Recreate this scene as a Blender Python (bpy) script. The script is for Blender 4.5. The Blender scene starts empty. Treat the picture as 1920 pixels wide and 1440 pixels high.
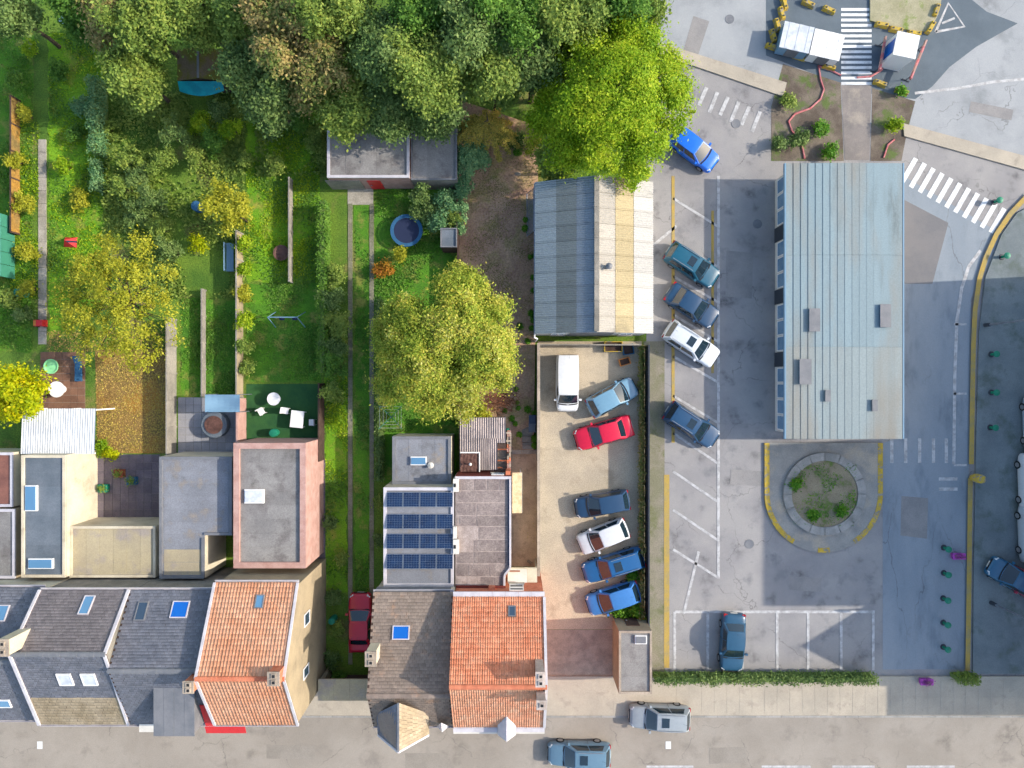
import bpy, math, random
import numpy as np
from mathutils import Vector, Matrix

R = math.radians
sc = bpy.context.scene
COL = sc.collection
H, F = 52.0, 1248.0            # camera height in metres, focal length in photo pixels

# ------------------------------------------------------------------ camera
cam = bpy.data.cameras.new("camera")
cam.sensor_width = 36.0
cam.lens = 36.0 * F / 1920.0
cam.clip_start = 0.5
cam.clip_end = 1500.0
cam_o = bpy.data.objects.new("camera", cam)
COL.objects.link(cam_o)
cam_o.location = (0, 0, H)
sc.camera = cam_o

# ------------------------------------------------------------------ sky and sun
SUN = Vector((1.0, 0.055, 0.585)).normalized()       # direction towards the sun
el = math.asin(SUN.z)
world = bpy.data.worlds.new("World")
sc.world = world
world.use_nodes = True
wn = world.node_tree
for n in list(wn.nodes):
    wn.nodes.remove(n)
w_out = wn.nodes.new("ShaderNodeOutputWorld")
w_bg = wn.nodes.new("ShaderNodeBackground")
w_sky = wn.nodes.new("ShaderNodeTexSky")
w_sky.sky_type = 'NISHITA'
w_sky.sun_disc = False
w_sky.sun_elevation = el
w_sky.sun_rotation = math.atan2(SUN.x, SUN.y)
w_sky.air_density = 1.3
w_sky.dust_density = 2.0
w_sky.ozone_density = 1.2
w_bg.inputs[1].default_value = 0.15
wn.links.new(w_sky.outputs[0], w_bg.inputs[0])
wn.links.new(w_bg.outputs[0], w_out.inputs[0])
sun = bpy.data.lights.new("sun", 'SUN')
sun.energy = 3.0
sun.angle = R(0.55)
sun.color = (1.0, 0.90, 0.76)
sun_o = bpy.data.objects.new("sun", sun)
COL.objects.link(sun_o)
sun_o.rotation_euler = SUN.to_track_quat('Z', 'Y').to_euler()
sun_o.location = (60, 0, 60)

sc.view_settings.view_transform = 'Standard'
sc.view_settings.look = 'None'
sc.view_settings.exposure = 0.98
sc.view_settings.gamma = 1.0
sc.render.engine = 'CYCLES'
sc.cycles.max_bounces = 5
sc.cycles.diffuse_bounces = 3
sc.cycles.glossy_bounces = 2
sc.cycles.transmission_bounces = 4
sc.cycles.transparent_max_bounces = 6
sc.cycles.use_denoising = True
sc.cycles.use_adaptive_sampling = True
sc.cycles.adaptive_threshold = 0.03

# ------------------------------------------------------------------ helpers
def g(px, py, z=0.0):
    """Ground-plan position of the thing seen at photo pixel px, py when it is z metres up."""
    return ((px - 960) / F * (H - z), (720 - py) / F * (H - z))

def lin(c):
    c /= 255.0
    return c / 12.92 if c <= .04045 else ((c + .055) / 1.055) ** 2.4

def S(r, gg, b, k=0.6):
    return (lin(r) * k, lin(gg) * k, lin(b) * k, 1.0)

ORG = {}

def link(o):
    COL.objects.link(o)
    return o

def thing(name, label, cat, loc=(0, 0, 0), group=None, rz=0):
    o = link(bpy.data.objects.new(name, None))
    o.empty_display_size = .2
    o.location = loc
    o.rotation_euler = (0, 0, rz)
    o["label"] = label
    o["category"] = cat
    if group:
        o["group"] = group
    ORG[o] = Vector(loc)
    return o

def tag(o, label, cat, group=None):
    o["label"] = label
    o["category"] = cat
    if group:
        o["group"] = group
    return o

class MB:
    def __init__(s):
        s.v = []; s.f = []
    def add(s, vs, fs):
        n = len(s.v)
        s.v += [tuple(p) for p in vs]
        s.f += [tuple(i + n for i in f) for f in fs]
        return s
    def quad(s, *pts):
        return s.add(pts, [tuple(range(len(pts)))])
    def box(s, x0, y0, z0, x1, y1, z1):
        x0, x1 = min(x0, x1), max(x0, x1); y0, y1 = min(y0, y1), max(y0, y1); z0, z1 = min(z0, z1), max(z0, z1)
        return s.add([(x0, y0, z0), (x1, y0, z0), (x1, y1, z0), (x0, y1, z0), (x0, y0, z1), (x1, y0, z1), (x1, y1, z1), (x0, y1, z1)],
                     [(3, 2, 1, 0), (4, 5, 6, 7), (0, 1, 5, 4), (1, 2, 6, 5), (2, 3, 7, 6), (3, 0, 4, 7)])
    def bar(s, p0, p1, w, h):
        """box along p0->p1 (any direction), w across, h thick"""
        p0 = Vector(p0); p1 = Vector(p1)
        d = (p1 - p0).normalized()
        up = Vector((0, 0, 1)) if abs(d.z) < .95 else Vector((1, 0, 0))
        a = d.cross(up).normalized() * (w / 2); b = a.cross(d).normalized() * (h / 2)
        vs = [p0 - a - b, p0 + a - b, p0 + a + b, p0 - a + b, p1 - a - b, p1 + a - b, p1 + a + b, p1 - a + b]
        return s.add(vs, [(0, 1, 2, 3), (7, 6, 5, 4), (0, 4, 5, 1), (1, 5, 6, 2), (2, 6, 7, 3), (3, 7, 4, 0)])
    def prism(s, pts, z0, z1):
        a = sum(pts[i][0] * pts[(i + 1) % len(pts)][1] - pts[(i + 1) % len(pts)][0] * pts[i][1] for i in range(len(pts)))
        if a < 0:
            pts = pts[::-1]
        n = len(pts)
        vs = [(p[0], p[1], z0) for p in pts] + [(p[0], p[1], z1) for p in pts]
        fs = [tuple(range(n - 1, -1, -1)), tuple(range(n, 2 * n))]
        fs += [(i, (i + 1) % n, n + (i + 1) % n, n + i) for i in range(n)]
        return s.add(vs, fs)
    def sheet(s, pts, z):
        a = sum(pts[i][0] * pts[(i + 1) % len(pts)][1] - pts[(i + 1) % len(pts)][0] * pts[i][1] for i in range(len(pts)))
        if a < 0:
            pts = pts[::-1]
        return s.add([(p[0], p[1], z) for p in pts], [tuple(range(len(pts)))])
    def tube(s, p0, p1, r0, r1=None, n=8, cap=True):
        r1 = r0 if r1 is None else r1
        p0 = Vector(p0); p1 = Vector(p1)
        d = (p1 - p0).normalized()
        up = Vector((0, 0, 1)) if abs(d.z) < .95 else Vector((1, 0, 0))
        a = d.cross(up).normalized(); b = a.cross(d).normalized()
        vs = []
        for p, r in ((p0, r0), (p1, r1)):
            for k in range(n):
                t = 2 * math.pi * k / n
                vs.append(p + a * (r * math.cos(t)) + b * (r * math.sin(t)))
        fs = [(k, n + k, n + (k + 1) % n, (k + 1) % n) for k in range(n)]
        if cap:
            fs += [tuple(range(n)), tuple(range(2 * n - 1, n - 1, -1))]
        return s.add(vs, fs)
    def path(s, pts, r0, r1=None, n=6):
        r1 = r0 if r1 is None else r1
        for i in range(len(pts) - 1):
            t0 = i / (len(pts) - 1); t1 = (i + 1) / (len(pts) - 1)
            s.tube(pts[i], pts[i + 1], r0 + (r1 - r0) * t0, r0 + (r1 - r0) * t1, n)
        return s
    def lathe(s, prof, cx, cy, n=16, flip=False):
        """prof: list of (r, z)"""
        vs = []
        for r, z in prof:
            for k in range(n):
                t = 2 * math.pi * k / n
                vs.append((cx + r * math.cos(t), cy + r * math.sin(t), z))
        fs = []
        for i in range(len(prof) - 1):
            for k in range(n):
                fs.append((i * n + k, i * n + (k + 1) % n, (i + 1) * n + (k + 1) % n, (i + 1) * n + k))
        fs.append(tuple(range(n - 1, -1, -1)))
        fs.append(tuple((len(prof) - 1) * n + k for k in range(n)))
        return s.add(vs, fs)
    def build(s, name, m, parent=None, origin=None, smooth=False):
        if parent is not None:
            o3 = ORG[parent]
        elif origin is not None:
            o3 = Vector(origin)
        else:
            a = np.array(s.v)
            o3 = Vector(((a[:, 0].min() + a[:, 0].max()) / 2, (a[:, 1].min() + a[:, 1].max()) / 2, a[:, 2].min()))
        me = bpy.data.meshes.new(name)
        me.from_pydata([(x - o3.x, y - o3.y, z - o3.z) for x, y, z in s.v], [], s.f)
        me.update()
        if m is not None:
            me.materials.append(m)
        if smooth:
            me.shade_smooth()
            me.set_sharp_from_angle(angle=R(smooth if smooth is not True else 40))
        o = link(bpy.data.objects.new(name, me))
        ORG[o] = o3
        if parent is not None:
            o.parent = parent
        else:
            o.location = o3
        return o

def struct(name, mb, m, kind="structure"):
    o = mb.build(name, m, origin=(0, 0, 0))
    o["kind"] = kind
    return o

def inst(src, parent, mtx=None, loc=None, color=None):
    """a copy of one part (shared mesh data) under another parent"""
    c = src.copy()
    link(c)
    c.parent = parent
    ORG[c] = ORG[parent] if parent is not None else Vector((0, 0, 0))
    if mtx is not None:
        c.matrix_basis = mtx
    if loc is not None:
        c.location = Vector(loc) - ORG[c]
    if color is not None:
        c.color = color
    return c

def copy_tree(o, parent=None):
    c = o.copy()
    link(c)
    c.parent = parent
    for ch in o.children:
        copy_tree(ch, c)
    return c

def raw_mesh(name, verts, faces4, m):
    """fast mesh from numpy verts and quads (n,4)"""
    me = bpy.data.meshes.new(name)
    nv, nf = len(verts), len(faces4)
    me.vertices.add(nv)
    me.vertices.foreach_set("co", np.asarray(verts, dtype=np.float32).ravel())
    k = faces4.shape[1]
    me.loops.add(nf * k)
    me.loops.foreach_set("vertex_index", faces4.astype(np.int32).ravel())
    me.polygons.add(nf)
    me.polygons.foreach_set("loop_start", np.arange(0, nf * k, k, dtype=np.int32))
    me.update(calc_edges=True)
    if m is not None:
        me.materials.append(m)
    return me

def obj(name, me, parent=None, loc=(0, 0, 0)):
    o = link(bpy.data.objects.new(name, me))
    o.parent = parent
    o.location = loc
    ORG[o] = ORG[parent] if parent is not None else Vector(loc)
    return o

# ------------------------------------------------------------------ materials
def _n(nt, t, **kw):
    n = nt.nodes.new(t)
    for k, v in kw.items():
        setattr(n, k, v)
    return n

def _math(nt, op, a, b=None, clamp=False):
    n = nt.nodes.new("ShaderNodeMath")
    n.operation = op
    n.use_clamp = clamp
    for i, x in enumerate((a, b)):
        if x is None:
            continue
        if isinstance(x, (int, float)):
            n.inputs[i].default_value = x
        else:
            nt.links.new(x, n.inputs[i])
    return n.outputs[0]

def _noise(nt, vec, scale, detail=5, rough=.6, dist=0.0):
    n = nt.nodes.new("ShaderNodeTexNoise")
    n.inputs["Scale"].default_value = scale
    n.inputs["Detail"].default_value = detail
    n.inputs["Roughness"].default_value = rough
    n.inputs["Distortion"].default_value = dist
    nt.links.new(vec, n.inputs["Vector"])
    return n.outputs[0]

def _range(nt, v, lo, hi, a=0.0, b=1.0):
    n = nt.nodes.new("ShaderNodeMapRange")
    n.inputs[1].default_value = lo; n.inputs[2].default_value = hi
    n.inputs[3].default_value = a; n.inputs[4].default_value = b
    nt.links.new(v, n.inputs[0])
    return n.outputs[0]

def _mix(nt, f, a, b, mode='MIX'):
    n = nt.nodes.new("ShaderNodeMix")
    n.data_type = 'RGBA'
    n.blend_type = mode
    for sock, x in ((n.inputs[0], f), (n.inputs[6], a), (n.inputs[7], b)):
        if isinstance(x, (int, float)):
            sock.default_value = x
        elif isinstance(x, tuple):
            sock.default_value = x
        else:
            nt.links.new(x, sock)
    return n.outputs[2]

def _scalecol(nt, col_, fac):
    n = nt.nodes.new("ShaderNodeVectorMath")
    n.operation = 'SCALE'
    nt.links.new(col_, n.inputs[0]) if not isinstance(col_, tuple) else setattr(n.inputs[0], "default_value", col_[:3])
    nt.links.new(fac, n.inputs[3])
    return n.outputs[0]

def _rand(nt):
    oi = nt.nodes.new("ShaderNodeObjectInfo")
    ge = nt.nodes.new("ShaderNodeNewGeometry")
    s_ = _math(nt, 'ADD', oi.outputs["Random"], ge.outputs["Random Per Island"])
    return _math(nt, 'FRACT', s_)

def mat(name, c1, c2=None, s1=.6, lo=.40, hi=.62, c3=None, s3=2.2, lo3=.52, hi3=.66, fine=.14, sf=18.0, rough=.88, spec=.3, metal=0.0,
        bump=0.0, bs=35.0, rnd=0.0, objcol=False, coat=0.0, stretch=None, dist=0.0, crack=None, stain=None):
    m = bpy.data.materials.new(name)
    m.use_nodes = True
    nt = m.node_tree
    b = nt.nodes["Principled BSDF"]
    ge = nt.nodes.new("ShaderNodeNewGeometry")
    vec = ge.outputs["Position"]
    if stretch:
        mp = nt.nodes.new("ShaderNodeMapping")
        mp.inputs["Scale"].default_value = stretch
        nt.links.new(vec, mp.inputs["Vector"])
        vec = mp.outputs[0]
    if objcol:
        oi = nt.nodes.new("ShaderNodeObjectInfo")
        c = oi.outputs["Color"]
    else:
        c = c1
    if c2 is not None:
        c = _mix(nt, _range(nt, _noise(nt, vec, s1, 4, .62, dist), lo, hi), c, c2)
    if c3 is not None:
        c = _mix(nt, _range(nt, _noise(nt, vec, s3, 4, .65, dist), lo3, hi3), c, c3)
    if stain:
        sp = _range(nt, _noise(nt, vec, stain[0], 3, .5), .60, .72)
        sp = _math(nt, 'MULTIPLY', sp, _range(nt, _noise(nt, vec, stain[0] * 5, 4, .7), .35, .6))
        c = _mix(nt, _math(nt, 'MULTIPLY', sp, stain[2]), c, stain[1])
    if crack:
        wv = nt.nodes.new("ShaderNodeVectorMath"); wv.operation = 'ADD'
        nz = nt.nodes.new("ShaderNodeTexNoise"); nz.inputs["Scale"].default_value = 1.4; nz.inputs["Detail"].default_value = 4
        nt.links.new(vec, nz.inputs["Vector"])
        nt.links.new(vec, wv.inputs[0]); nt.links.new(nz.outputs["Color"], wv.inputs[1])
        vo = nt.nodes.new("ShaderNodeTexVoronoi"); vo.feature = 'DISTANCE_TO_EDGE'; vo.inputs["Scale"].default_value = crack[0]
        nt.links.new(wv.outputs[0], vo.inputs["Vector"])
        ck = _range(nt, vo.outputs["Distance"], crack[1] * .4, crack[1], 1.0, 0.0)
        ck = _math(nt, 'MULTIPLY', ck, _range(nt, _noise(nt, vec, .3, 3, .5), .46, .6))
        c = _mix(nt, _math(nt, 'MULTIPLY', ck, crack[2]), c, S(96, 94, 94, .5))
    f = None
    if fine:
        f = _range(nt, _noise(nt, ge.outputs["Position"], sf, 2, .7), .3, .7, 1 - fine, 1 + fine)
    if rnd:
        r_ = _range(nt, _rand(nt), 0, 1, 1 - rnd, 1 + rnd)
        f = r_ if f is None else _math(nt, 'MULTIPLY', f, r_)
    if f is not None:
        if isinstance(c, tuple):
            rgb = nt.nodes.new("ShaderNodeRGB"); rgb.outputs[0].default_value = c; c = rgb.outputs[0]
        c = _scalecol(nt, c, f)
    if isinstance(c, tuple):
        b.inputs["Base Color"].default_value = c
    else:
        nt.links.new(c, b.inputs["Base Color"])
    b.inputs["Roughness"].default_value = rough
    b.inputs["Specular IOR Level"].default_value = spec
    b.inputs["Metallic"].default_value = metal
    b.inputs["Coat Weight"].default_value = coat
    b.inputs["Coat Roughness"].default_value = .08
    if bump:
        bn = nt.nodes.new("ShaderNodeBump")
        bn.inputs["Strength"].default_value = bump
        bn.inputs["Distance"].default_value = .05
        nt.links.new(_noise(nt, ge.outputs["Position"], bs, 5, .65), bn.inputs["Height"])
        nt.links.new(bn.outputs[0], b.inputs["Normal"])
    return m

def leafmat(name, cols, trans=.3, scale=.5, rough=.6):
    """leaf material: a ramp of colours picked per leaf and by patches through the crown"""
    m = bpy.data.materials.new(name)
    m.use_nodes = True
    nt = m.node_tree
    b = nt.nodes["Principled BSDF"]
    out = nt.nodes["Material Output"]
    ge = nt.nodes.new("ShaderNodeNewGeometry")
    nz = _range(nt, _noise(nt, ge.outputs["Position"], scale, 1, .6), .3, .7)
    f = _math(nt, 'ADD', _math(nt, 'MULTIPLY', _rand(nt), .62), _math(nt, 'MULTIPLY', nz, .38))
    rp = nt.nodes.new("ShaderNodeValToRGB")
    nt.links.new(f, rp.inputs[0])
    e = rp.color_ramp.elements
    e[0].position = 0.05; e[0].color = cols[0]
    e[1].position = 0.95; e[1].color = cols[-1]
    for i, c in enumerate(cols[1:-1]):
        x = e.new(.05 + .9 * (i + 1) / (len(cols) - 1)); x.color = c
    nt.links.new(rp.outputs[0], b.inputs["Base Color"])
    b.inputs["Roughness"].default_value = rough
    b.inputs["Specular IOR Level"].default_value = .25
    tr = nt.nodes.new("ShaderNodeBsdfTranslucent")
    nt.links.new(rp.outputs[0], tr.inputs[0])
    mx = nt.nodes.new("ShaderNodeMixShader")
    mx.inputs[0].default_value = trans
    nt.links.new(b.outputs[0], mx.inputs[1])
    nt.links.new(tr.outputs[0], mx.inputs[2])
    nt.links.new(mx.outputs[0], out.inputs[0])
    return m

M = {}
M['ground'] = mat("meadow_grass", S(104, 132, 44, .88), S(74, 108, 36, .88), .22, c3=S(134, 122, 76, .88), s3=.35, lo3=.55, hi3=.72, fine=.4, sf=9, bump=.5, bs=12)
M['lawn'] = mat("mown_lawn", S(116, 160, 30, .9), S(84, 134, 26, .9), .30, c3=S(164, 154, 70, .9), s3=.6, lo3=.52, hi3=.72, fine=.32, sf=11, bump=.45, bs=14)
M['lawn_deep'] = mat("deep_lawn", S(86, 138, 30, .9), S(66, 114, 32, .9), .4, c3=S(132, 136, 64, .9), s3=.7, fine=.32, sf=11, bump=.45, bs=14)
M['turf'] = mat("artificial_turf", S(60, 112, 60), S(46, 98, 58), .8, fine=.15, sf=20)
M['soil'] = mat("garden_soil", S(174, 144, 118, 1.05), S(152, 120, 102, 1.05), .55, lo=.36, hi=.66, c3=S(132, 128, 76, 1.05), s3=.42, lo3=.50, hi3=.70, fine=.26, sf=7, bump=.8, bs=16, dist=.6)
M['litter'] = mat("leaf_strewn_earth", S(176, 142, 84), S(150, 128, 80), .5, c3=S(196, 148, 70), s3=.4, lo3=.5, hi3=.62, fine=.3, sf=9, bump=.5)
M['asphalt'] = mat("worn_asphalt", S(190, 187, 186, .58), S(172, 170, 172, .58), .25, c3=S(152, 152, 156, .58), s3=.55, lo3=.56, hi3=.72, fine=.16, sf=22, bump=.15, bs=60, crack=(.22, .007, .45), stain=(.5, S(110, 108, 110, .5), .7))
M['road'] = mat("pale_concrete_road", S(196, 200, 204, .58), S(180, 185, 190, .58), .2, c3=S(160, 166, 170, .58), s3=.4, lo3=.56, hi3=.75, fine=.13, sf=22, bump=.12, bs=60, crack=(.16, .006, .45), stain=(.25, S(130, 132, 134, .5), .6))
M['street'] = mat("street_asphalt", S(196, 187, 176, .55), S(182, 173, 162, .55), .2, c3=S(166, 158, 150, .55), s3=.5, lo3=.56, hi3=.75, fine=.14, sf=22, bump=.12, bs=60, crack=(.2, .007, .4), stain=(.3, S(120, 112, 104, .5), .6))
M['dark_asphalt'] = mat("new_asphalt", S(120, 134, 146, .58), S(108, 122, 134, .58), .3, fine=.12, sf=26, bump=.15, bs=60)
M['brown_asphalt'] = mat("patched_asphalt", S(150, 148, 150, .58), S(140, 140, 144, .58), .5, fine=.12, sf=26)
M['pavement'] = mat("pale_pavement", S(220, 208, 190, .58), S(204, 194, 178, .58), .4, c3=S(184, 174, 160, .58), s3=.9, lo3=.58, hi3=.75, fine=.12, sf=20)
M['kerb'] = mat("concrete_kerb", S(196, 194, 190, .58), S(170, 170, 166, .58), .8, fine=.12, rnd=.08)
M['bluepave'] = mat("bus_lane_surface", S(176, 186, 196, .58), S(162, 174, 186, .58), .3, c3=S(140, 152, 164, .58), s3=.6, lo3=.54, hi3=.75, fine=.14, sf=22, crack=(.2, .007, .4), stain=(.4, S(110, 116, 124, .5), .6), stretch=(1, .35, 1))
M['gravel'] = mat("beige_gravel", S(228, 212, 186), S(210, 196, 174), .35, c3=S(186, 172, 150), s3=.5, lo3=.56, hi3=.72, fine=.24, sf=14, bump=.6, bs=26)
M['patio'] = mat("stained_concrete", S(204, 174, 146, 1.0), S(182, 154, 130, 1.0), .8, c3=S(160, 134, 112, 1.0), s3=1.3, lo3=.54, hi3=.7, fine=.16, sf=16, bump=.2)
M['pale_conc'] = mat("pale_concrete", S(206, 190, 172), S(178, 164, 150), 1.2, fine=.18, sf=14, rnd=.12, bump=.2)
M['conc'] = mat("grey_concrete", S(176, 170, 160), S(150, 146, 138), .9, fine=.18, sf=14, rnd=.14, bump=.2)
M['path'] = mat("garden_path_concrete", S(200, 192, 178), S(170, 164, 150), .6, fine=.2, sf=10, rnd=.12, bump=.2)
M['track'] = mat("weathered_track", S(160, 156, 134), S(132, 134, 108), .5, fine=.22, sf=10, rnd=.12)
M['slab'] = mat("purple_grey_paving", S(140, 128, 134), S(122, 112, 122), .7, fine=.16, sf=12, rnd=.12)
M['white_line'] = mat("worn_white_paint", S(238, 240, 242, .8), S(214, 216, 220, .7), 1.6, lo=.5, hi=.7, fine=.08, rough=.7)
M['faint_line'] = mat("faded_white_paint", S(222, 222, 224, .66), S(194, 193, 194, .6), 2.2, lo=.42, hi=.6, fine=.1, rough=.8)
M['yellow_line'] = mat("worn_yellow_paint", S(216, 184, 100, .58), S(192, 174, 122, .58), 1.5, lo=.45, hi=.65, fine=.14)
M['yellow'] = mat("yellow_painted_concrete", S(232, 196, 74, .62), S(206, 182, 104, .58), 2.5, lo=.45, hi=.65, c3=S(176, 172, 164, .55), s3=3.5, lo3=.54, hi3=.6, fine=.16, rnd=.08)
M['tile'] = mat("terracotta_tile", S(240, 160, 124, .74), S(230, 142, 106, .74), .8, c3=S(240, 180, 148, .74), s3=1.7, lo3=.48, hi3=.78, fine=.12, sf=24, rnd=.14, stain=(.8, S(176, 120, 90, .66), .35), rough=.8)
M['ridge'] = mat("terracotta_ridge", S(230, 144, 110, .68), S(218, 128, 96, .68), 1.4, fine=.12, sf=20, rnd=.1)
M['chim'] = mat("pale_chimney_render", S(220, 206, 198, .66), S(196, 182, 174, .64), 1.6, fine=.16, sf=14, rnd=.08)
M['tile_front'] = mat("weathered_terracotta_tile", S(240, 174, 140, .74), S(232, 158, 124, .74), .8, c3=S(234, 192, 164, .74), s3=1.5, lo3=.48, hi3=.75, fine=.14, sf=24, rnd=.15, stain=(.9, S(150, 120, 96, .66), .45))
M['tile2'] = mat("orange_clay_tile", S(238, 180, 148, .66), S(232, 162, 126, .66), .5, c3=S(226, 180, 150, .66), s3=1.1, lo3=.5, hi3=.8, fine=.12, sf=24, rnd=.14, stain=(.6, S(170, 126, 96, .66), .35))
M['slate'] = mat("dark_slate", S(136, 138, 150, .68), S(120, 124, 138, .68), .6, fine=.14, sf=16, rnd=.16, rough=.7)
M['brownslate'] = mat("brown_grey_tile", S(150, 142, 146, .68), S(134, 127, 132, .68), .6, fine=.14, sf=16, rnd=.16)
M['brown_tile'] = mat("grey_brown_tile", S(168, 151, 139, .66), S(152, 136, 126, .66), .5, c3=S(176, 146, 126, .75), s3=1.2, lo3=.56, hi3=.7, fine=.14, sf=16, rnd=.16)
M['beige_tile'] = mat("beige_tile", S(194, 176, 150, .7), S(176, 158, 130, .7), .8, fine=.14, sf=16, rnd=.14)
M['zinc'] = mat("pale_zinc", S(228, 224, 230, .72), S(212, 208, 216, .7), 1.2, fine=.06, rough=.55, spec=.4, metal=.1)
M['zinc_grey'] = mat("grey_zinc", S(150, 152, 158), S(134, 138, 146), 1.2, fine=.08, rough=.6, metal=.1)
M['white'] = mat("white_render", S(240, 236, 228, .75), S(226, 222, 212, .7), .7, fine=.06)
M['upvc'] = mat("white_frame", S(246, 246, 246, .8), fine=.03, rough=.45)
M['cream'] = mat("cream_render", S(236, 226, 202, .68), S(220, 208, 184, .66), .6, fine=.12, stain=(.6, S(170, 156, 130, .6), .6))
M['beige'] = mat("beige_render", S(196, 178, 148, .62), S(178, 162, 136, .6), .6, fine=.14, stain=(.6, S(150, 134, 108, .6), .7))  # shade of the orange-roofed house's gable is put into this darkened beige
M['brick'] = mat("orange_brick", S(226, 142, 110, .75), S(210, 122, 92, .75), 2.5, fine=.2, sf=30, bump=.2)
M['redbrick'] = mat("dark_red_paint", S(150, 72, 62), S(126, 56, 50), 1.2, fine=.14, sf=20)
M['pinkbrick'] = mat("pink_brick", S(222, 182, 172), S(204, 160, 150), 1.5, fine=.16, sf=24, bump=.2)
M['felt'] = mat("bitumen_felt", S(166, 152, 148), S(148, 134, 132), .9, c3=S(188, 174, 168), s3=1.3, lo3=.5, hi3=.75, fine=.3, sf=9, rnd=.12, bump=.25)
M['felt_light'] = mat("bitumen_dried_seam", S(206, 190, 184), S(182, 166, 160), 2.5, fine=.22, sf=14)
M['flat_grey'] = mat("grey_roof_felt", S(170, 168, 166), S(152, 150, 150), .4, c3=S(136, 132, 132), s3=.7, fine=.18, sf=12, rnd=.08, stain=(.5, S(110, 106, 100, .55), .7))
M['flat_blue'] = mat("blue_grey_roof_felt", S(160, 164, 174), S(144, 148, 158), .4, c3=S(170, 160, 150), s3=.8, lo3=.54, hi3=.7, fine=.16, sf=12, rnd=.08, stain=(.5, S(106, 108, 112, .55), .7))
M['flat_dark'] = mat("dark_roof_felt", S(120, 130, 142, .7), S(104, 116, 128, .7), .5, fine=.14, sf=12, rnd=.08)
M['flat_beige'] = mat("beige_roof_felt", S(212, 198, 164), S(196, 184, 158), .4, c3=S(186, 176, 166), s3=.6, fine=.12, sf=12, rnd=.06)
M['flat_red'] = mat("red_brown_roof", S(160, 110, 98), S(140, 96, 88), .6, fine=.14, sf=12, rnd=.08)
M['whitesheet'] = mat("white_corrugated_sheet", S(232, 236, 240, .72), S(214, 220, 228, .7), .8, fine=.05, rnd=.06, rough=.5)
M['fibre'] = mat("fibre_cement", S(206, 192, 188, .7), S(180, 168, 166, .7), .8, c3=S(150, 140, 142, .7), s3=2.2, lo3=.56, hi3=.7, fine=.16, sf=14, rnd=.08)
M['fibre_obj'] = mat("hall_roof_sheet", (1, 1, 1, 1), None, objcol=True, fine=.16, sf=10, rnd=.06, stain=(.7, S(120, 116, 104, .5), .6), stretch=(.4, 1, 1))
M['panel_obj'] = mat("seamed_roof_panel", (1, 1, 1, 1), S(176, 172, 162, .5), .3, lo=.46, hi=.7, objcol=True, fine=.1, sf=10, rnd=.03, stretch=(1, .2, 1), rough=.6, stain=(.5, S(120, 136, 140, .5), .7))
M['tarp'] = mat("brown_bitumen_sheet", S(128, 92, 82), S(98, 68, 60), 2.2, fine=.2, sf=14, bump=.6, bs=6, rough=.6)
M['wood'] = mat("rusty_timber", S(190, 108, 72), S(150, 84, 58), 2.5, fine=.2)
M['darkwood'] = mat("dark_timber", S(98, 78, 70), S(78, 60, 54), 2.5, fine=.2)
M['osb'] = mat("sand_coloured_roofing", S(238, 214, 178, .66), S(220, 194, 156, .64), 3.0, lo=.45, hi=.6, fine=.14, sf=22, bump=.3, bs=40)
M['metal'] = mat("galvanised_steel", S(170, 180, 196), S(150, 158, 172), 2.0, fine=.08, rough=.4, metal=.5)
M['darkmetal'] = mat("dark_painted_steel", S(70, 78, 90), fine=.08, rough=.5)
M['bluewall'] = mat("blue_grey_cladding", S(92, 104, 128), S(78, 90, 116), .8, fine=.1)
M['glass'] = mat("dark_window_glass", S(70, 92, 116, .55), fine=.0, rough=.06, spec=.9)
M['skyglass'] = mat("blue_skylight_glass", S(110, 164, 208, .6), fine=.0, rough=.08, spec=.9)
M['blueglass'] = mat("vivid_blue_blind", S(20, 110, 210, .7), fine=.04, rough=.25, spec=.6)
M['milk'] = mat("milky_polycarbonate", S(226, 232, 240, .75), S(206, 214, 226, .7), 2.0, fine=.03, rough=.3)
M['canopyglass'] = mat("pale_blue_glazing", S(150, 190, 226, .6), S(120, 164, 204, .6), .9, fine=.05, rough=.15, spec=.7)
M['solar'] = mat("solar_cells", S(22, 58, 104, .55), S(16, 44, 86, .55), 1.2, fine=.05, rough=.15, spec=.8)
M['bark'] = mat("bark", S(120, 104, 88), S(88, 76, 66), 3.0, fine=.25, bump=.6, bs=18)
M['twig'] = mat("dry_twig", S(176, 118, 88), S(128, 84, 66), 3.0, fine=.2, rnd=.25)
M['black'] = mat("black_rubber", S(44, 46, 50), fine=.08, rough=.8)
M['bin'] = mat("blue_black_plastic", S(70, 84, 112), S(58, 70, 96), 2.0, fine=.06, rough=.5)
M['bin2'] = mat("grey_plastic", S(110, 114, 126), fine=.06, rough=.5)
M['green_plastic'] = mat("green_plastic", S(40, 150, 120), fine=.06, rough=.5)
M['mint'] = mat("mint_plastic", S(160, 240, 170, .7), fine=.04, rough=.5)
M['teal'] = mat("teal_tarpaulin", S(20, 176, 190, .65), S(14, 150, 168, .65), 1.5, fine=.06, rough=.5)
M['paleblue'] = mat("pale_blue_plastic", S(140, 180, 210), fine=.05, rough=.5)
M['navy'] = mat("dark_blue_mat", S(46, 58, 92), fine=.08)
M['bluerim'] = mat("blue_padding", S(60, 116, 160), fine=.08)
M['red'] = mat("red_plastic", S(226, 54, 60, .7), fine=.05, rough=.5)
M['orange'] = mat("orange_plastic", S(236, 150, 70, .7), fine=.05, rough=.5)
M['magenta'] = mat("magenta_plastic", S(196, 84, 190, .7), fine=.05, rough=.5)
M['rwtape'] = mat("red_barrier_tape", S(206, 110, 116, .7), S(220, 150, 150, .7), 3.0, fine=.05, rough=.6)
M['moss'] = mat("mossy_roof", S(128, 124, 52), S(136, 118, 96), .9, lo=.45, hi=.6, fine=.2, sf=12)
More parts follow.
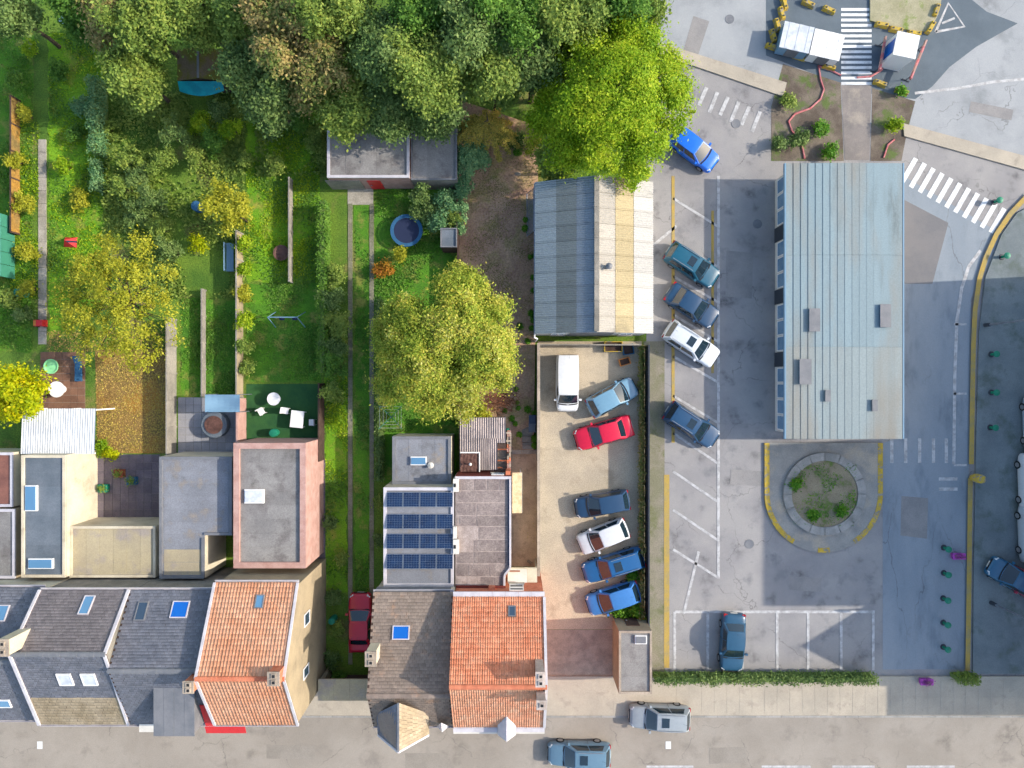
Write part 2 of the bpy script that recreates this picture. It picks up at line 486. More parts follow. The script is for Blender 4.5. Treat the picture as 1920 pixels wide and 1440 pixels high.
M['paint'] = mat("car_paint", (1, 1, 1, 1), None, objcol=True, fine=.05, sf=5, rough=.36, spec=.5, coat=.35)
M['carglass'] = mat("car_glass", S(40, 62, 76, .5), fine=0, rough=.05, spec=1.0)
M['lamp'] = mat("clear_lamp", S(236, 240, 244, .7), fine=0, rough=.15, spec=.8)
M['taillamp'] = mat("red_lamp", S(190, 30, 34, .7), fine=0, rough=.2)
M['plate'] = mat("number_plate", S(236, 234, 226, .7), fine=0, rough=.4)
M['rim'] = mat("alloy_rim", S(190, 194, 200), fine=0, rough=.35, metal=.6)

LEAF = {
 'lime': leafmat("yellow_green_leaf", [S(96, 142, 20, .86), S(136, 172, 26, .88), S(164, 190, 38, .9), S(192, 202, 48, .9)], .38),
 'olive': leafmat("olive_yellow_leaf", [S(104, 130, 34, .84), S(140, 162, 50, .88), S(172, 186, 70, .9), S(194, 184, 68, .9), S(212, 214, 122, .9)], .32),
 'gold': leafmat("golden_leaf", [S(122, 136, 34, .84), S(160, 164, 42, .86), S(186, 182, 52, .86), S(178, 186, 66, .86)], .3),
 'bright': leafmat("bright_yellow_leaf", [S(140, 164, 0, 0.84), S(186, 196, 4, 0.86), S(226, 206, 20, 0.89)], .35),
 'mid': leafmat("mid_green_leaf", [S(84, 112, 46, 0.89), S(112, 138, 58, 0.94), S(136, 156, 68, 0.96), S(154, 166, 74, 0.96)], .28),
 'dark': leafmat("dark_green_leaf", [S(68, 98, 50, 0.89), S(92, 120, 60, 0.94), S(114, 138, 74, 0.96), S(130, 150, 84, 0.96)], .26),
 'fresh': leafmat("fresh_green_leaf", [S(70, 112, 40, 0.79), S(98, 142, 50, 0.84), S(126, 164, 62, 0.86)], .26),
 'tan': leafmat("tan_autumn_leaf", [S(92, 120, 54, 0.84), S(130, 138, 70, 0.86), S(166, 150, 92, 0.89), S(192, 164, 106, 0.89)], .24),
 'laurel': leafmat("blue_green_leaf", [S(50, 96, 60, 0.89), S(84, 128, 82, 0.94), S(116, 152, 100, 0.96), S(140, 168, 106, 0.96)], .15),
 'conifer': leafmat("ochre_needle", [S(96, 104, 50, 0.96), S(150, 144, 66, 1.00), S(190, 172, 76, 1.00), S(206, 164, 80, 1.00)], .15),
 'weed': leafmat("green_weed", [S(50, 110, 20, 0.84), S(92, 150, 34, 0.89), S(132, 170, 50, 0.89)], .25),
 'litter': leafmat("fallen_leaf", [S(150, 116, 72, .74), S(188, 156, 90, .78), S(206, 182, 86, .8), S(156, 142, 76, .76)], .1),
 'rust': leafmat("orange_leaf", [S(120, 96, 20, 0.79), S(176, 132, 36, 0.82), S(190, 110, 50, 0.82)], .25),
}
# ------------------------------------------------------------------ ground, roads, markings
rng = random.Random(7)

def P(*pts, z=0.0):
    return [g(a, b, z) for a, b in pts]

struct("ground", MB().sheet([(-300, -300), (300, -300), (300, 300), (-300, 300)], 0), M['ground'])
# lawns of the long gardens (photo pixel rectangles)
def lawn(pts, m, z=.006):
    q_ = P(*pts); out = []
    for i in range(len(q_)):
        a, b = Vector(q_[i]), Vector(q_[(i + 1) % len(q_)])
        n_ = max(1, int((b - a).length / .45))
        for k in range(n_):
            p = a.lerp(b, k / n_)
            out.append((p.x + rng.uniform(-.13, .13), p.y + rng.uniform(-.13, .13)))
    return struct("lawn", MB().sheet(out, z), m)
lawn([(90, 60), (196, 60), (200, 560), (92, 640)], M['lawn'])
lawn([(-80, 30), (62, 30), (60, 380), (60, 660), (-80, 660)], M['lawn_deep'])
lawn([(340, 560), (452, 560), (452, 750), (340, 750)], M['lawn_deep'])
lawn([(462, 210), (600, 210), (600, 530), (462, 530)], M['lawn'])
lawn([(462, 532), (600, 532), (600, 716), (462, 716)], M['lawn_deep'])
lawn([(666, 380), (692, 380), (692, 1110), (666, 1110)], M['lawn_deep'])
lawn([(704, 340), (856, 340), (856, 905), (704, 905)], M['lawn_deep'])  # shade of the big tree is put into this deeper green
lawn([(610, 700), (650, 700), (650, 1110), (610, 1110)], M['lawn'])
struct("leaf_strewn_garden", MB().sheet(P((178, 655), (326, 655), (326, 850), (184, 850)), .010), M['litter'])
struct("turf_terrace", MB().sheet(P((462, 720), (606, 720), (606, 862), (462, 862)), .012), M['turf'])

# the plot: raised garden earth, patio lower down towards the house
PLOT_Z = .32
plot = struct("garden_soil", MB().prism(P((861, 190), (1010, 240), (1000, 843), (861, 843)), -.2, PLOT_Z), M['soil'])
patio = struct("patio", MB().prism(P((861, 843.5), (1008, 843.5), (1008, 1062), (861, 1062)), -.2, .05), M['patio'])
gravel = struct("gravel_yard", MB().sheet(P((1009, 640), (1203, 640), (1206, 1180), (1009, 1180)), .008), M['gravel'])
struct("yard_forecourt", MB().sheet(P((1009, 1180.5), (1218, 1180.5), (1218, 1290), (1009, 1290)), .012), M['pale_conc'])
parking = struct("parking_lot", MB().sheet(P((1212, -200), (2600, -200), (2600, 1268), (1212, 1268)), .004), M['asphalt'])
verge = struct("verge", MB().sheet(P((1206.5, 640), (1246, 640), (1246, 1262), (1206.5, 1262)), .012),
               mat("grassy_verge", S(170, 162, 146), S(150, 148, 122), .5, c3=S(128, 134, 90), s3=.7, lo3=.54, hi3=.68, fine=.2, sf=12))
road = struct("road", MB().sheet(P((1180, -300), (2600, -300), (2600, 520), (1920, 318), (1695, 252), (1470, 182), (1228, 100)), .010), M['road'])
patch = struct("new_asphalt", MB().sheet(P((1436, -60), (1785, -30), (1850, 22), (1908, 44), (1830, 88), (1780, 126), (1748, 162), (1716, 186), (1640, 178), (1560, 152), (1436, 104)), .014), M['dark_asphalt'])
buslane = struct("bus_lane", MB().sheet(P((1694, 330), (1880, 440), (1820, 560), (1812, 1255), (1655, 1255), (1655, 830), (1694, 820)), .010), M['bluepave'])
struct("asphalt_repair", MB().sheet(P((1690, 372), (1778, 418), (1748, 532), (1690, 532)), .014), M['brown_asphalt'])
street = struct("street", MB().sheet([(-300, -60), (300, -60), (300, -26.0), (-300, -26.0)], .010), M['street'])

# pavement along the street: kerb stones are pieces of it
pave = struct("pavement", MB().prism([(-300, -25.85), (300, -25.85), (300, -22.8), (-300, -22.8)], -.1, .12), M['pavement'])
kmb = MB().box(-.49, -26.0, -.1, .49, -25.852, .135)
k0 = kmb.build("kerb_stone", M['kerb'], pave)
for i in range(-40, 41):
    inst(k0, pave, loc=(i * 1.0 + .5, 0, 0))
k0.location = (41.5, 0, 0)
for i in range(34):                                   # paving slabs, the nearest rows to the yard
    for j in range(2):
        x = 8.4 + i * .98; y = -23.05 - j * 1.3
        if i == 0 and j == 0:
            sl0 = MB().box(-.475, -.62, .0, .475, .62, .128).build("paving_slab", M['pavement'], pave)
            sl0.location = (x, y - .66, 0)
        else:
            inst(sl0, pave, loc=(x, y - .66, 0))

# raised footways at the crossing
def footway(name, pts, m, h=.12):
    return struct(name, MB().prism(P(*pts), -.1, h), m)
fw = footway("footway", [(1222, 76), (1474, 156), (1468, 182), (1228, 100)], M['pavement'])
fw2 = footway("footway", [(1692, 232), (1930, 296), (1930, 322), (1694, 256)], M['pavement'])
isl = footway("traffic_island", [(1630, 0), (1640, -40), (1770, -40), (1760, 20), (1742, 62), (1690, 56), (1630, 40)],
              mat("weedy_island", S(196, 190, 160), S(176, 172, 138), .7, c3=S(140, 160, 80), s3=.9, lo3=.58, hi3=.7, fine=.2), .14)
link_path = struct("footpath", MB().sheet(P((1577, 160), (1634, 160), (1630, 300), (1584, 300)), .018),
                   mat("grey_footpath", S(164, 156, 152), S(146, 140, 138), .6, c3=S(190, 180, 168), s3=.4, fine=.14))
bank = struct("weedy_bank", MB().sheet(P((1468, 120), (1576, 155), (1582, 302), (1446, 302), (1446, 200)), .016),
              mat("weedy_earth", S(150, 138, 124), S(112, 100, 90), .5, c3=S(110, 130, 70), s3=.7, lo3=.52, hi3=.64, fine=.25, bump=.5))
bank2 = struct("weedy_bank", MB().sheet(P((1635, 165), (1716, 190), (1700, 250), (1690, 302), (1632, 302)), .016), bank.data.materials[0])

# long strip right of the bus lane
strip = struct("platform", MB().prism(P((1960, 372), (1905, 400), (1876, 440), (1846, 520), (1834, 620), (1829, 800), (1824, 1060), (1822, 1262), (2300, 1262), (2300, 372)), -.1, .13),
               mat("platform_asphalt", S(160, 172, 176, .5), S(142, 154, 160, .5), .4, c3=S(126, 140, 136, .5), s3=.5, fine=.14))

# ---- painted markings (children of the surface they are painted on)
def ln(parent, a, b, w, m, name, z=.022):
    ax, ay = g(*a); bx, by = g(*b)
    d = Vector((bx - ax, by - ay)); n_ = Vector((-d.y, d.x)).normalized() * (w / 24 / 2)
    return MB().sheet([(ax - n_.x, ay - n_.y), (bx - n_.x, by - n_.y), (bx + n_.x, by + n_.y), (ax + n_.x, ay + n_.y)], z).build(name, m, parent)

def poly_line(parent, pts, w, m, name, z=.022):
    mb = MB()
    q = [Vector(g(*p)) for p in pts]
    L = []; Rr = []
    for i, p in enumerate(q):
        d = (q[min(i + 1, len(q) - 1)] - q[max(i - 1, 0)]).normalized()
        n_ = Vector((-d.y, d.x)) * (w / 24 / 2)
        L.append(p + n_); Rr.append(p - n_)
    for i in range(len(q) - 1):
        mb.quad((Rr[i].x, Rr[i].y, z), (Rr[i + 1].x, Rr[i + 1].y, z), (L[i + 1].x, L[i + 1].y, z), (L[i].x, L[i].y, z))
    return mb.build(name, m, parent)

for i in range(15):                                   # zebra crossing at the top
    y = 18 + i * 9.9
    ln(patch, (1577, y), (1634, y), 5.2, M['white_line'], "crossing_stripe")
for i in range(11):                                   # zebra crossing beside the canopy
    t = i / 10
    cx = 1704 + (1870 - 1704) * t; cy = 318 + (412 - 318) * t
    ln(buslane, (cx + 13, cy - 21), (cx - 13, cy + 24), 9, M['white_line'], "crossing_stripe")
for i in range(6):                                    # short bars at the car park entrance
    cx = 1318 + i * 20; cy = 178 + i * 9
    ln(parking, (cx + 7, cy - 14), (cx - 8, cy + 20 + (i % 2) * 4), 7, M['faint_line'], "give_way_bar")
for a, b in (((1262, 372), (1345, 424)), ((1262, 452), (1345, 500)), ((1262, 518), (1345, 566)), ((1262, 590), (1345, 640)), ((1262, 668), (1345, 716)), ((1262, 742), (1345, 792)), ((1262, 812), (1345, 868)), ((1262, 884), (1345, 940)), ((1262, 956), (1345, 1012)), ((1262, 1030), (1345, 1082))):
    ln(parking, a, b, 4.5, M['faint_line'], "bay_line")
ln(parking, (1347, 330), (1347, 1085), 5, M['faint_line'], "bay_line", .026)
ln(parking, (1310, 1034), (1282, 1150), 5, M['faint_line'], "bay_line")
ln(parking, (1225, 460), (1268, 424), 5, M['faint_line'], "bay_line")
ln(parking, (1262, 330), (1262, 830), 6, M['yellow_line'], "yellow_line")
ln(parking, (1250, 890), (1250, 1252), 10, M['yellow_line'], "yellow_line", .024)
ln(parking, (1336, 395), (1336, 700), 5, M['yellow_line'], "yellow_line")
ln(parking, (1265, 1147), (1640, 1147), 5, M['faint_line'], "bay_line", .026)
for x in (1265, 1327, 1392, 1457, 1515, 1577, 1637):
    ln(parking, (x, 1147), (x, 1256), 5, M['faint_line'], "bay_line")
poly_line(buslane, [(1838, 470), (1816, 500), (1803, 540), (1794, 600), (1790, 700), (1788, 870)], 6, M['faint_line'], "lane_line")
for y in (608, 738, 872):
    ln(buslane, (1788, y), (1812, y), 4, M['faint_line'], "lane_tick")
for i, x in enumerate((1672, 1698, 1724, 1750, 1774)):
    ln(buslane, (x, 822), (x, 868), 6, M['faint_line'], "bar_marking")
for y in (898, 917):
    ln(buslane, (1760, y), (1795, y), 6, M['faint_line'], "bar_marking")
poly_line(buslane, [(1926, 366), (1892, 402), (1866, 440), (1846, 484), (1834, 524), (1826, 580), (1823, 640), (1821, 740), (1819, 870)], 9, M['yellow_line'], "yellow_edge_line", .024).location.z = .125
poly_line(buslane, [(1817, 896), (1815, 1060), (1813, 1200), (1812, 1256)], 9, M['yellow_line'], "yellow_edge_line", .024).location.z = .125
# outlined triangle on the dark patch, white long lines
poly_line(patch, [(1754, 60), (1778, 6), (1808, 50), (1754, 60)], 5, M['faint_line'], "yield_triangle")
ln(patch, (1766, 44), (1790, 34), 4, M['faint_line'], "yield_triangle_bar")
poly_line(road, [(1715, 175), (1800, 165), (1860, 154), (1925, 148)], 5, M['faint_line'], "lane_line")
ln(road, (1742, 52), (1756, 24), 8, M['faint_line'], "lane_line")
ln(street, (1212, 1437), (1300, 1437), 4, M['faint_line'], "lane_dash")
ln(street, (1428, 1437), (1520, 1437), 4, M['faint_line'], "lane_dash")
ln(street, (1560, 1437), (1640, 1437), 4, M['faint_line'], "lane_dash")
ln(street, (1700, 1437), (1790, 1437), 4, M['faint_line'], "lane_dash")

# utility trenches and repair patches in the asphalt
for pts, m_ in (([(1362, 470), (1412, 474), (1410, 560), (1360, 556)], 'dark_repair'), ([(1370, 880), (1436, 884), (1434, 912), (1369, 908)], 'dark_repair'),
                ([(1690, 930), (1740, 934), (1738, 1010), (1688, 1004)], 'dark_repair'), ([(1300, 30), (1330, 40), (1300, 130), (1274, 120)], 'dark_repair'), ([(1820, 190), (1900, 206), (1896, 226), (1816, 210)], 'dark_repair'),
                ([(500, 1396), (590, 1398), (590, 1424), (500, 1422)], 'dark_repair'), ([(1330, 1402), (1400, 1400), (1400, 1430), (1330, 1432)], 'dark_repair'), ([(760, 1412), (840, 1412), (840, 1440), (760, 1440)], 'brown_asphalt'), ([(1480, 1080), (1540, 1084), (1540, 1110), (1480, 1106)], 'dark_repair')):
    if 'dark_repair' not in M:
        M['dark_repair'] = mat("grey_repair", S(178, 175, 174, .58), S(164, 162, 163, .58), .6, fine=.16, sf=22)
    o_ = struct("asphalt_repair", MB().sheet(P(*pts), .0175), M[m_])
    if pts[0][1] > 1390:
        o_.data.materials[0] = M['street_repair'] if 'street_repair' in M else M.setdefault('street_repair', mat("warm_repair", S(184, 176, 166, .55), S(172, 164, 154, .55), .6, fine=.16, sf=22))
# rounded island below the long canopy: kerbed outline, planter ring
cx, cy = g(1543, 925)
def arc(cx, cy, r, a0, a1, n):
    return [(cx + r * math.cos(R(a0 + (a1 - a0) * i / n)), cy + r * math.sin(R(a0 + (a1 - a0) * i / n))) for i in range(n + 1)]
r_ = 110 / 24
top_y = g(0, 830)[1]
outline = [(cx + r_, top_y)] + arc(cx, cy, r_, 0, -180, 36) + [(cx - r_, top_y)]
round_isl = struct("rounded_island", MB().prism(outline, -.1, .13), mat("island_paving", S(186, 184, 178), S(164, 164, 162), .6, c3=S(206, 194, 176), s3=.4, fine=.16))
def ring_part(name, r0, r1, a0, a1, z0, z1, m, parent, n=14):
    o_ = arc(cx, cy, r1, a0, a1, n); i_ = arc(cx, cy, r0, a0, a1, n)
    mb = MB()
    for k in range(n):
        a, b, c, d = i_[k], o_[k], o_[k + 1], i_[k + 1]
        mb.add([(p[0], p[1], zz) for zz in (z0, z1) for p in (a, b, c, d)],
               [(4, 5, 6, 7), (1, 2, 6, 5), (3, 0, 4, 7)] if a1 > a0 else [(7, 6, 5, 4), (5, 6, 2, 1), (7, 4, 0, 3)])
    return mb.build(name, m, parent)
for a0, a1 in ((-2, -58), (-122, -178), (-84, -96)):
    ring_part("yellow_kerb", r_ - .36, r_ + .02, a0, a1, .0, .15, M['yellow'], round_isl)
for sx in (-1, 1):
    xx = cx + sx * (r_ - .17)
    MB().box(xx - .19, cy, .0, xx + .19, top_y - .02, .15).build("yellow_kerb", M['yellow'], round_isl)
planter = thing("round_planter", "round concrete planter ring with weedy earth on the rounded island", "planter", (cx, cy, .13))
for k in range(16):
    ring_part("kerb_block", 62 / 24, 77 / 24, k * 22.5 + .5, k * 22.5 + 22, .13, .34, M['kerb'], planter, 4)
MB().prism(arc(cx, cy, 62 / 24 - .01, 0, 360, 40)[:-1], .12, .27).build("earth", mat("planter_earth", S(176, 166, 140), S(158, 146, 124), .8, c3=S(112, 142, 62), s3=.8, lo3=.55, hi3=.68, fine=.25, bump=.5), planter)
# ------------------------------------------------------------------ roofs, houses
def slope_frame(x0, x1, ye, ze, yr, zr):
    """frame of a roof slope with a level eave at y=ye and ridge at y=yr"""
    back = ye > yr
    L = math.hypot(yr - ye, zr - ze)
    V = Vector((0, (yr - ye) / L, (zr - ze) / L))
    U = Vector((-1, 0, 0)) if back else Vector((1, 0, 0))
    O = Vector((x1 if back else x0, ye, ze))
    return O, U, V, U.cross(V), x1 - x0, L

PROF = [(0, .014), (.10, .034), (.24, .042), (.38, .034), (.50, .014), (.64, .003), (.80, .002), (.92, .007), (1.0, .014)]
def tile_arrays(kind, w, l):
    """verts (u,v,n) and quads of one tile; lower edge lifted, with a lip"""
    if kind == 'pan':
        pr = PROF
        lift = .034
    else:
        pr = [(0.02, .012), (.98, .012)]
        lift = .016
    n = len(pr)
    v = [(a * w, -.03, h + lift) for a, h in pr] + [(a * w, l * 1.04, h) for a, h in pr] + [(a * w, -.03, h + lift - .03) for a, h in pr]
    f = [(i, i + 1, n + i + 1, n + i) for i in range(n - 1)] + [(2 * n + i, 2 * n + i + 1, i + 1, i) for i in range(n - 1)]
    if kind != 'pan':
        v += [(pr[0][0] * w, l, -.02), (pr[1][0] * w, l, -.02)]
    return np.array(v, dtype=float), np.array(f)

def tiles(parent, frame, kind, w, l, m, rowshift=False, single=0, hole=None, name="roof_tile"):
    """cover a slope with tiles; the 'single' ones nearest the ridge are objects, the rest one joined part"""
    O, U, V, N, W, L = frame
    nc = max(1, round(W / w)); nr = max(1, round(L / l))
    w = W / nc; l = L / nr
    tv, tf = tile_arrays(kind, w, l)
    o3 = np.array(ORG[parent])
    B = np.array([list(U), list(V), list(N)])
    rs = np.random.RandomState(int(abs(O.x * 37 + O.y * 11)) + 3)
    cells = []
    for r in range(nr):
        for c in range(nc):
            sh = (w / 2 if (rowshift and r % 2) else 0)
            cells.append((c * w + sh, r * l))
    cells = [c for c in cells if not (c[0] > W - .6 * w)]
    if rowshift is False:
        pass
    if hole:
        cells = [c for c in cells if not (hole[0] < c[0] + w / 2 < hole[1] and hole[2] < c[1] + l / 2 < hole[3])]
    cells.sort(key=lambda c: -c[1])
    ind, rest = cells[:single], cells[single:]
    if ind:
        me = raw_mesh(name, tv, tf, m)
        rot = Matrix((U, V, N)).transposed().to_4x4()
        for (u, v) in ind:
            p = O + U * u + V * v - ORG[parent]
            ob = obj(name, me, parent)
            j = Matrix.Rotation(rs.normal(0, .006), 4, 'Z') @ Matrix.Rotation(rs.normal(0, .008), 4, 'X')
            ob.matrix_basis = Matrix.Translation(p) @ rot @ j
    if rest:
        k = len(tv)
        vs = np.zeros((len(rest) * k, 3)); fs = np.zeros((len(rest) * len(tf), tf.shape[1]), dtype=int)
        for i, (u, v) in enumerate(rest):
            q = tv.copy()
            q[:, 0] += u + rs.normal(0, .004); q[:, 1] += v + rs.normal(0, .006); q[:, 2] += rs.normal(0, .003)
            vs[i * k:(i + 1) * k] = q @ B + np.array(O) - o3
            fs[i * len(tf):(i + 1) * len(tf)] = tf + i * k
        ob = obj(name if not ind else "roof_tile_field", raw_mesh(name, vs, fs, m), parent)
        ob["kind"] = "stuff"

def slab_on(parent, frame, name, m, t=.05, over=0.0):
    O, U, V, N, W, L = frame
    a = O - V * over; b = a + U * W; c = b + V * (L + over); d = a + V * (L + over)
    mb = MB()
    lo = [p - N * t for p in (a, b, c, d)]
    mb.add([*lo, a, b, c, d], [(3, 2, 1, 0), (4, 5, 6, 7), (0, 1, 5, 4), (1, 2, 6, 5), (2, 3, 7, 6), (3, 0, 4, 7)])
    return mb.build(name, m, parent)

def box_on(frame, u0, u1, v0, v1, n0, n1, mb=None):
    """box standing on a slope in its own (u, v, n) coordinates"""
    O, U, V, N, W, L = frame
    mb = mb or MB()
    pt = lambda u, v, n: O + U * u + V * v + N * n
    return mb.add([pt(u0, v0, n0), pt(u1, v0, n0), pt(u1, v1, n0), pt(u0, v1, n0), pt(u0, v0, n1), pt(u1, v0, n1), pt(u1, v1, n1), pt(u0, v1, n1)],
                  [(3, 2, 1, 0), (4, 5, 6, 7), (0, 1, 5, 4), (1, 2, 6, 5), (2, 3, 7, 6), (3, 0, 4, 7)])

def skylight(roof, frame, px, py, wpx, hpx, glass, frame_m=None, zref=None):
    O, U, V, N, W, L = frame
    # intersect the view ray with the slope
    d = Vector(((px - 960) / F, (720 - py) / F, -1.0)); C = Vector((0, 0, H))
    t = (O - C).dot(N) / d.dot(N)
    p = C + d * t - O
    u = p.dot(U); v = p.dot(V)
    k = t / F
    hw = wpx * k / 2; hh = hpx * k / 2 / abs(V.y) 
    fr = frame_m or M['zinc_grey']
    mb = MB(); e = .07
    box_on(frame, u - hw, u + hw, v - hh, v - hh + e, .0, .11, mb)
    box_on(frame, u - hw, u + hw, v + hh - e, v + hh, .0, .11, mb)
    box_on(frame, u - hw, u - hw + e, v - hh + e, v + hh - e, .0, .11, mb)
    box_on(frame, u + hw - e, u + hw, v - hh + e, v + hh - e, .0, .11, mb)
    s = mb.build("skylight", fr, roof)
    ORG[s] = ORG[roof]
    box_on(frame, u - hw + e, u + hw - e, v - hh + e, v + hh - e, .0, .085).build("pane", glass, s)
    return (u - hw, u + hw, v - hh, v + hh)

def window_y(parent, x0, x1, y, z0, z1, face, name="window", m=None, glass=None, bars=1):
    """window on a wall lying across y; face=+1 looks to +y"""
    t = .06 * face; e = .07
    mb = MB()
    mb.box(x0, y, z0, x0 + e, y + t, z1).box(x1 - e, y, z0, x1, y + t, z1)
    mb.box(x0 + e, y, z0, x1 - e, y + t, z0 + e).box(x0 + e, y, z1 - e, x1 - e, y + t, z1)
    for b in range(bars):
        xm = x0 + (x1 - x0) * (b + 1) / (bars + 1)
        mb.box(xm - .03, y, z0 + e, xm + .03, y + t, z1 - e)
    w = mb.build(name, m or M['upvc'], parent)
    MB().box(x0 + e, y, z0 + e, x1 - e, y + t * .5, z1 - e).build("pane", glass or M['glass'], w)
    MB().box(x0 - .08, y, z0 - .08, x1 + .08, y + .14 * face, z0 - .002).build("sill", M['conc'], w)
    return w

def window_x(parent, x, y0, y1, z0, z1, face, name="window", m=None, glass=None):
    t = .06 * face; e = .07
    mb = MB()
    mb.box(x, y0, z0, x + t, y0 + e, z1).box(x, y1 - e, z0, x + t, y1, z1)
    mb.box(x, y0 + e, z0, x + t, y1 - e, z0 + e).box(x, y0 + e, z1 - e, x + t, y1 - e, z1)
    w = mb.build(name, m or M['upvc'], parent)
    MB().box(x, y0 + e, z0 + e, x + t * .5, y1 - e, z1 - e).build("pane", glass or M['glass'], w)
    return w

def door_y(parent, x0, x1, y, z1, face, m, z0=.05):
    d = MB().box(x0, y, z0, x1, y + .05 * face, z1).build("door", m, parent)
    MB().box(x0 + .1, y + .05 * face, z0 + 1.0, x0 + .22, y + .1 * face, z0 + 1.06).build("handle", M['metal'], d)
    return d

def house(name, label, x0, x1, yb, yf, ze, yr, zr, wall_m, kind, tile_m, tw, tl, ridge_m, single=0, verge_m=None, front_split=None, front_m=None, gutter_m=None, rows=None, slope_hole=None, ridge=True, cat="house"):
    t = thing(name, label, cat, ((x0 + x1) / 2, (yb + yf) / 2, 0))
    i = .12
    zi = .10
    prof = [(yb - i, 0), (yf + i, 0), (yf + i, ze - zi), (yr, zr - zi), (yb - i, ze - zi)]
    n = len(prof)
    mb = MB()
    vs = [(x0 + .02, y, z) for y, z in prof] + [(x1 - .02, y, z) for y, z in prof]
    mb.add(vs, [tuple(range(n)), tuple(range(2 * n - 1, n - 1, -1))] + [(k, n + k, n + (k + 1) % n, (k + 1) % n) for k in range(n)])
    wall = mb.build("wall", wall_m, t)
    fb = slope_frame(x0, x1, yb, ze, yr, zr)
    ff = slope_frame(x0, x1, yf, ze, yr, zr)
    rb = slab_on(t, fb, "roof", M['darkwood'], .08)
    rf = slab_on(t, ff, "roof", M['darkwood'], .08)
    if ridge and ridge_m:
        nrt = max(4, round((x1 - x0) / .36))
        w = (x1 - x0) / nrt
        mb = MB()
        seg = 7; r = .14
        vs = []
        for xx, rr in ((0, r * .92), (w * 1.05, r)):
            for k in range(seg):
                a = math.pi * (k / (seg - 1)) 
                vs.append((xx, rr * 1.25 * math.cos(a), rr * .85 * math.sin(a)))
        fs = [(k, seg + k, seg + k + 1, k + 1) for k in range(seg - 1)] + [tuple(range(seg)), tuple(range(2 * seg - 1, seg - 1, -1))]
        mb.add([(a, b, c) for a, b, c in vs], fs)
        ORG[rb] = ORG[t]
        p0 = Vector((x0, yr, zr + .02)) - ORG[t]
        mb2 = MB(); mb2.v = [(a + ORG[t].x, b + ORG[t].y, c + ORG[t].z) for a, b, c in mb.v]; mb2.f = mb.f
        first = mb2.build("ridge_tile", ridge_m, rb)
        for k in range(nrt):
            o_ = first if k == 0 else inst(first, rb)
            o_.location = p0 + Vector((k * w, 0, (k % 3) * .004))
    # gutters
    gm = gutter_m or M['zinc']
    for y, s in ((yb, 1), (yf, -1)):
        mb = MB()
        mb.box(x0, y - .02 * s, ze - .16, x1, y + .17 * s, ze - .12)
        mb.box(x0, y + .145 * s, ze - .118, x1, y + .17 * s, ze - .015)
        mb.build("gutter", gm, t)
    return t, wall, rb, rf, fb, ff

def chimney(t, x0, x1, y0, y1, zb, zt, m, cap_m=None, pots=1, pot_m=None):
    c = MB().box(x0, y0, zb, x1, y1, zt).build("chimney", m, t)
    MB().box(x0 - .05, y0 - .05, zt + .002, x1 + .05, y1 + .05, zt + .09).build("cap", cap_m or M['pale_conc'], c)
    for k in range(pots):
        yy = y0 + (y1 - y0) * (k + .5) / pots; xx = (x0 + x1) / 2 + .02
        MB().box(xx - .15, yy - .15, zt + .091, xx + .15, yy + .15, zt + .16).build("flue", cap_m or M['pale_conc'], c)
        MB().box(xx - .09, yy - .09, zt + .12, xx + .09, yy + .09, zt + .163).build("flue_opening", pot_m or M['black'], c)
    return c

def flat_roof_block(name, label, pts, z, wall_m, felt_m, rim_m, cat="extension", rim=.22, rimh=.12, strips=1.1, strip_axis='y', group=None, base=0.0):
    """building with a flat roof: walls, roofing strips, rim; pts world plan"""
    a = np.array(pts)
    t = thing(name, label, cat, (a[:, 0].mean(), a[:, 1].mean(), base), group)
    MB().prism(pts, base - .1, z - .03).build("wall", wall_m, t)
    r = MB().prism(pts, z - .028, z).build("roof", felt_m, t)
    n = len(pts)
    area = sum(pts[i][0] * pts[(i + 1) % n][1] - pts[(i + 1) % n][0] * pts[i][1] for i in range(n))
    q = pts if area > 0 else pts[::-1]
    for i in range(n):                                  # rim pieces
        p0 = Vector(q[i]); p1 = Vector(q[(i + 1) % n])
        d = (p1 - p0).normalized(); nn = Vector((-d.y, d.x)) * rim
        s0 = p0; s1 = p1 - d * rim * (1 if True else 0)
        MB().prism([tuple(s0), tuple(s1), tuple(s1 + nn), tuple(s0 + nn)], z + .002, z + rimh + .003 * (i % 2)).build("parapet", rim_m, t)
    # roofing strips only for simple rectangles
    x0, x1, y0, y1 = a[:, 0].min() + rim, a[:, 0].max() - rim, a[:, 1].min() + rim, a[:, 1].max() - rim
    if n == 4 and strips:
        L = (y1 - y0) if strip_axis == 'y' else (x1 - x0)
        k = max(1, round(L / strips)); w = L / k
        for i in range(k):
            hh = z + .008 + .006 * (i % 2)
            if strip_axis == 'y':
                b = MB().box(x0 + .01, y0 + i * w + .012, z - .01, x1 - .01, y0 + (i + 1) * w - .012, hh)
            else:
                b = MB().box(x0 + i * w + .012, y0 + .01, z - .01, x0 + (i + 1) * w - .012, y1 - .01, hh)
            b.build("roofing_strip", felt_m, r)
    return t, r

def rectpx(x0, y0, x1, y1, z):
    a = g(x0, y0, z); b = g(x1, y1, z)
    return [(a[0], b[1]), (b[0], b[1]), (b[0], a[1]), (a[0], a[1])]

def roof_window(parent, x0, y0, x1, y1, z, m=None, h=.18):
    """raised rooflight on a flat roof"""
    x0, x1 = sorted((x0, x1)); y0, y1 = sorted((y0, y1))
    c = MB().box(x0, y0, z - .01, x1, y1, z + h).build("rooflight", M['upvc'], parent)
    MB().box(x0 + .07, y0 + .07, z + h, x1 - .07, y1 - .07, z + h + .05).build("dome", m or M['milk'], c)
    return c

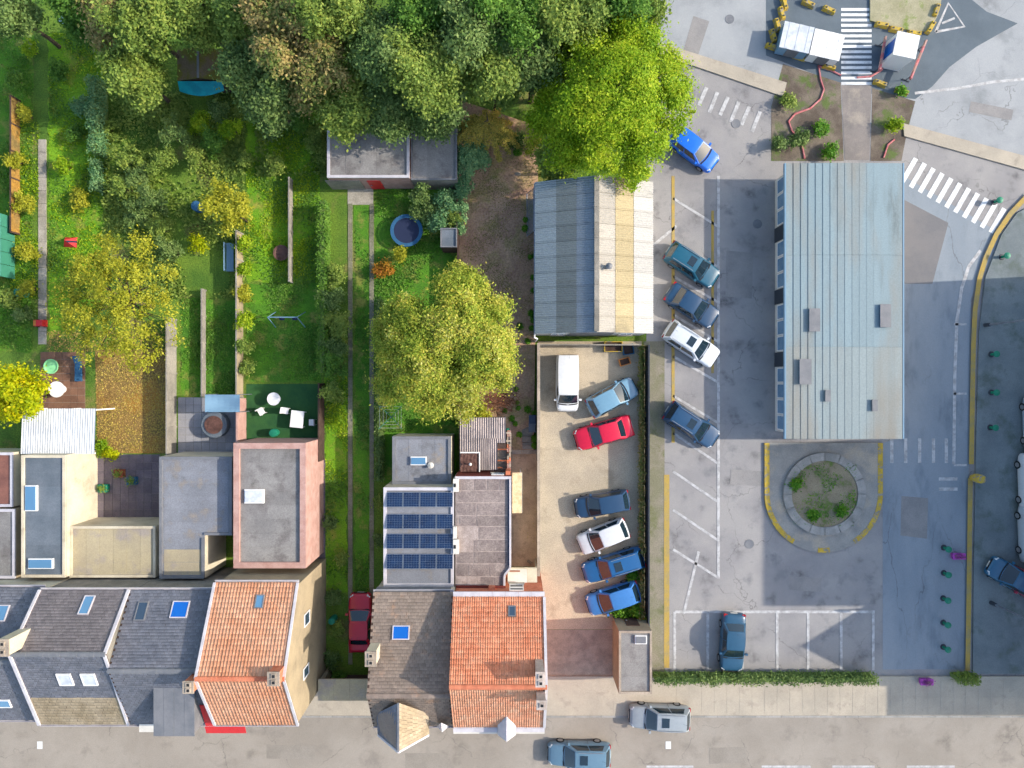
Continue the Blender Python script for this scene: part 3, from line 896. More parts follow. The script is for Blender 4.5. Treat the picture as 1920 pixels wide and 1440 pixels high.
def corr_mesh(name, w, l, pitch, amp, m, per=6, axis='x', trap=False):
    """corrugated sheet: waves across u (0..w), runs along v (0..l)"""
    n = max(2, round(w / pitch)) * per
    u = np.linspace(0, w, n + 1)
    ph = (np.arange(n + 1) % per) / per
    zz = amp * np.cos(2 * np.pi * ph) if not trap else amp * np.where(ph < .35, 1, -1)
    v = np.zeros(((n + 1) * 2, 3))
    v[:n + 1, 0] = u; v[n + 1:, 0] = u
    v[n + 1:, 1] = l
    v[:n + 1, 2] = zz; v[n + 1:, 2] = zz
    i = np.arange(n)
    f = np.stack([i, i + 1, n + 2 + i, n + 1 + i], 1)
    me = raw_mesh(name, v, f, m)
    me.shade_smooth()
    return me
# ------------------------------------------------------------------ the outlined property: tiled house, flat-roofed extension, shed, yard
XL, XR = -4.0, 2.22
YB, YR, YF, ZE, ZR = -14.48, -19.3, -23.25, 6.8, 9.6
hs, hwall, hrb, hrf, fb, ff = house("tiled_house", "terraced house with bright terracotta tiled roof, two chimneys and a white pointed dormer", XL, XR, YB, YF, ZE, YR, ZR,
    M['brick'], 'pan', M['tile'], .2, .32, M['ridge'])
hole = skylight(hs, fb, 960, 1146, 14, 17, M['glass'])
tiles(hrb, fb, 'pan', .155, .32, M['tile'], single=299, hole=hole)
tiles(hrf, ff, 'pan', .155, .32, M['tile_front'])
# broad zinc gutters (box gutter behind, cornice in front), each length of zinc a piece
for k in range(7):
    w = (XR - XL) / 7
    x0 = XL + k * w
    MB().box(x0 + .006, YB + .0, ZE - .1, x0 + w - .006, YB + .37, ZE + .0 + .004 * (k % 2)).build("gutter_length", M['zinc'], hs)
for k in range(5):
    w = (XR - XL) / 5
    x0 = XL + k * w
    MB().box(x0 + .006, YF - .42, ZE - .14, x0 + w - .006, YF + .03, ZE - .04 + .004 * (k % 2)).build("cornice_length", M['zinc'], hs)
MB().box(XL, YF - .62, ZE - .5, XR, YF - .425, ZE - .22).build("cornice", M['white'], hs)
# zinc-clad verge along the right gable
for f_, nm in ((fb, "verge_flashing"), (ff, "verge_flashing")):
    O, U, V, N, W, L = f_
    u0, u1 = (-.06, .12) if f_ is fb else (W - .12, W + .06)
    box_on(f_, u0, u1, 0, L, .03, .13).build(nm, M['zinc'], hs)
c1 = chimney(hs, 1.50, 2.02, -18.72, -17.86, 8.2, 10.75, M['chim'], M['chim'], pots=2)
c2 = chimney(hs, 1.56, 2.10, -20.12, -19.62, 8.4, 10.75, M['chim'], M['chim'], pots=1)
MB().box(1.64, -20.55, 8.2, 2.10, -20.14, 9.75).build("chimney_step", M['chim'], hs)
# rear wall: brick courses with a window, red lead strip and small pieces
for r in range(22):
    z = ZE - .34 - r * .16
    n_ = 12
    off = .11 if r % 2 else 0
    for k in range(n_):
        x0 = -.42 + k * .22 + off
        if x0 + .21 > XR - .06:
            continue
        if -.26 < x0 + .1 < .90 and 3.4 < z - .07 < 5.1:
            continue
        MB().box(x0 + .006, YB - .13, z - .152, x0 + .214, YB - .11 + rng.uniform(.0, .012), z - .006).build("brick", M['brick'], hwall)
window_y(hs, -.19, .84, YB - .12, 3.55, 5.02, 1, bars=0)
MB().box(-.12, YB - .058, 4.42, .77, YB - .02, 4.5).build("window_rail", M['upvc'], hs)
for x0, z0 in ((-3.4, .9), (-1.2, .9), (-3.4, 4.0), (-1.4, 4.0), (.6, 4.0)):
    window_y(hs, x0, x0 + 1.2, YF + .12, z0, z0 + 1.6, -1)
door_y(hs, .8, 1.75, YF + .12, 2.25, -1, M['darkwood'])
# pointed zinc dormer over the street
dx, dz, hw_ = -.36, 7.62, .62
yt, yd = -23.86, -22.15
ze_d = 6.78
dm = MB()
A = (dx, yd, dz); B_ = (dx, yt, dz)
Lf = (dx - hw_, yt + .02, ze_d); Rt = (dx + hw_, yt + .02, ze_d); Lb = (dx - hw_, -22.9, ze_d + .2); Rb = (dx + hw_, -22.9, ze_d + .2)
dm.quad(B_, A, Lb, Lf).quad(A, B_, Rt, Rb).quad(Lf, Rt, B_).quad(Lf, Lb, Rb, Rt).quad(Lb, A, Rb)
dorm = dm.build("dormer", M['zinc'], hs)
MB().bar((dx, yd, dz + .02), (dx, yt, dz + .02), .05, .05).build("ridge_roll", M['zinc'], dorm)
for s_ in (-1, 1):
    p = Vector((dx + s_ * hw_ * .5, (yt + yd) / 2 - .3, (dz + ze_d) / 2 + .05))
    MB().bar((dx + s_ * .02, -23.25, dz + .005), (dx + s_ * hw_, -23.25, ze_d + .02), .035, .035).build("seam", M['zinc'], dorm)
window_y(hs, dx - .3, dx + .3, yt + .02, 5.6, 6.6, -1)
MB().box(dx - .5, yt + .03, 5.3, dx + .5, YF + .12, 6.76).build("bay", M['white'], hs)

# ---- flat-roofed rear extension
ZF = 4.3
def q(px, py, z=ZF):
    return g(px, py, z)
xl = q(854, 0)[0]; xr = q(958.5, 0)[0]; yt_ = q(0, 893)[1]; yj0 = q(0, 1063)[1]; yj1 = q(0, 1078)[1]; xj = q(947.5, 0)[0]
yb_ = YB - .12
outline = [(xl, yb_), (xj, yb_), (xj, yj1), (xr, yj0), (xr, yt_), (xl, yt_)]
ex = thing("flat_roof_extension", "long rear extension with patched grey bitumen flat roof and white edge trim", "extension", ((xl + xr) / 2, -10, 0))
MB().prism([(p[0], p[1]) for p in outline], -.1, ZF - .05).build("wall", M['cream'], ex)
MB().box(xl, yt_ + .001, .0, xr, yt_ + .03, ZF - .06).build("rear_wall_facing", M['redbrick'], ex)
exr = MB().prism(outline, ZF - .048, ZF - .012).build("roof", M['felt_light'], ex)
# felt strips: rows with their own joints, as in the photograph
rows = [(894.5, 920), (920.8, 942.5), (943.3, 966.5), (967.5, 987), (988, 1011), (1012, 1034), (1035, 1057), (1058, 1081), (1082, 1108)]
cuts = [[853, 865, 888, 912, 936, 957], [853, 957], [853, 893, 957], [853, 860, 893, 957], [853, 858, 896.5, 957], [853, 888, 893, 957], [853, 887, 957], [853, 878, 917, 957], [853, 874, 901, 926, 947]]
xm0, xm1 = xl + .05, xr - .26
for ri, (r0, r1) in enumerate(rows):
    y1 = q(0, r0)[1]; y0 = q(0, r1)[1]
    for ci in range(len(cuts[ri]) - 1):
        a = max(q(cuts[ri][ci], 0)[0], xm0); b = min(q(cuts[ri][ci + 1], 0)[0], xm1)
        if ri == 8:
            b = min(b, xj - .22)
        gap = .03 + .04 * rng.random()
        if b - a < .12:
            continue
        pts = [(a + gap, y0 + .02 + rng.uniform(0, .02)), (b - gap * .4, y0 + .02 + rng.uniform(0, .03)), (b - gap * .4, y1 - rng.uniform(.0, .03)), (a + gap, y1 - rng.uniform(.0, .03))]
        if ri == 7 and b > xj - .3:
            pts[1] = (xj - .26, pts[1][1])
        m_ = M['felt']
        if (ri, ci) in ((4, 1), (5, 0), (8, 0), (8, 1)):
            m_ = M['felt_light2'] if 'felt_light2' in M else M['felt_light']
        MB().prism(pts, ZF - .02, ZF + .004 + .005 * rng.random()).build("felt_strip", m_, exr)
# edge trim
def trim(p0, p1, w, h, m=M['zinc'], name="edge_trim"):
    return MB().bar((p0[0], p0[1], ZF + h / 2 - .03), (p1[0], p1[1], ZF + h / 2 - .03), w, h).build(name, m, ex)
trim((xl, yt_ - .09), (xr, yt_ - .09), .19, .16)
trim((xr - .07, yt_ - .2), (xr - .07, yj0), .13, .22)
trim((xr - .07, yj0 - .02), (xj - .07, yj1), .13, .22)
trim((xj - .07, yj1 - .02), (xj - .07, yb_ + .2), .13, .22)
MB().box(xm1 + .01, yj0 + .1, ZF - .03, xr - .14, yt_ - .2, ZF - .008).build("shaded_gutter", M['bluewall'], ex)  # dark blue shading of the gutter is put into this strip's colour
trim((xl + .02, yb_ + .1), (xj, yb_ + .1), .16, .14, M['redbrick'], "lead_strip")
# party-wall parapet with flue blocks on the left edge
for py0, py1, w in ((897, 921, .34), (986, 1008, .2), (1010, 1037, .36)):
    y1 = q(0, py0)[1]; y0 = q(0, py1)[1]
    pb = MB().box(xl - .14, y0, 1.0, xl + w - .1, y1, ZF + .32).build("flue_block", M['white'], ex)
    if w > .3:
        MB().box(xl - .1, (y0 + y1) / 2 - .12, ZF + .30, xl + .06, (y0 + y1) / 2 + .14, ZF + .34).build("flue_opening", M['black'], pb)
# orange brick vent and a small bent pipe on the roof
a = q(917, 1097); b = q(928, 1103)
vent = MB().box(a[0], b[1], ZF, b[0], a[1], ZF + .42).build("brick_vent", M['brick'], ex)
MB().box(a[0] - .03, b[1] - .03, ZF + .42, b[0] + .03, a[1] + .03, ZF + .47).build("cap", M['brick'], vent)
pp = q(857, 1103)
MB().path([(pp[0], pp[1], ZF), (pp[0], pp[1], ZF + .35), (pp[0] + .15, pp[1] + .05, ZF + .5)], .05, n=8).build("vent_pipe", M['brick'], ex)
# rear window and door of the extension, facing the garden
yw = yt_ + .03
window_y(ex, q(921, 0)[0], q(945, 0)[0], yw, ZF - 1.0, ZF - .3, 1, glass=M['skyglass'], bars=1)
MB().box(q(948, 0)[0], yw, 1.2, q(957, 0)[0], yw + .28, ZF - .5).build("pier", M['brick'], ex)
# canopy over the yard, sand-coloured sheets
ZC = 2.75
cn = thing("lean_to_canopy", "sand coloured lean-to canopy over the patio beside the flat roof", "canopy", (*g(969, 925, ZC), .05))
a = g(960.5, 886, ZC); b = g(978.5, 962, ZC)
for k in range(4):
    y1 = a[1] + (b[1] - a[1]) * k / 4; y0 = a[1] + (b[1] - a[1]) * (k + 1) / 4
    MB().add([(a[0], y0 + .005, ZC + .10), (b[0] + rng.uniform(-.02, .02), y0 + .005, ZC), (b[0], y1, ZC), (a[0], y1, ZC + .10), (a[0], y0 + .005, ZC + .05), (b[0], y0 + .005, ZC - .05), (b[0], y1, ZC - .05), (a[0], y1, ZC + .05)],
             [(0, 1, 2, 3), (7, 6, 5, 4), (4, 5, 1, 0), (5, 6, 2, 1), (6, 7, 3, 2), (7, 4, 0, 3)]).build("roof_sheet", M['osb'], cn)
for y in (a[1] - .1, b[1] + .1):
    MB().box(b[0] - .14, y - .05, .05, b[0] - .05, y + .05, ZC - .04).build("post", M['upvc'], cn)
MB().box(b[0] - .03, b[1], ZC - .09, b[0] + .05, a[1], ZC - .052).build("gutter", M['conc'], cn)
# porch over the back door
ZP = 3.1
pr = thing("back_porch", "cream lean-to porch roof against the brick rear wall below the window", "porch", (.9, -13.9, .05))
a = g(952, 1067, 2.75); b = g(1006, 1084, ZP)
xa, xb = a[0], 1.85
yo, yi = a[1], YB - .115
for k, (p0, p1, m_) in enumerate(((xa, xa + .72, M['white']), (xa + .725, xa + 1.42, M['white']), (xa + 1.43, xb, M['cream']))):
    MB().add([(p0, yo, 2.72), (p1, yo, 2.72), (p1, yi, ZP), (p0, yi, ZP), (p0, yo, 2.66), (p1, yo, 2.66), (p1, yi, ZP - .06), (p0, yi, ZP - .06)],
             [(3, 2, 1, 0), (4, 5, 6, 7), (0, 1, 5, 4), (1, 2, 6, 5), (2, 3, 7, 6), (3, 0, 4, 7)]).build("roof_panel", m_, pr)
MB().box(xa, yo - .02, 2.45, xb, yo + .06, 2.655).build("beam", M['cream'], pr)
for x in (xa + .05, xb - .1):
    MB().box(x, yo - .01, .05, x + .09, yo + .05, 2.45).build("post", M['cream'], pr)
bt = tag(MB().box(*g(956, 1069.5, 2.8), 2.78, *g(975, 1071.5, 2.8), 2.84).build("board", M['wood']), "thin orange board lying on the cream porch roof", "board")
bt.location.z += .02

# ---- shed with corrugated fibre-cement roof
ZS = 2.55
sh = thing("corrugated_shed", "garden shed with ribbed fibre cement roof, partly unroofed beside a broken brick wall", "shed", (*g(905, 832, ZS), PLOT_Z - .2))
def qs(px, py):
    return g(px, py, ZS)
pitch = .172
def shed_sheet(px0, px1, py0, py1, dz, name="roof_sheet"):
    x0, y1 = qs(px0, py0); x1, y0 = qs(px1, py1)
    me = corr_mesh(name, x1 - x0, y1 - y0, pitch, .055, M['fibre'], per=8)
    o_ = obj(name, me, sh)
    o_.location = Vector((x0, y0, ZS + dz)) - ORG[sh]
    o_.rotation_euler = (rng.uniform(-.004, .004), 0, rng.uniform(-.004, .004))
    return o_
w4 = 21.3
for k in range(4):
    shed_sheet(863 + k * w4, 863 + (k + 1) * w4, 783, 822, .045 + .006 * (k % 2))
shed_sheet(863, 884.3, 819, 850, .0); shed_sheet(884.3, 901, 819, 850, .006)
shed_sheet(901, 916.5, 819, 881.5, .0); shed_sheet(916.5, 932.5, 819, 881.5, .006)
shed_sheet(932.5, 948.5, 819, 830.5, .0)
x0, y1 = qs(862, 783); x1, y0 = qs(948, 884)
tq = .12
sw = MB()
sw.box(x0, y1 - tq - .05, .1, x1, y1 - .05, ZS - .06)
sw.box(x0, y0 + .1, .1, x0 + tq, y1 - tq - .06, ZS - .06)
sw.build("wall", M['conc'], sh)
# timber: ridge purlins, open rafters over the unroofed corner
for py, m_ in ((787, M['darkwood']), (822, M['darkwood']), (842.8, M['wood']), (863.8, M['wood']), (880, M['darkwood'])):
    a = qs(864 if py < 840 else 928, py); b = qs(950 if py > 835 else 947, py)
    MB().box(a[0], a[1] - .05, ZS - .17, b[0], a[1] + .05, ZS - .05).build("rafter", m_, sh)
MB().box(*qs(933, 831.5), ZS - .10, *qs(948.5, 841.5), ZS - .04).build("board", M['darkwood'], sh)
MB().box(*qs(933, 842), 1.7, *qs(949.5, 885), 1.78).build("raised_floor", M['pale_conc'], sh)  # floor lifted and pale, added to brighten the open corner
a = qs(931, 876.5); b = qs(942, 878.5)
MB().box(a[0], b[1], ZS - .3, b[0], a[1], ZS - .24).build("plank", M['wood'], sh)
# broken brick wall along the open corner: single bricks
bx0, by1 = g(950.6, 811, 2.1)
brick_me = None
bw = thing("broken_brick_wall", "ragged brick wall stub with loose bricks on top, right of the ribbed shed roof", "wall", (*g(954, 850, 1.8), .2))
ys = by1
cnt = 0
for course in range(9):
    z = .25 + course * .225
    yy = g(0, 811, 1.9)[1]
    yend = g(0, 886, 1.9)[1]
    if course == 8:
        yy -= .0
    k = 0
    while yy > yend:
        for col_ in range(2):
            if course == 8 and rng.random() < .45:
                continue
            if course == 7 and rng.random() < .12:
                continue
            xx = g(950.8, 0, 1.9)[0] + col_ * .15 + rng.uniform(-.01, .01)
            m_ = M['brick'] if rng.random() < .28 else (M['pale_conc'] if rng.random() < .5 else M['pinkbrick'])
            if brick_me is None:
                brick_me = {}
            if m_.name not in brick_me:
                brick_me[m_.name] = MB().box(-.065, -.13, 0, .065, .13, .2).build("brick", m_, bw, smooth=False)
                ob = brick_me[m_.name]
                for v_ in ob.data.vertices:
                    v_.co += ORG[bw]
            else:
                ob = inst(brick_me[m_.name], bw)
            ob.location = Vector((xx + .065, yy - .14 + (.12 if course % 2 else 0), z)) - ORG[bw]
            ob.rotation_euler = (0, 0, rng.uniform(-.08, .08) if course > 6 else 0)
        yy -= .285
for py in (811.5, 826.5):
    a = g(949, py, 2.2); b = g(957.5, py, 2.2)
    MB().bar((a[0], a[1], 2.3), (b[0], b[1], 2.3), .12, .1).build("lintel", M['pale_conc'], bw)
a = g(957.8, 812, 2.2); b = g(957.8, 848, 2.2)
MB().bar((a[0], a[1], 2.31), (b[0], b[1], 2.31), .07, .07).build("coping", M['pale_conc'], bw)
# small flat tarred roof with white trim between shed and extension
ZT = 2.75
tr = thing("tarred_lean_to", "small brown tarred lean-to roof with white metal trim and a vent pipe", "shed", (*g(881, 866, ZT), .05))
a = g(863, 848, ZT); b = g(899, 884.5, ZT)
n_ = 18
vs = []; fs = []
for j in range(n_ + 1):
    for i in range(n_ + 1):
        x = a[0] + (b[0] - a[0]) * i / n_; y = b[1] + (a[1] - b[1]) * j / n_
        vs.append((x, y, ZT - .02 + .018 * math.sin(i * 1.9 + 1.2 * math.sin(j * .7)) + .014 * math.sin(j * 1.3 + i * .6) + rng.uniform(-.006, .006)))
for j in range(n_):
    for i in range(n_):
        k = j * (n_ + 1) + i
        fs.append((k, k + 1, k + n_ + 2, k + n_ + 1))
MB().add(vs, fs).build("roof_sheet", M['tarp'], tr, smooth=True)
MB().box(a[0] + .02, b[1] + .02, .1, b[0] - .04, a[1] - .04, ZT - .08).build("wall", M['conc'], tr)
MB().box(a[0], a[1] - .06, ZT - .02, b[0] + .04, a[1] + .03, ZT + .06).build("trim", M['upvc'], tr)
MB().box(b[0] - .03, b[1], ZT - .02, b[0] + .04, a[1] - .062, ZT + .063).build("trim", M['upvc'], tr)
c = g(882, 870.5, ZT + .4)
MB().lathe([(.05, ZT - .05), (.05, ZT + .42), (.10, ZT + .42), (.11, ZT + .5), (.03, ZT + .56)], c[0], c[1], 12).build("vent_pipe", M['upvc'], tr)

# ---- coping stones and steps down from the garden to the patio
cop = thing("retaining_coping", "row of pale coping stones between earth garden and concrete patio", "coping", (*g(982, 847, .3), .05))
for p0, p1 in ((959.5, 977.4), (978, 1001), (1001.6, 1007.6)):
    a = g(p0, 843.6, PLOT_Z); b = g(p1, 851.5, PLOT_Z)
    MB().box(a[0], b[1], .03, b[0], a[1], PLOT_Z + rng.uniform(.0, .03)).build("coping_stone", M['pale_conc'], cop)
st = thing("garden_steps", "three worn concrete steps set in the earth above the patio", "steps", (*g(989, 832, .4), PLOT_Z - .1))
for k, (p0, p1, xx0, xx1) in enumerate(((818.5, 829, 978.5, 995), (829.8, 835.5, 979.5, 998), (836, 842.5, 979.5, 998.5))):
    a = g(xx0, p0, .45); b = g(xx1, p1, .45)
    MB().box(a[0], b[1], .1, b[0], a[1], PLOT_Z + .14 - .05 * k).build("step", M['conc'], st)
pad = tag(MB().prism([g(*p, PLOT_Z) for p in ((978.5, 806), (990, 800), (1000, 812), (996, 818), (979, 818))], PLOT_Z - .05, PLOT_Z + .03).build("stone_slab", M['conc']), "cracked stone slab sunk in the earth above the garden steps", "slab")
# bins
def wheelie(px, py, m, label):
    x, y = g(px, py, .95)
    z0 = PLOT_Z
    t = thing("wheeled_bin", label, "bin", (x, y, z0), "bins by the yard wall")
    b_ = MB()
    b_.add([(x - .21, y - .25, z0 + .04), (x + .21, y - .25, z0 + .04), (x + .21, y + .25, z0 + .04), (x - .21, y + .25, z0 + .04),
            (x - .27, y - .31, z0 + .92), (x + .27, y - .31, z0 + .92), (x + .27, y + .31, z0 + .92), (x - .27, y + .31, z0 + .92)],
           [(3, 2, 1, 0), (0, 1, 5, 4), (1, 2, 6, 5), (2, 3, 7, 6), (3, 0, 4, 7), (4, 5, 6, 7)])
    b_.build("body", m, t)
    l_ = MB()
    l_.box(x - .29, y - .33, z0 + .925, x + .29, y + .33, z0 + .965)
    l_.box(x - .20, y - .22, z0 + .965, x + .20, y + .20, z0 + .995)
    lid = l_.build("lid", m, t)
    MB().tube((x + .24, y - .24, z0 + .99), (x + .24, y + .24, z0 + .99), .022).build("handle", M['black'], lid)
    for s_ in (-1, 1):
        MB().tube((x + .2, y + s_ * .18, z0 + .1), (x + .2, y + s_ * .24, z0 + .1), .1, n=12).build("wheel", M['black'], t)
wheelie(998.5, 786, M['bin'], "dark blue wheeled bin, upper one of two by the yard wall")
wheelie(998, 802, M['bin2'], "dull grey wheeled bin, lower one of two by the yard wall")
bk = tag(MB().box(-.06, -.12, 0, .06, .12, .09).build("loose_brick", M['pale_conc'], origin=(0, 0, 0)), "single pale brick lying at the foot of the patio near the porch", "brick")
bk.location = (*g(992.5, 1053), .055); bk.rotation_euler = (0, 0, R(52)); bk.scale = (1.5, 1.5, 1.3)
st_ = tag(MB().lathe([(.16, 0), (.22, .04), (.12, .10), (.02, .12)], 0, 0, 8).build("stone", M['pale_conc'], origin=(0, 0, 0)), "pale flat stone lying alone on the brown earth at the far end", "stone")
st_.location = (*g(971, 326, PLOT_Z), PLOT_Z - .01); st_.scale = (1.1, .7, .8)
# wire mesh panel leaning on the hall wall
mp = thing("mesh_panel", "steel wire mesh panel leaning against the hall wall in the earth garden", "panel", (*g(990, 400, PLOT_Z), PLOT_Z))
bA = Vector((*g(988, 363, PLOT_Z), PLOT_Z)); bB = Vector((*g(988, 443, PLOT_Z), PLOT_Z))
tA = Vector((*g(1000.5, 353, 1.75), 1.75)); tB = Vector((*g(1000.5, 433, 1.75), 1.75))
for p0, p1 in ((bA, bB), (tA, tB), (bA, tA), (bB, tB)):
    MB().tube(p0, p1, .03, n=8).build("frame_tube", M['metal'], mp)
mb = MB()
for k in range(1, 34):
    mb.tube(bA.lerp(bB, k / 34), tA.lerp(tB, k / 34), .006, n=3, cap=False)
for k in range(1, 12):
    mb.tube(bA.lerp(tA, k / 12), bB.lerp(tB, k / 12), .006, n=3, cap=False)
mb.build("wire_mesh", M['metal'], mp)
# boundary wall towards the gravel yard
wl = thing("boundary_wall", "tall rendered boundary wall between patio and gravel yard", "wall", (*g(1006, 850), 0))
y0 = g(0, 1066)[1]; y1 = g(0, 646)[1]
n_ = 12
for k in range(n_):
    ya = y0 + (y1 - y0) * k / n_; yb2 = y0 + (y1 - y0) * (k + 1) / n_
    MB().box(1.93, ya + .005, -.05, 2.07, yb2 - .005, 2.05).build("wall_panel", M['conc'], wl)
    MB().box(1.89, ya + .005, 2.052, 2.11, yb2 - .005, 2.12).build("coping_stone", M['pale_conc'], wl)
# left fence of the plot with a timber rail
# ------------------------------------------------------------------ garden fences: posts and panels
def fence(label, a, b, h, m_panel, m_post, step=2.0, z0=0.0, name="panel_fence", cat="fence", zpx=None, th=.05):
    ax, ay = g(*a, z0); bx, by = g(*b, z0)
    L = math.hypot(bx - ax, by - ay)
    n_ = max(1, round(L / step)); s_ = L / n_
    ang = math.atan2(by - ay, bx - ax)
    t = thing(name, label, cat, (ax, ay, z0), rz=ang)
    ORG[t] = Vector((0, 0, 0))
    p0 = MB().box(-.06, -.06, -.1, .06, .06, h + .06).build("post", m_post, t)
    q0 = MB().box(.062, -th / 2, .05, s_ - .062, th / 2, h).build("panel", m_panel, t)
    c0 = MB().box(.062, -.05, h + .002, s_ - .062, .05, h + .05).build("capping", m_post, t)
    for k in range(1, n_ + 1):
        c = inst(p0, t); c.location = (k * s_, 0, 0)
    for k in range(1, n_):
        c = inst(q0, t); c.location = (k * s_, 0, 0)
        c = inst(c0, t); c.location = (k * s_, 0, 0)
    return t
# ------------------------------------------------------------------ neighbouring houses along the street
def front_openings(t, x0, x1, yf, ze, door_m):
    w = (x1 - x0)
    for k in range(3):
        xx = x0 + w * (k + .5) / 3 - .5
        window_y(t, xx, xx + 1.0, yf + .12, 4.0, 5.4, -1)
        if k < 2:
            window_y(t, xx, xx + 1.0, yf + .12, 1.0, 2.6, -1)
    door_y(t, x1 - 1.5, x1 - .6, yf + .12, 2.3, -1, door_m)

# orange-roofed house with the wide gable
n3, w3, rb3, rf3, fb3, ff3 = house("orange_roof_house", "tall house with pale orange roof and bare gable beside the car driveway", -20.2, -14.5, -13.5, -23.1, 6.8, -18.8, 9.55, M['beige'], 'pan', M['tile2'], .22, .34, M['ridge'])
skylight(n3, fb3, 487, 1128, 16, 22, M['skyglass'])
tiles(rb3, fb3, 'pan', .22, .34, M['tile2']); tiles(rf3, ff3, 'pan', .22, .34, M['tile2'])
chimney(n3, -15.3, -14.62, -18.9, -18.1, 8.4, 10.2, M['brick'], pots=2)
for f_ in (fb3, ff3):
    O, U, V, N, W, L = f_
    for u0, u1 in ((-.05, .12), (W - .12, W + .05)):
        box_on(f_, u0, u1, 0, L, .03, .12).build("verge_flashing", M['zinc'], n3)
window_x(n3, -14.5, -20.6, -19.8, 4.6, 5.8, 1); window_x(n3, -14.5, -17.0, -16.1, 4.4, 5.6, 1)
front_openings(n3, -20.2, -14.5, -23.1, 6.8, M['darkwood'])
aw = thing("shop_awning", "red awning on the street front below the orange roof", "awning", (-20.0, -23.3, 5.4))
for k in range(5):
    x0 = -21.4 + k * .56
    MB().add([(x0, -23.3, 5.9), (x0 + .55, -23.3, 5.9), (x0 + .55, -24.45, 5.4), (x0, -24.45, 5.4), (x0, -23.3, 5.86), (x0 + .55, -23.3, 5.86), (x0 + .55, -24.45, 5.36), (x0, -24.45, 5.36)],
             [(3, 2, 1, 0), (4, 5, 6, 7), (0, 1, 5, 4), (1, 2, 6, 5), (2, 3, 7, 6), (3, 0, 4, 7)]).build("awning_panel", M['red'], aw)
MB().box(-21.4, -23.3, 5.82, -18.6, -23.15, 5.94).build("awning_rail", M['metal'], aw)

# slate house
n2, w2, rb2, rf2, fb2, ff2 = house("slate_house", "dark slate house with vivid blue skylight, between grey-brown and orange roofs", -26.3, -20.22, -14.2, -23.4, 6.2, -18.67, 8.7, M['conc'], 'slate', M['slate'], .26, .2, M['zinc_grey'])
h1_ = skylight(n2, fb2, 338, 1143, 32, 27, M['blueglass'], M['zinc'])
skylight(n2, fb2, 266, 1146, 20, 30, M['glass'], M['zinc_grey'])
tiles(rb2, fb2, 'slate', .26, .2, M['slate'], rowshift=True); tiles(rf2, ff2, 'slate', .26, .2, M['slate'], rowshift=True)
d = MB().box(-23.6, -23.2, 5.9, -21.1, -19.8, 7.9).build("dormer", M['zinc_grey'], n2)
for k in range(4):
    x0 = -23.72 + k * .68
    MB().box(x0, -23.3, 7.905, x0 + .67, -19.7, 7.96 + .01 * (k % 2)).build("dormer_sheet", M['zinc_grey'], d)
window_y(n2, -23.2, -21.5, -23.2, 6.4, 7.6, -1)
MB().box(-25.6, -23.9, 5.5, -23.7, -23.35, 6.3).build("balcony", M['white'], n2)
front_openings(n2, -26.3, -20.22, -23.4, 6.2, M['darkwood'])
MB().add([(-21.02, -21.6, 7.25), (-20.3, -21.6, 7.25), (-20.3, -23.5, 6.3), (-21.02, -23.5, 6.3), (-21.02, -21.6, 6.9), (-20.3, -21.6, 6.9), (-20.3, -23.5, 5.9), (-21.02, -23.5, 5.9)], [(3, 2, 1, 0), (4, 5, 6, 7), (0, 1, 5, 4), (1, 2, 6, 5), (2, 3, 7, 6), (3, 0, 4, 7)]).build("red_dormer_cheek", M['red'], n2)
chimney(n2, -20.85, -20.25, -19.6, -18.9, 7.6, 9.7, M['brick'], pots=2)

# grey-brown house with two white rooflights
n1, w1, rb1, rf1, fb1, ff1 = house("grey_brown_house", "grey brown roofed house with two white rooflights over the street side", -32.5, -26.32, -14.2, -23.4, 6.2, -17.5, 8.9, M['conc'], 'slate', M['brownslate'], .26, .2, M['zinc_grey'])
skylight(n1, fb1, 163, 1135, 20, 28, M['skyglass'], M['zinc'])
skylight(n1, ff1, 123, 1273, 27, 27, M['milk'], M['upvc']); skylight(n1, ff1, 168, 1273, 27, 27, M['milk'], M['upvc'])
tiles(rb1, fb1, 'slate', .26, .2, M['brownslate'], rowshift=True)
O, U, V, N, W, L = ff1
lowf = (O, U, V, N, W, L * .40); upf = (O + V * (L * .40), U, V, N, W, L * .60)
tiles(rf1, lowf, 'slate', .26, .25, M['beige_tile'], rowshift=True, name="beige_roof_tile")
tiles(rf1, upf, 'slate', .26, .2, M['slate'], rowshift=True)
for f_ in (fb1, ff1):
    O, U, V, N, W, L = f_
    for u0, u1 in ((-.08, .12), (W - .12, W + .05)):
        box_on(f_, u0, u1, 0, L, .03, .14).build("verge_flashing", M['zinc'], n1)
chimney(n1, -32.6, -31.9, -17.2, -16.2, 7.8, 9.8, M['cream'], pots=2)
front_openings(n1, -32.5, -26.32, -23.4, 6.2, M['darkwood'])

# leftmost dark house, cut by the picture edge
n0, w0, rb0, rf0, fb0, ff0 = house("dark_roof_house", "dark blue grey roofed house at the left edge of the terrace", -39.6, -32.62, -14.2, -23.4, 5.6, -18.4, 7.9, M['cream'], 'slate', M['slate'], .26, .2, M['zinc_grey'])
skylight(n0, fb0, 4, 1150, 22, 26, M['skyglass'], M['zinc']); skylight(n0, ff0, 8, 1318, 26, 18, M['skyglass'], M['upvc'])
tiles(rb0, fb0, 'slate', .26, .2, M['slate'], rowshift=True); tiles(rf0, ff0, 'slate', .26, .2, M['slate'], rowshift=True)
front_openings(n0, -39.6, -32.62, -23.4, 5.6, M['darkwood'])

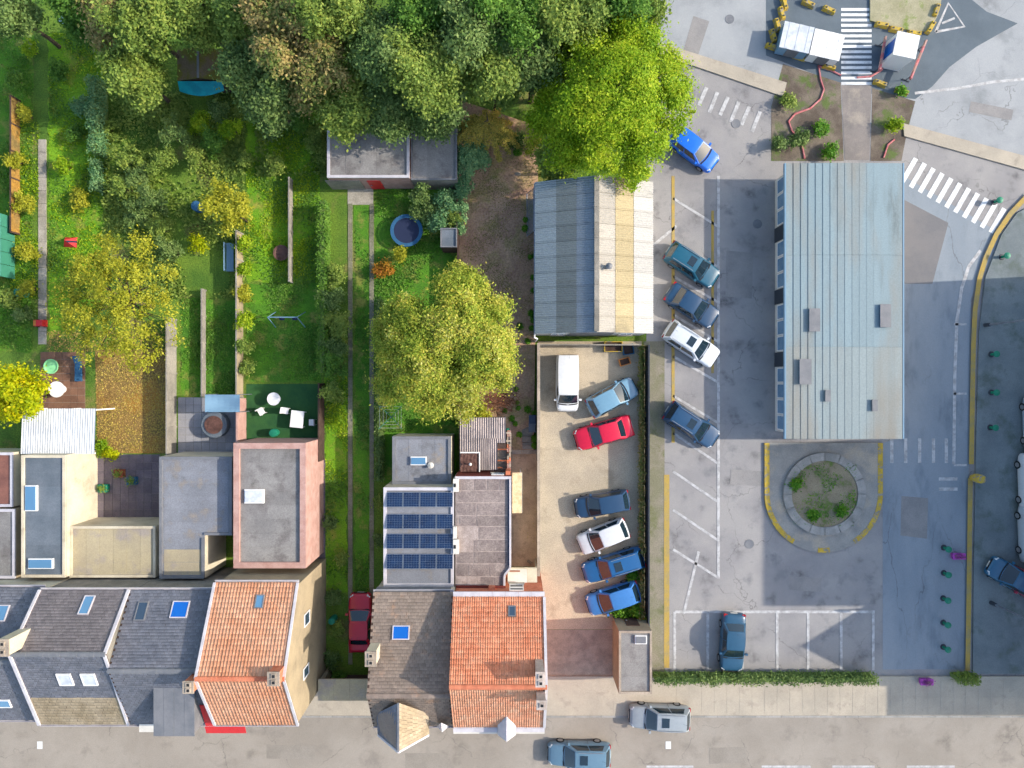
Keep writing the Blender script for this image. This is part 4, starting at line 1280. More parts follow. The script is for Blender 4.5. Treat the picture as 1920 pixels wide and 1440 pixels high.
# house left of the outlined one, with the big pointed gable to the street
n4, w4_, rb4, rf4, fb4, ff4 = house("grey_tiled_house", "grey brown tiled house with pointed street gable, left neighbour of the terracotta roof", -9.6, -4.04, -14.4, -23.6, 6.0, -20.6, 8.0, M['cream'], 'slate', M['brown_tile'], .26, .22, M['brown_tile'])
skylight(n4, fb4, 752, 1186, 32, 24, M['blueglass'], M['zinc'])
tiles(rb4, fb4, 'slate', .26, .22, M['brown_tile'], rowshift=True); tiles(rf4, ff4, 'slate', .26, .22, M['brown_tile'], rowshift=True)
gx, gz, gw = -7.45, 8.35, 1.75
gy0, gy1 = -20.9, -24.1
gb = MB()
A = (gx, gy0, gz); B_ = (gx, gy1, gz); Lf = (gx - gw, gy1 + .05, 6.3); Rt = (gx + gw, gy1 + .05, 6.3); Lb = (gx - gw, -22.4, 6.7); Rb = (gx + gw, -22.4, 6.7)
gb.quad(B_, A, Lb, Lf).quad(A, B_, Rt, Rb).quad(Lf, Rt, B_).quad(Lb, A, Rb).quad(Lf, Lb, Rb, Rt)
gbo = gb.build("street_gable", M['brown_tile'], n4)
def tri_tiles(parent, A, B, C, D, m, sign):
    """courses of slate on the sloping quad A(ridge back) B(ridge front) C(eave front) D(eave back)"""
    A, B, C, D = map(Vector, (A, B, C, D))
    mb = MB()
    nr = 11
    for r in range(nr):
        t0 = r / nr; t1 = (r + 1.05) / nr
        a0 = A.lerp(D, t0); b0 = B.lerp(C, t0); a1 = A.lerp(D, t1); b1 = B.lerp(C, t1)
        N = (b0 - a0).cross(a1 - a0).normalized()
        if N.z < 0:
            N = -N
        ln_ = (b0 - a0).length
        nn = max(1, int(ln_ / .26))
        for k in range(nn):
            u0, u1 = k / nn + .004, (k + 1) / nn - .004
            mb.quad(a0.lerp(b0, u0) + N * .008, a0.lerp(b0, u1) + N * .008, a1.lerp(b1, u1) + N * .026, a1.lerp(b1, u0) + N * .026)
    o_ = mb.build("gable_tile", m, parent)
    o_["kind"] = "stuff"
tri_tiles(gbo, A, B_, Lf, Lb, M['slate'], -1); tri_tiles(gbo, A, B_, Rt, Rb, M['beige_tile'], 1)  # sun side beige, far side dark: light put into the tile colours
MB().bar((gx, gy0, gz + .03), (gx, gy1, gz + .03), .12, .08).build("ridge_capping", M['zinc_grey'], gbo)
for s_, (e0, e1) in ((-1, (Lf, B_)), (1, (Rt, B_))):
    MB().bar((e0[0], e0[1] - .03, e0[2] + .03), (e1[0], e1[1] - .03, e1[2] + .03), .14, .08).build("verge_flashing", M['zinc'], gbo)
MB().box(gx - 1.3, gy1 + .3, 0, gx + 1.3, -23.4, 6.28).build("bay", M['cream'], n4)
window_y(n4, gx - .8, gx + .8, gy1 + .3, 3.8, 5.6, -1); window_y(n4, gx - .8, gx + .8, gy1 + .3, .9, 2.6, -1)
# small white spire dormer at its right end
sx_, sy_ = g(829, 1362, 6.9)
sp = MB()
ap = (sx_, sy_ + .55, 7.5); fr_ = (sx_, sy_ - .35, 7.0)
sp.quad(ap, (sx_ - .42, sy_ - .3, 6.3), fr_).quad(ap, fr_, (sx_ + .42, sy_ - .3, 6.3)).quad((sx_ - .42, sy_ - .3, 6.3), (sx_ + .42, sy_ - .3, 6.3), fr_).quad(ap, (sx_ + .42, sy_ - .3, 6.3), (sx_ - .42, sy_ - .3, 6.3))
sp.build("white_dormer", M['zinc'], n4)
chimney(n4, -9.55, -8.9, -18.4, -17.5, 6.6, 8.5, M['cream'], pots=2)
front_openings(n4, -9.6, -4.04, -23.6, 6.0, M['darkwood'])
MB().box(-9.5, -14.52, 5.0, -4.3, -14.3, 5.9).build("rear_cladding", M['zinc_grey'], n4)

# ------------------------------------------------------------------ rear extensions of the neighbours
# solar-panelled one
se, ser = flat_roof_block("solar_extension", "flat roofed extension carrying four rows of blue solar panels", [(-9.2, -14.5), (-4.16, -14.5), (-4.16, -7.4), (-9.2, -7.4)], 4.25, M['cream'], M['flat_blue'], M['zinc'], strips=1.0)  # felt tinted blue with the shade lying on this grey roof
sa = thing("solar_array", "four rows of tilted blue solar panels on the flat roof left of the bitumen roof", "solar panels", (-6.7, -10.5, 4.26))
pw, ph = 1.16, 1.5
first = None
for r, py in enumerate((937, 978, 1015, 1053)):
    yc = g(0, py, 4.5)[1]
    for k in range(4):
        xc = -9.0 + .62 + k * (pw + .03)
        tilt = R(9)
        if first is None:
            pmb = MB().box(-pw / 2, -.52, -.02, pw / 2, .52, .02)
            pmb.v = [(a + ORG[sa].x, b + ORG[sa].y, c + ORG[sa].z) for a, b, c in pmb.v]
            fo = pmb.build("panel", M['metal'], sa)
            cm = MB()
            for i in range(6):
                for j in range(6):
                    x0 = -pw / 2 + .03 + i * (pw - .06) / 6; y0 = -.49 + j * .98 / 6
                    cm.quad((x0 + .006, y0 + .006, .024), (x0 + (pw - .06) / 6 - .006, y0 + .006, .024), (x0 + (pw - .06) / 6 - .006, y0 + .98 / 6 - .006, .024), (x0 + .006, y0 + .98 / 6 - .006, .024))
            cm.v = [(a + ORG[sa].x, b + ORG[sa].y, c + ORG[sa].z) for a, b, c in cm.v]
            cells = cm.build("cell_field", M['solar'], fo)
            lg = MB().box(-pw / 2 + .1, .36, -.26, -pw / 2 + .14, .40, -.02).box(pw / 2 - .14, .36, -.26, pw / 2 - .1, .40, -.02)
            lg.v = [(a + ORG[sa].x, b + ORG[sa].y, c + ORG[sa].z) for a, b, c in lg.v]
            legs = lg.build("support", M['metal'], fo)
            first = fo
            o_ = fo
        else:
            o_ = copy_tree(first, sa)
        o_.location = Vector((xc, yc, 4.45)) - ORG[sa]
        o_.rotation_euler = (-tilt, 0, 0)
# garden room: bluish shade is put into its grey felt
gr, grr = flat_roof_block("garden_room", "flat roofed garden room, its grey felt tinted with bluish shade, behind the solar extension", rectpx(736, 818, 846, 908, 2.8), 2.8, M['cream'], M['flat_blue'], M['zinc_grey'], strips=1.05, strip_axis='x')
roof_window(gr, *g(770, 856, 2.9), *g(800, 872, 2.9), 2.8, M['skyglass'])
MB().lathe([(.2, 2.8), (.2, 3.1), (.24, 3.1), (.02, 3.2)], *g(808, 872, 2.9), 10).build("vent", M['white'], gr)
# pink parapet one behind the orange house
pe, per_ = flat_roof_block("pink_parapet_extension", "grey flat roof framed by pink brick parapet behind the orange roof", rectpx(440, 830, 575, 1064, 4.3), 4.3, M['pinkbrick'], M['flat_grey'], M['pinkbrick'], rim=.42, rimh=.22, strips=1.05)
roof_window(pe, *g(460, 917, 4.3), *g(496, 943, 4.3), 4.3)
window_x(pe, -15.12, -8.4, -6.8, 1.2, 2.4, 1); window_x(pe, -15.12, -11.6, -10.4, 1.0, 2.4, 1)
# blue-grey L-shaped one with dark courtyard
q3 = lambda x, y: g(x, y, 3.6)
be, ber = flat_roof_block("blue_grey_extension", "blue grey flat roof with a dark courtyard notch behind the slate house",
    [q3(300, 1084), q3(384, 1084), q3(384, 1003), q3(436, 1003), q3(436, 856), q3(300, 856)], 3.6, M['cream'], M['flat_blue'], M['zinc_grey'], rim=.2)
for k in range(6):
    y0 = q3(0, 860 + k * 23.5)[1]; y1 = q3(0, 860 + (k + 1) * 23.5)[1]
    MB().box(q3(308, 0)[0], y1 + .012, 3.59, q3(428, 0)[0], y0 - .012, 3.608 + .006 * (k % 2)).build("roofing_strip", M['flat_blue'], ber)
for k in range(3):
    y0 = q3(0, 1006 + k * 24)[1]; y1 = q3(0, 1006 + (k + 1) * 24)[1]
    MB().box(q3(308, 0)[0], y1 + .012, 3.59, q3(377, 0)[0], y0 - .012, 3.608 + .006 * (k % 2)).build("roofing_strip", M['flat_beige' if k else 'flat_blue'], ber)
# beige one
bg, bgr = flat_roof_block("beige_flat_roof_extension", "beige flat roof extension behind the grey brown house", rectpx(132, 986, 293, 1082, 3.2), 3.2, M['cream'], M['flat_beige'], M['cream'], rim=.18, strips=1.0, strip_axis='x')
# dark roof with cream wall and roof windows
de, der = flat_roof_block("dark_flat_roof_extension", "narrow dark flat roof with cream sunlit side wall and two rooflights", rectpx(42, 853, 124, 1082, 3.7), 3.7, M['cream'], M['flat_dark'], M['cream'], rim=.2, strips=1.1)
roof_window(de, *g(48, 910, 3.8), *g(70, 958, 3.8), 3.7, M['skyglass']); roof_window(de, *g(54, 1047, 3.8), *g(100, 1066, 3.8), 3.7, M['skyglass'])
# white corrugated veranda
ZV = 2.6
vr = thing("white_veranda", "bright white corrugated veranda roof at the garden end", "veranda", (*g(108, 808, ZV), 0))
a = g(40, 766, ZV); b = g(178, 851, ZV)
nsh = 5
w = (b[0] - a[0]) / nsh
for k in range(nsh):
    me = corr_mesh("roof_sheet", w, a[1] - b[1], .17, .018, M['whitesheet'], per=6)
    o_ = obj("roof_sheet", me, vr)
    o_.location = Vector((a[0] + k * w, b[1], ZV + .05 + .01 * (k % 2))) - ORG[vr]
    o_.rotation_euler = (R(-3), 0, 0)
for x in (a[0] + .1, (a[0] + b[0]) / 2, b[0] - .1):
    MB().box(x - .05, a[1] - .15, 0, x + .05, a[1] - .05, ZV - .2).build("post", M['upvc'], vr)
MB().box(a[0], a[1] - .16, ZV - .22, b[0], a[1] - .04, ZV - .15).build("beam", M['upvc'], vr)
MB().box(a[0], b[1], ZV - .1, b[0], b[1] + .1, ZV + .02).build("wall_plate", M['upvc'], vr)
# red-brown roof and grey roof at the left edge
flat_roof_block("red_brown_extension", "red brown flat roof at the left picture edge", rectpx(-60, 848, 26, 950, 3.0), 3.0, M['cream'], M['flat_red'], M['zinc'], rim=.2, strips=1.0)
flat_roof_block("grey_lean_to", "small grey flat roof at the left edge above the dark roofed house", rectpx(-60, 954, 30, 1084, 3.2), 3.2, M['beige'], M['flat_grey'], M['zinc'], rim=.2, strips=1.0)
# paved yards
def paving(name, x0, y0, x1, y1, m, step, z=.02):
    base = struct(name, MB().sheet(P((x0, y0), (x1, y0), (x1, y1), (x0, y1)), z - .008), M['conc'])
    a = g(x0, y0); b = g(x1, y1)
    nx = max(1, round(abs(b[0] - a[0]) / step)); ny = max(1, round(abs(b[1] - a[1]) / step))
    w = (b[0] - a[0]) / nx; h_ = (a[1] - b[1]) / ny
    f0 = None
    for i in range(nx):
        for j in range(ny):
            if f0 is None:
                f0 = MB().box(.012, .012, -.02, w - .012, h_ - .012, .012).build("paving_slab", m, base); o_ = f0
            else:
                o_ = inst(f0, base)
            o_.location = (a[0] + i * w, b[1] + j * h_, z + rng.uniform(0, .006))
    return base
paving("paved_yard", 182, 852, 300, 1000, M['slab'], .62)
paving("paved_side_yard", 578, 862, 610, 1070, M['slab'], .6)
paving("paved_terrace", 76, 660, 160, 768, mat("brown_paving", S(158, 118, 96), S(140, 104, 86), .8, fine=.15, rnd=.12), .6)
paving("paved_terrace", 334, 745, 452, 858, mat("pale_blue_paving", S(184, 184, 190), S(166, 168, 178), .8, fine=.12, rnd=.1), .62)
# gate roof across the driveway
gt = thing("gate_roof", "low cream roof over the driveway gate beside the orange house", "gateway", (-12.2, -23.0, 0))
for k in range(4):
    x0 = -14.4 + k * 1.18
    MB().box(x0 + .005, -23.5, 2.5, x0 + 1.175, -21.9, 2.62 + .01 * (k % 2)).build("roof_sheet", M['flat_beige'], gt)
for x in (-14.38, -9.95):
    MB().box(x, -23.3, 0, x + .3, -22.1, 2.495).build("pier", M['beige'], gt)
MB().box(-14.05, -22.75, .05, -9.97, -22.69, 2.3).build("gate", M['darkwood'], gt)
# wheel tracks in the drive, in cast lengths
for s_, px in ((0, 657), (1, 697)):
    tr_ = thing("wheel_track", ("left" if s_ == 0 else "right") + " one of two concrete wheel tracks running down the grass drive", "track", (*g(px, 800), 0), "wheel tracks of the grass drive")
    x = g(px, 0)[0]
    y = g(0, 382)[1]
    k = 0
    while y > g(0, 1215)[1]:
        l_ = 1.5
        MB().box(x - .17 + rng.uniform(-.015, .015), y - l_ + .02, -.05, x + .17, y, .035 + rng.uniform(0, .012)).build("track_slab", M['track'], tr_)
        y -= l_
MB_ = MB().sheet(P((652, 340), (700, 340), (700, 384), (652, 384)), .03)
struct("track_apron", MB_, M['path'])

# garden sheds at the far end
ZG = 2.7
sd, sdr = flat_roof_block("flat_roof_garden_shed", "wide grey flat roof shed with pale blue edges at the end of the grass drive", rectpx(614, 214, 768, 334, ZG), ZG, M['pinkbrick'], M['flat_grey'], M['zinc'], rim=.2, strips=1.2, strip_axis='x')
a = g(700, 0, 0)[0]
door_y(sd, -10.9, -9.9, g(0, 334, ZG)[1], 2.1, -1, M['red'])
MB().box(-14.0, g(0, 334, ZG)[1] - .06, .05, -11.4, g(0, 334, ZG)[1] - .002, 2.2).build("garage_door", M['conc'], sd)
flat_roof_block("low_grey_shed", "lower pale grey roof joined to the right of the wide shed", rectpx(771, 238, 857, 338, 2.35), 2.35, M['conc'], M['flat_grey'], M['zinc_grey'], rim=.12, strips=1.2, strip_axis='x')
hut = thing("mossy_hut", "mossy roofed garden hut with a turquoise awning among the trees", "hut", (*g(375, 125, 2.4), 0))
a = g(331, 92, 2.4); b = g(420, 150, 2.4)
xm = (a[0] + b[0]) / 2
for x0, x1, z0, z1 in ((a[0], xm - .03, 2.3, 2.75), (xm + .03, b[0], 2.75, 2.3)):
    MB().add([(x0, b[1], z0), (x1, b[1], z1), (x1, a[1], z1), (x0, a[1], z0), (x0, b[1], z0 - .06), (x1, b[1], z1 - .06), (x1, a[1], z1 - .06), (x0, a[1], z0 - .06)],
             [(0, 1, 2, 3), (7, 6, 5, 4), (4, 5, 1, 0), (5, 6, 2, 1), (6, 7, 3, 2), (7, 4, 0, 3)]).build("roof_slope", M['moss'], hut)
MB().bar((xm, b[1], 2.77), (xm, a[1], 2.77), .16, .05).build("ridge_capping", M['zinc_grey'], hut)
MB().box(a[0] + .15, b[1] + .1, 0, b[0] - .15, a[1] - .1, 2.23).build("wall", M['darkwood'], hut)
mb = MB()
n_ = 12
for k in range(n_):
    x0 = a[0] + (b[0] - a[0]) * (.0 + .95 * k / n_); x1 = a[0] + (b[0] - a[0]) * (.95 * (k + 1) / n_)
    o0 = .55 + .45 * math.sin(math.pi * (k / n_) * .9 + .2); o1 = .55 + .45 * math.sin(math.pi * ((k + 1) / n_) * .9 + .2)
    mb.quad((x0, b[1] - .02, 2.25), (x0, b[1] - o0, 1.95), (x1, b[1] - o1, 1.95), (x1, b[1] - .02, 2.25))
mb.build("awning", M['teal'], hut)

# ------------------------------------------------------------------ hall beside the earth garden
hx0, hx1, hy0, hy1, hze, hzr = 1.74, 10.08, 3.66, 14.5, 4.0, 5.6
hm = (hx0 + hx1) / 2
hall = thing("gabled_hall", "large gabled hall with fibre cement roof, sunlit slope painted cream and shaded slope grey, beside the parking bays", "hall", (hm, (hy0 + hy1) / 2, 0))
mb = MB()
prof = [(hx0 + .08, 0), (hx1 - .08, 0), (hx1 - .08, hze - .08), (hm, hzr - .08), (hx0 + .08, hze - .08)]
n_ = 5
mb.add([(x, hy0 + .12, z) for x, z in prof] + [(x, hy1 - .12, z) for x, z in prof], [tuple(range(n_)), tuple(range(2 * n_ - 1, n_ - 1, -1))] + [(k, n_ + k, n_ + (k + 1) % n_, (k + 1) % n_) for k in range(n_)])
mb.build("wall", M['white'], hall)
MB().box(hx0 + .04, hy0 + .1, .3, hx0 + .079, hy1 - .1, hze - .1).build("side_cladding", M['bluewall'], hall)
cols_shaded = [S(166, 180, 188, .62), S(140, 150, 152, .62), S(150, 164, 178, .62)]  # shaded slope in greys, sunlit slope in creams: light put into colour
cols_sunlit = [S(214, 212, 208, .62), S(206, 190, 152, .62), S(204, 198, 188, .62)]
ncol = 10
cw = (hy1 - hy0) / ncol
Ls = math.hypot(hm - hx0, hzr - hze)
ang = math.atan2(hzr - hze, hm - hx0)
me_sheet = corr_mesh("roof_sheet", cw + .08, Ls / 3 + .12, .177, .026, M['fibre_obj'], per=6)
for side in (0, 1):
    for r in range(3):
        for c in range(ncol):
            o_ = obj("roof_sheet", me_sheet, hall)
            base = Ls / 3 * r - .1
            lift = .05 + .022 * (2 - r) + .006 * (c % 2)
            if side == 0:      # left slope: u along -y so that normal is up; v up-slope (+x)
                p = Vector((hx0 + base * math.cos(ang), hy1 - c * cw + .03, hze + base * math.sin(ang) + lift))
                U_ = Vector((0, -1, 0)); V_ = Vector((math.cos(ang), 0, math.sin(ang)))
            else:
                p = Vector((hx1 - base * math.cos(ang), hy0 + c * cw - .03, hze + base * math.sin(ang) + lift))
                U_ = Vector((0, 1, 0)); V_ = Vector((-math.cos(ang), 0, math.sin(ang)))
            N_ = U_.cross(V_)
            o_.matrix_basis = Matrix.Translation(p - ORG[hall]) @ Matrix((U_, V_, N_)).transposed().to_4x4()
            base_c = (cols_shaded if side == 0 else cols_sunlit)[r]
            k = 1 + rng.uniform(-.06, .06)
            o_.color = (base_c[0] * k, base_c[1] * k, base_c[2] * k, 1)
for c in range(ncol):
    y0 = hy0 + c * cw
    MB().bar((hm - .01, y0 + .01, hzr + .10 + .008 * (c % 2)), (hm - .01, y0 + cw - .01, hzr + .10 + .008 * (c % 2)), .34, .05).build("ridge_capping", M['conc'], hall)
for c in range(5):
    y0 = hy0 + c * (hy1 - hy0) / 5
    MB().box(hx0 - .16, y0 + .01, hze - .14, hx0 - .02, y0 + (hy1 - hy0) / 5 - .01, hze - .02).build("gutter_length", M['metal'], hall)
MB().path([(hx0 - .09, hy0 - .02, hze - .1), (hx0 - .12, hy0 - .28, hze - .3), (hx0 + .1, hy0 - .35, hze - .7), (hx0 + .1, hy0 - .35, .1)], .06, n=8).build("downpipe", M['upvc'], hall)
MB().box(hm - 1.6, hy0 + .06, 0, hm + 1.6, hy0 + .118, 3.2).build("roller_door", M['zinc_grey'], hall)
for x in (hx0 + 1.2, hx1 - 2.0):
    window_y(hall, x, x + 1.0, hy0 + .12, 1.4, 2.6, -1)
MB().lathe([(.16, 5.0), (.16, 5.75), (.24, 5.78), (.05, 5.9)], *g(1141, 500, 5.5), 10).build("roof_vent", M['zinc_grey'], hall)

# ------------------------------------------------------------------ long canopy building
cz = 2.95
ca = g(1474, 306, cz); cb = g(1692, 823, cz)
cpy = thing("long_pavilion", "long low pavilion with pale blue grey seamed metal roof beside the bus lane", "pavilion", ((ca[0] + cb[0]) / 2, (ca[1] + cb[1]) / 2, 0))
MB().box(ca[0] + .35, cb[1] + .4, 0, cb[0] - .35, ca[1] - .4, cz - .25).build("wall", M['white'], cpy)
npn = 16
pw_ = (cb[0] - ca[0]) / npn
for k in range(npn):
    x0 = ca[0] + k * pw_
    hh = cz + .10 * math.sin(math.pi * (k + .5) / npn)
    for s_ in range(3):
        y0 = cb[1] + (ca[1] - cb[1]) * s_ / 3; y1 = cb[1] + (ca[1] - cb[1]) * (s_ + 1) / 3
        if k == 0 and s_ == 0:
            f0 = MB()
            f0.box(ORG[cpy].x + .004, ORG[cpy].y + .004, -.1, ORG[cpy].x + pw_ - .004, ORG[cpy].y + (y1 - y0) - .008, 0)
            f0.box(ORG[cpy].x - .012, ORG[cpy].y + .01, -.1, ORG[cpy].x + .0035, ORG[cpy].y + (y1 - y0) - .008, .018)
            pan0 = f0.build("roof_panel", M['panel_obj'], cpy); o_ = pan0
        else:
            o_ = inst(pan0, cpy)
        o_.location = Vector((x0, y0, hh)) - Vector((ORG[cpy].x, ORG[cpy].y, 0))
        kk = 1 + rng.uniform(-.03, .03)
        b_ = S(156, 180, 190, .58) if s_ else S(166, 182, 186, .58)
        o_.color = (b_[0] * kk, b_[1] * kk, b_[2] * kk, 1)
for x0, x1 in ((ca[0] - .12, ca[0] - .02), (cb[0] + .02, cb[0] + .12)):
    MB().box(x0, cb[1], cz - .22, x1, ca[1], cz + .03).build("fascia", M['paleblue'], cpy)
ny = 16
for k in range(ny):                                  # glazed bays on the side facing the car park
    y0 = cb[1] + .5 + (ca[1] - cb[1] - 1.0) * k / ny; y1 = cb[1] + .5 + (ca[1] - cb[1] - 1.0) * (k + 1) / ny
    if k in (4, 8, 12):
        MB().box(ca[0] + .28, y0 + .05, .05, ca[0] + .34, y1 - .05, 2.3).build("door", M['darkmetal'], cpy)
    else:
        window_x(cpy, ca[0] + .35, y0 + .04, y1 - .04, .5, 2.6, -1, glass=M['canopyglass'])
for px, py, s_ in ((1527, 600, 1.0), (1510, 697, 1.1), (1660, 592, 1.0), (1552, 742, .5), (1640, 760, .5)):
    x, y = g(px, py, cz + .2)
    bx_ = MB().box(x - .35 * s_, y - .8 * s_, cz - .02, x + .35 * s_, y + .8 * s_, cz + .22).build("roof_unit", M['bluerim' if s_ > .9 else 'zinc_grey'], cpy)
    MB().box(x - .4 * s_, y - .85 * s_, cz + .222, x + .4 * s_, y + .85 * s_, cz + .26).build("lid", M['zinc_grey'], bx_)

# small flat-roofed hut by the street and its yard
hu, hur = flat_roof_block("street_hut", "small grey flat roofed hut with pale rim near the street at the gravel yard", rectpx(1160, 1182, 1222, 1300, 3.0), 3.0, M['beige'], M['flat_grey'], M['pale_conc'], rim=.16, strips=1.0)
roof_window(hu, *g(1190, 1190, 3.0), *g(1212, 1206, 3.0), 3.0, M['zinc_grey'])
door_y(hu, 8.6, 9.6, g(0, 1182, 3)[1], 2.1, 1, M['darkwood'])

# ------------------------------------------------------------------ tall buildings east of the lane, outside the picture, whose shade lies on the lot
def block(name, label, x0, x1, y0, y1, z, m):
    t = thing(name, label, "building", ((x0 + x1) / 2, (y0 + y1) / 2, 0))
    MB().box(x0, y0, 0, x1, y1, z).build("wall", m, t)
    MB().box(x0 - .1, y0, z + .002, x1, y1, z + .25).build("roof", M['flat_grey'], t)
    k = 0
    zz = 1.0
    while zz < z - 2:
        yy = y0 + .8
        while yy < y1 - 1.6:
            window_x(t, x0, yy, yy + 1.2, zz, zz + 1.5, -1)
            yy += 2.6
        zz += 2.9
    return t
block("office_block", "flat roofed office block beyond the right edge of the picture, shading the lane", 44.2, 56, -16.0, -3.4, 14.1, M['conc'])
block("low_block", "lower block beyond the right edge, north of the office block", 44.2, 56, -3.39, 8.6, 8.3, M['cream'])
block("corner_block", "eaves-high block at the street corner beyond the right edge", 44.2, 56, -25.0, -22.6, 8.6, M['cream'])
gh = thing("gabled_house", "steep gabled house beyond the right edge, its gable shadow pointing across the bays", "house", (50, -19.3, 0))
mb = MB()
prof = [(-22.58, 0), (-16.02, 0), (-16.02, 9.2), (-19.3, 12.6), (-22.58, 9.2)]
mb.add([(44.2, y, z) for y, z in prof] + [(56, y, z) for y, z in prof], [tuple(range(4, -1, -1)), tuple(range(5, 10))] + [((k + 1) % 5, 5 + (k + 1) % 5, 5 + k, k) for k in range(5)])
mb.build("wall", M['brick'], gh)
for ye, ze_ in ((-22.7, 9.1), (-15.95, 9.2)):
    f_ = slope_frame(44.1, 56, ye, ze_, -19.3, 12.65)
    slab_on(gh, f_, "roof", M['slate'], .08)
for yy in (-21.6, -19.9, -18.2):
    for zz in (1.0, 4.0, 7.0):
        window_x(gh, 44.2, yy, yy + 1.0, zz, zz + 1.5, -1)
# ------------------------------------------------------------------ vehicles
def loft(stations, ring):
    """stations: (x, halfwidth, zbottom, ztop); ring: (u, v) pairs round the section"""
    mb = MB()
    n_ = len(ring)
    vs = []
    for x, w, zb, zt in stations:
        for u, v in ring:
            vs.append((x, u * w, zb + v * (zt - zb)))
    fs = []
    for i in range(len(stations) - 1):
        for k in range(n_):
            a = i * n_ + k; b = i * n_ + (k + 1) % n_
            fs.append((a, b, b + n_, a + n_))
    fs.append(tuple(range(n_ - 1, -1, -1)))
    fs.append(tuple((len(stations) - 1) * n_ + k for k in range(n_)))
    mb.add(vs, [f[::-1] for f in fs])
    return mb

RING = [(-.86, 0), (-.98, .12), (-1, .38), (-.99, .66), (-.95, .86), (-.86, .97), (-.6, 1.01), (-.25, 1.03), (.25, 1.03), (.6, 1.01), (.86, .97), (.95, .86), (.99, .66), (1, .38), (.98, .12), (.86, 0)]

def make_car(kind):
    spec = {
        'hatch': dict(L=4.1, W=1.76, zs=.92, zr=1.48, wb=.245, wf=.055, rf=-.36, rb=-.468, hood=.80, tail=.94),
        'sedan': dict(L=4.6, W=1.82, zs=.90, zr=1.44, wb=.215, wf=.065, rf=-.235, rb=-.36, hood=.80, tail=.92),
        'estate': dict(L=4.65, W=1.82, zs=.92, zr=1.50, wb=.225, wf=.075, rf=-.40, rb=-.478, hood=.80, tail=.94),
        'van': dict(L=4.7, W=1.86, zs=1.0, zr=1.86, wb=.345, wf=.20, rf=-.475, rb=-.492, hood=.95, tail=1.02),
    }[kind]
    L, W = spec['L'], spec['W']
    t = link(bpy.data.objects.new(kind, None)); ORG[t] = Vector((0, 0, 0))
    hw = W / 2
    zs, hd, tl = spec['zs'], spec['hood'], spec['tail']
    fr = [(-.5, .74, .34, tl - .34), (-.494, .83, .28, tl - .14), (-.478, .90, .24, tl - .05), (-.44, .955, .2, tl), (-.36, .985, .19, zs), (-.2, 1, .18, zs), (0, 1, .18, zs), (.18, 1, .18, zs), (.26, .99, .18, zs - .02),
          (.34, .97, .19, hd + .05), (.41, .94, .2, hd), (.455, .89, .22, hd - .06), (.48, .82, .25, hd - .14), (.494, .74, .28, hd - .24), (.5, .66, .32, hd - .34)]
    body = loft([(x * L, w * hw, zb, zt) for x, w, zb, zt in fr], RING).build("body", M['paint'], t, smooth=50)
    # cabin: rounded loft
    bz, rz_ = zs - .04, spec['zr']
    x0, x1, x2, x3 = spec['rb'] * L, spec['rf'] * L, spec['wf'] * L, spec['wb'] * L
    wb_, wt_ = hw * .93, hw * (.76 if kind != 'van' else .86)
    CR = [(-1, 0), (-.99, .05)]
    mb = MB()
    nx, ny = 12, 8
    # roof grid with crown
    def wtop(s_):
        return wt_ * (1 - .07 * (2 * s_ - 1) ** 4)
    vs = []; fs = []
    for i in range(nx + 1):
        s_ = i / nx
        x = x1 + (x2 - x1) * s_
        for j in range(ny + 1):
            u = 2 * j / ny - 1
            zz = rz_ - .035 * u * u - .045 * abs(2 * s_ - 1) ** 2.5
            vs.append((x, u * wtop(s_), zz))
    for i in range(nx):
        for j in range(ny):
            k = i * (ny + 1) + j
            fs.append((k, k + ny + 1, k + ny + 2, k + 1))
    mb.add(vs, fs)
    top = lambda i, j: vs[i * (ny + 1) + j]
    # windscreen and rear faces (painted frames), sides
    def fan(pts_top, pts_bot, flip):
        m_ = len(pts_top)
        f_ = [(k, k + 1, m_ + k + 1, m_ + k) for k in range(m_ - 1)]
        if flip:
            f_ = [q_[::-1] for q_ in f_]
        mb.add(list(pts_top) + list(pts_bot), f_)
    bf = [(x3 + .10 * (1 - (2 * j / ny - 1) ** 2), (2 * j / ny - 1) * wb_, bz) for j in range(ny + 1)]
    bb = [(x0 - .06 * (1 - (2 * j / ny - 1) ** 2), (2 * j / ny - 1) * wb_, bz) for j in range(ny + 1)]
    tf = [top(nx, j) for j in range(ny + 1)]; tb = [top(0, j) for j in range(ny + 1)]
    fan(tf, bf, True); fan(tb, bb, False)
    for sd in (0, 1):
        j = 0 if sd == 0 else ny
        tp = [tb[j]] + [top(i, j) for i in range(1, nx)] + [tf[j]]
        bt_ = [bb[j]] + [(x0 + (x3 - x0) * i / nx, (1 if sd else -1) * wb_ * 1.015, bz) for i in range(1, nx)] + [bf[j]]
        fan(tp, bt_, sd == 0)
    cab = mb.build("cabin", M['paint'], t, smooth=50)
    # glass: lerp patches pushed out a little
    def patch_(pt, pb, name, e0=.08, e1=.92, v0=.06, v1=.90, off=(0, 0, .012), m=M['carglass']):
        k = len(pt)
        g_ = MB()
        def row(v):
            r_ = [Vector(pt[i]).lerp(Vector(pb[i]), v) for i in range(k)]
            out = []
            nn = 8
            for q_ in range(nn + 1):
                s_ = (e0 + (e1 - e0) * q_ / nn) * (k - 1)
                i = min(int(s_), k - 2)
                out.append(r_[i].lerp(r_[i + 1], s_ - i) + Vector(off))
            return out
        a, b = row(v0), row(v1)
        m_ = len(a)
        g_.add(a + b, [(i, i + 1, m_ + i + 1, m_ + i) for i in range(m_ - 1)])
        return g_.build(name, m, t, smooth=True)
    patch_(tf, bf, "windscreen", .05, .95, .07, .95, (.012, 0, .012))
    patch_(tb, bb, "rear_window", .08, .92, .08, .82, (-.012, 0, .010))
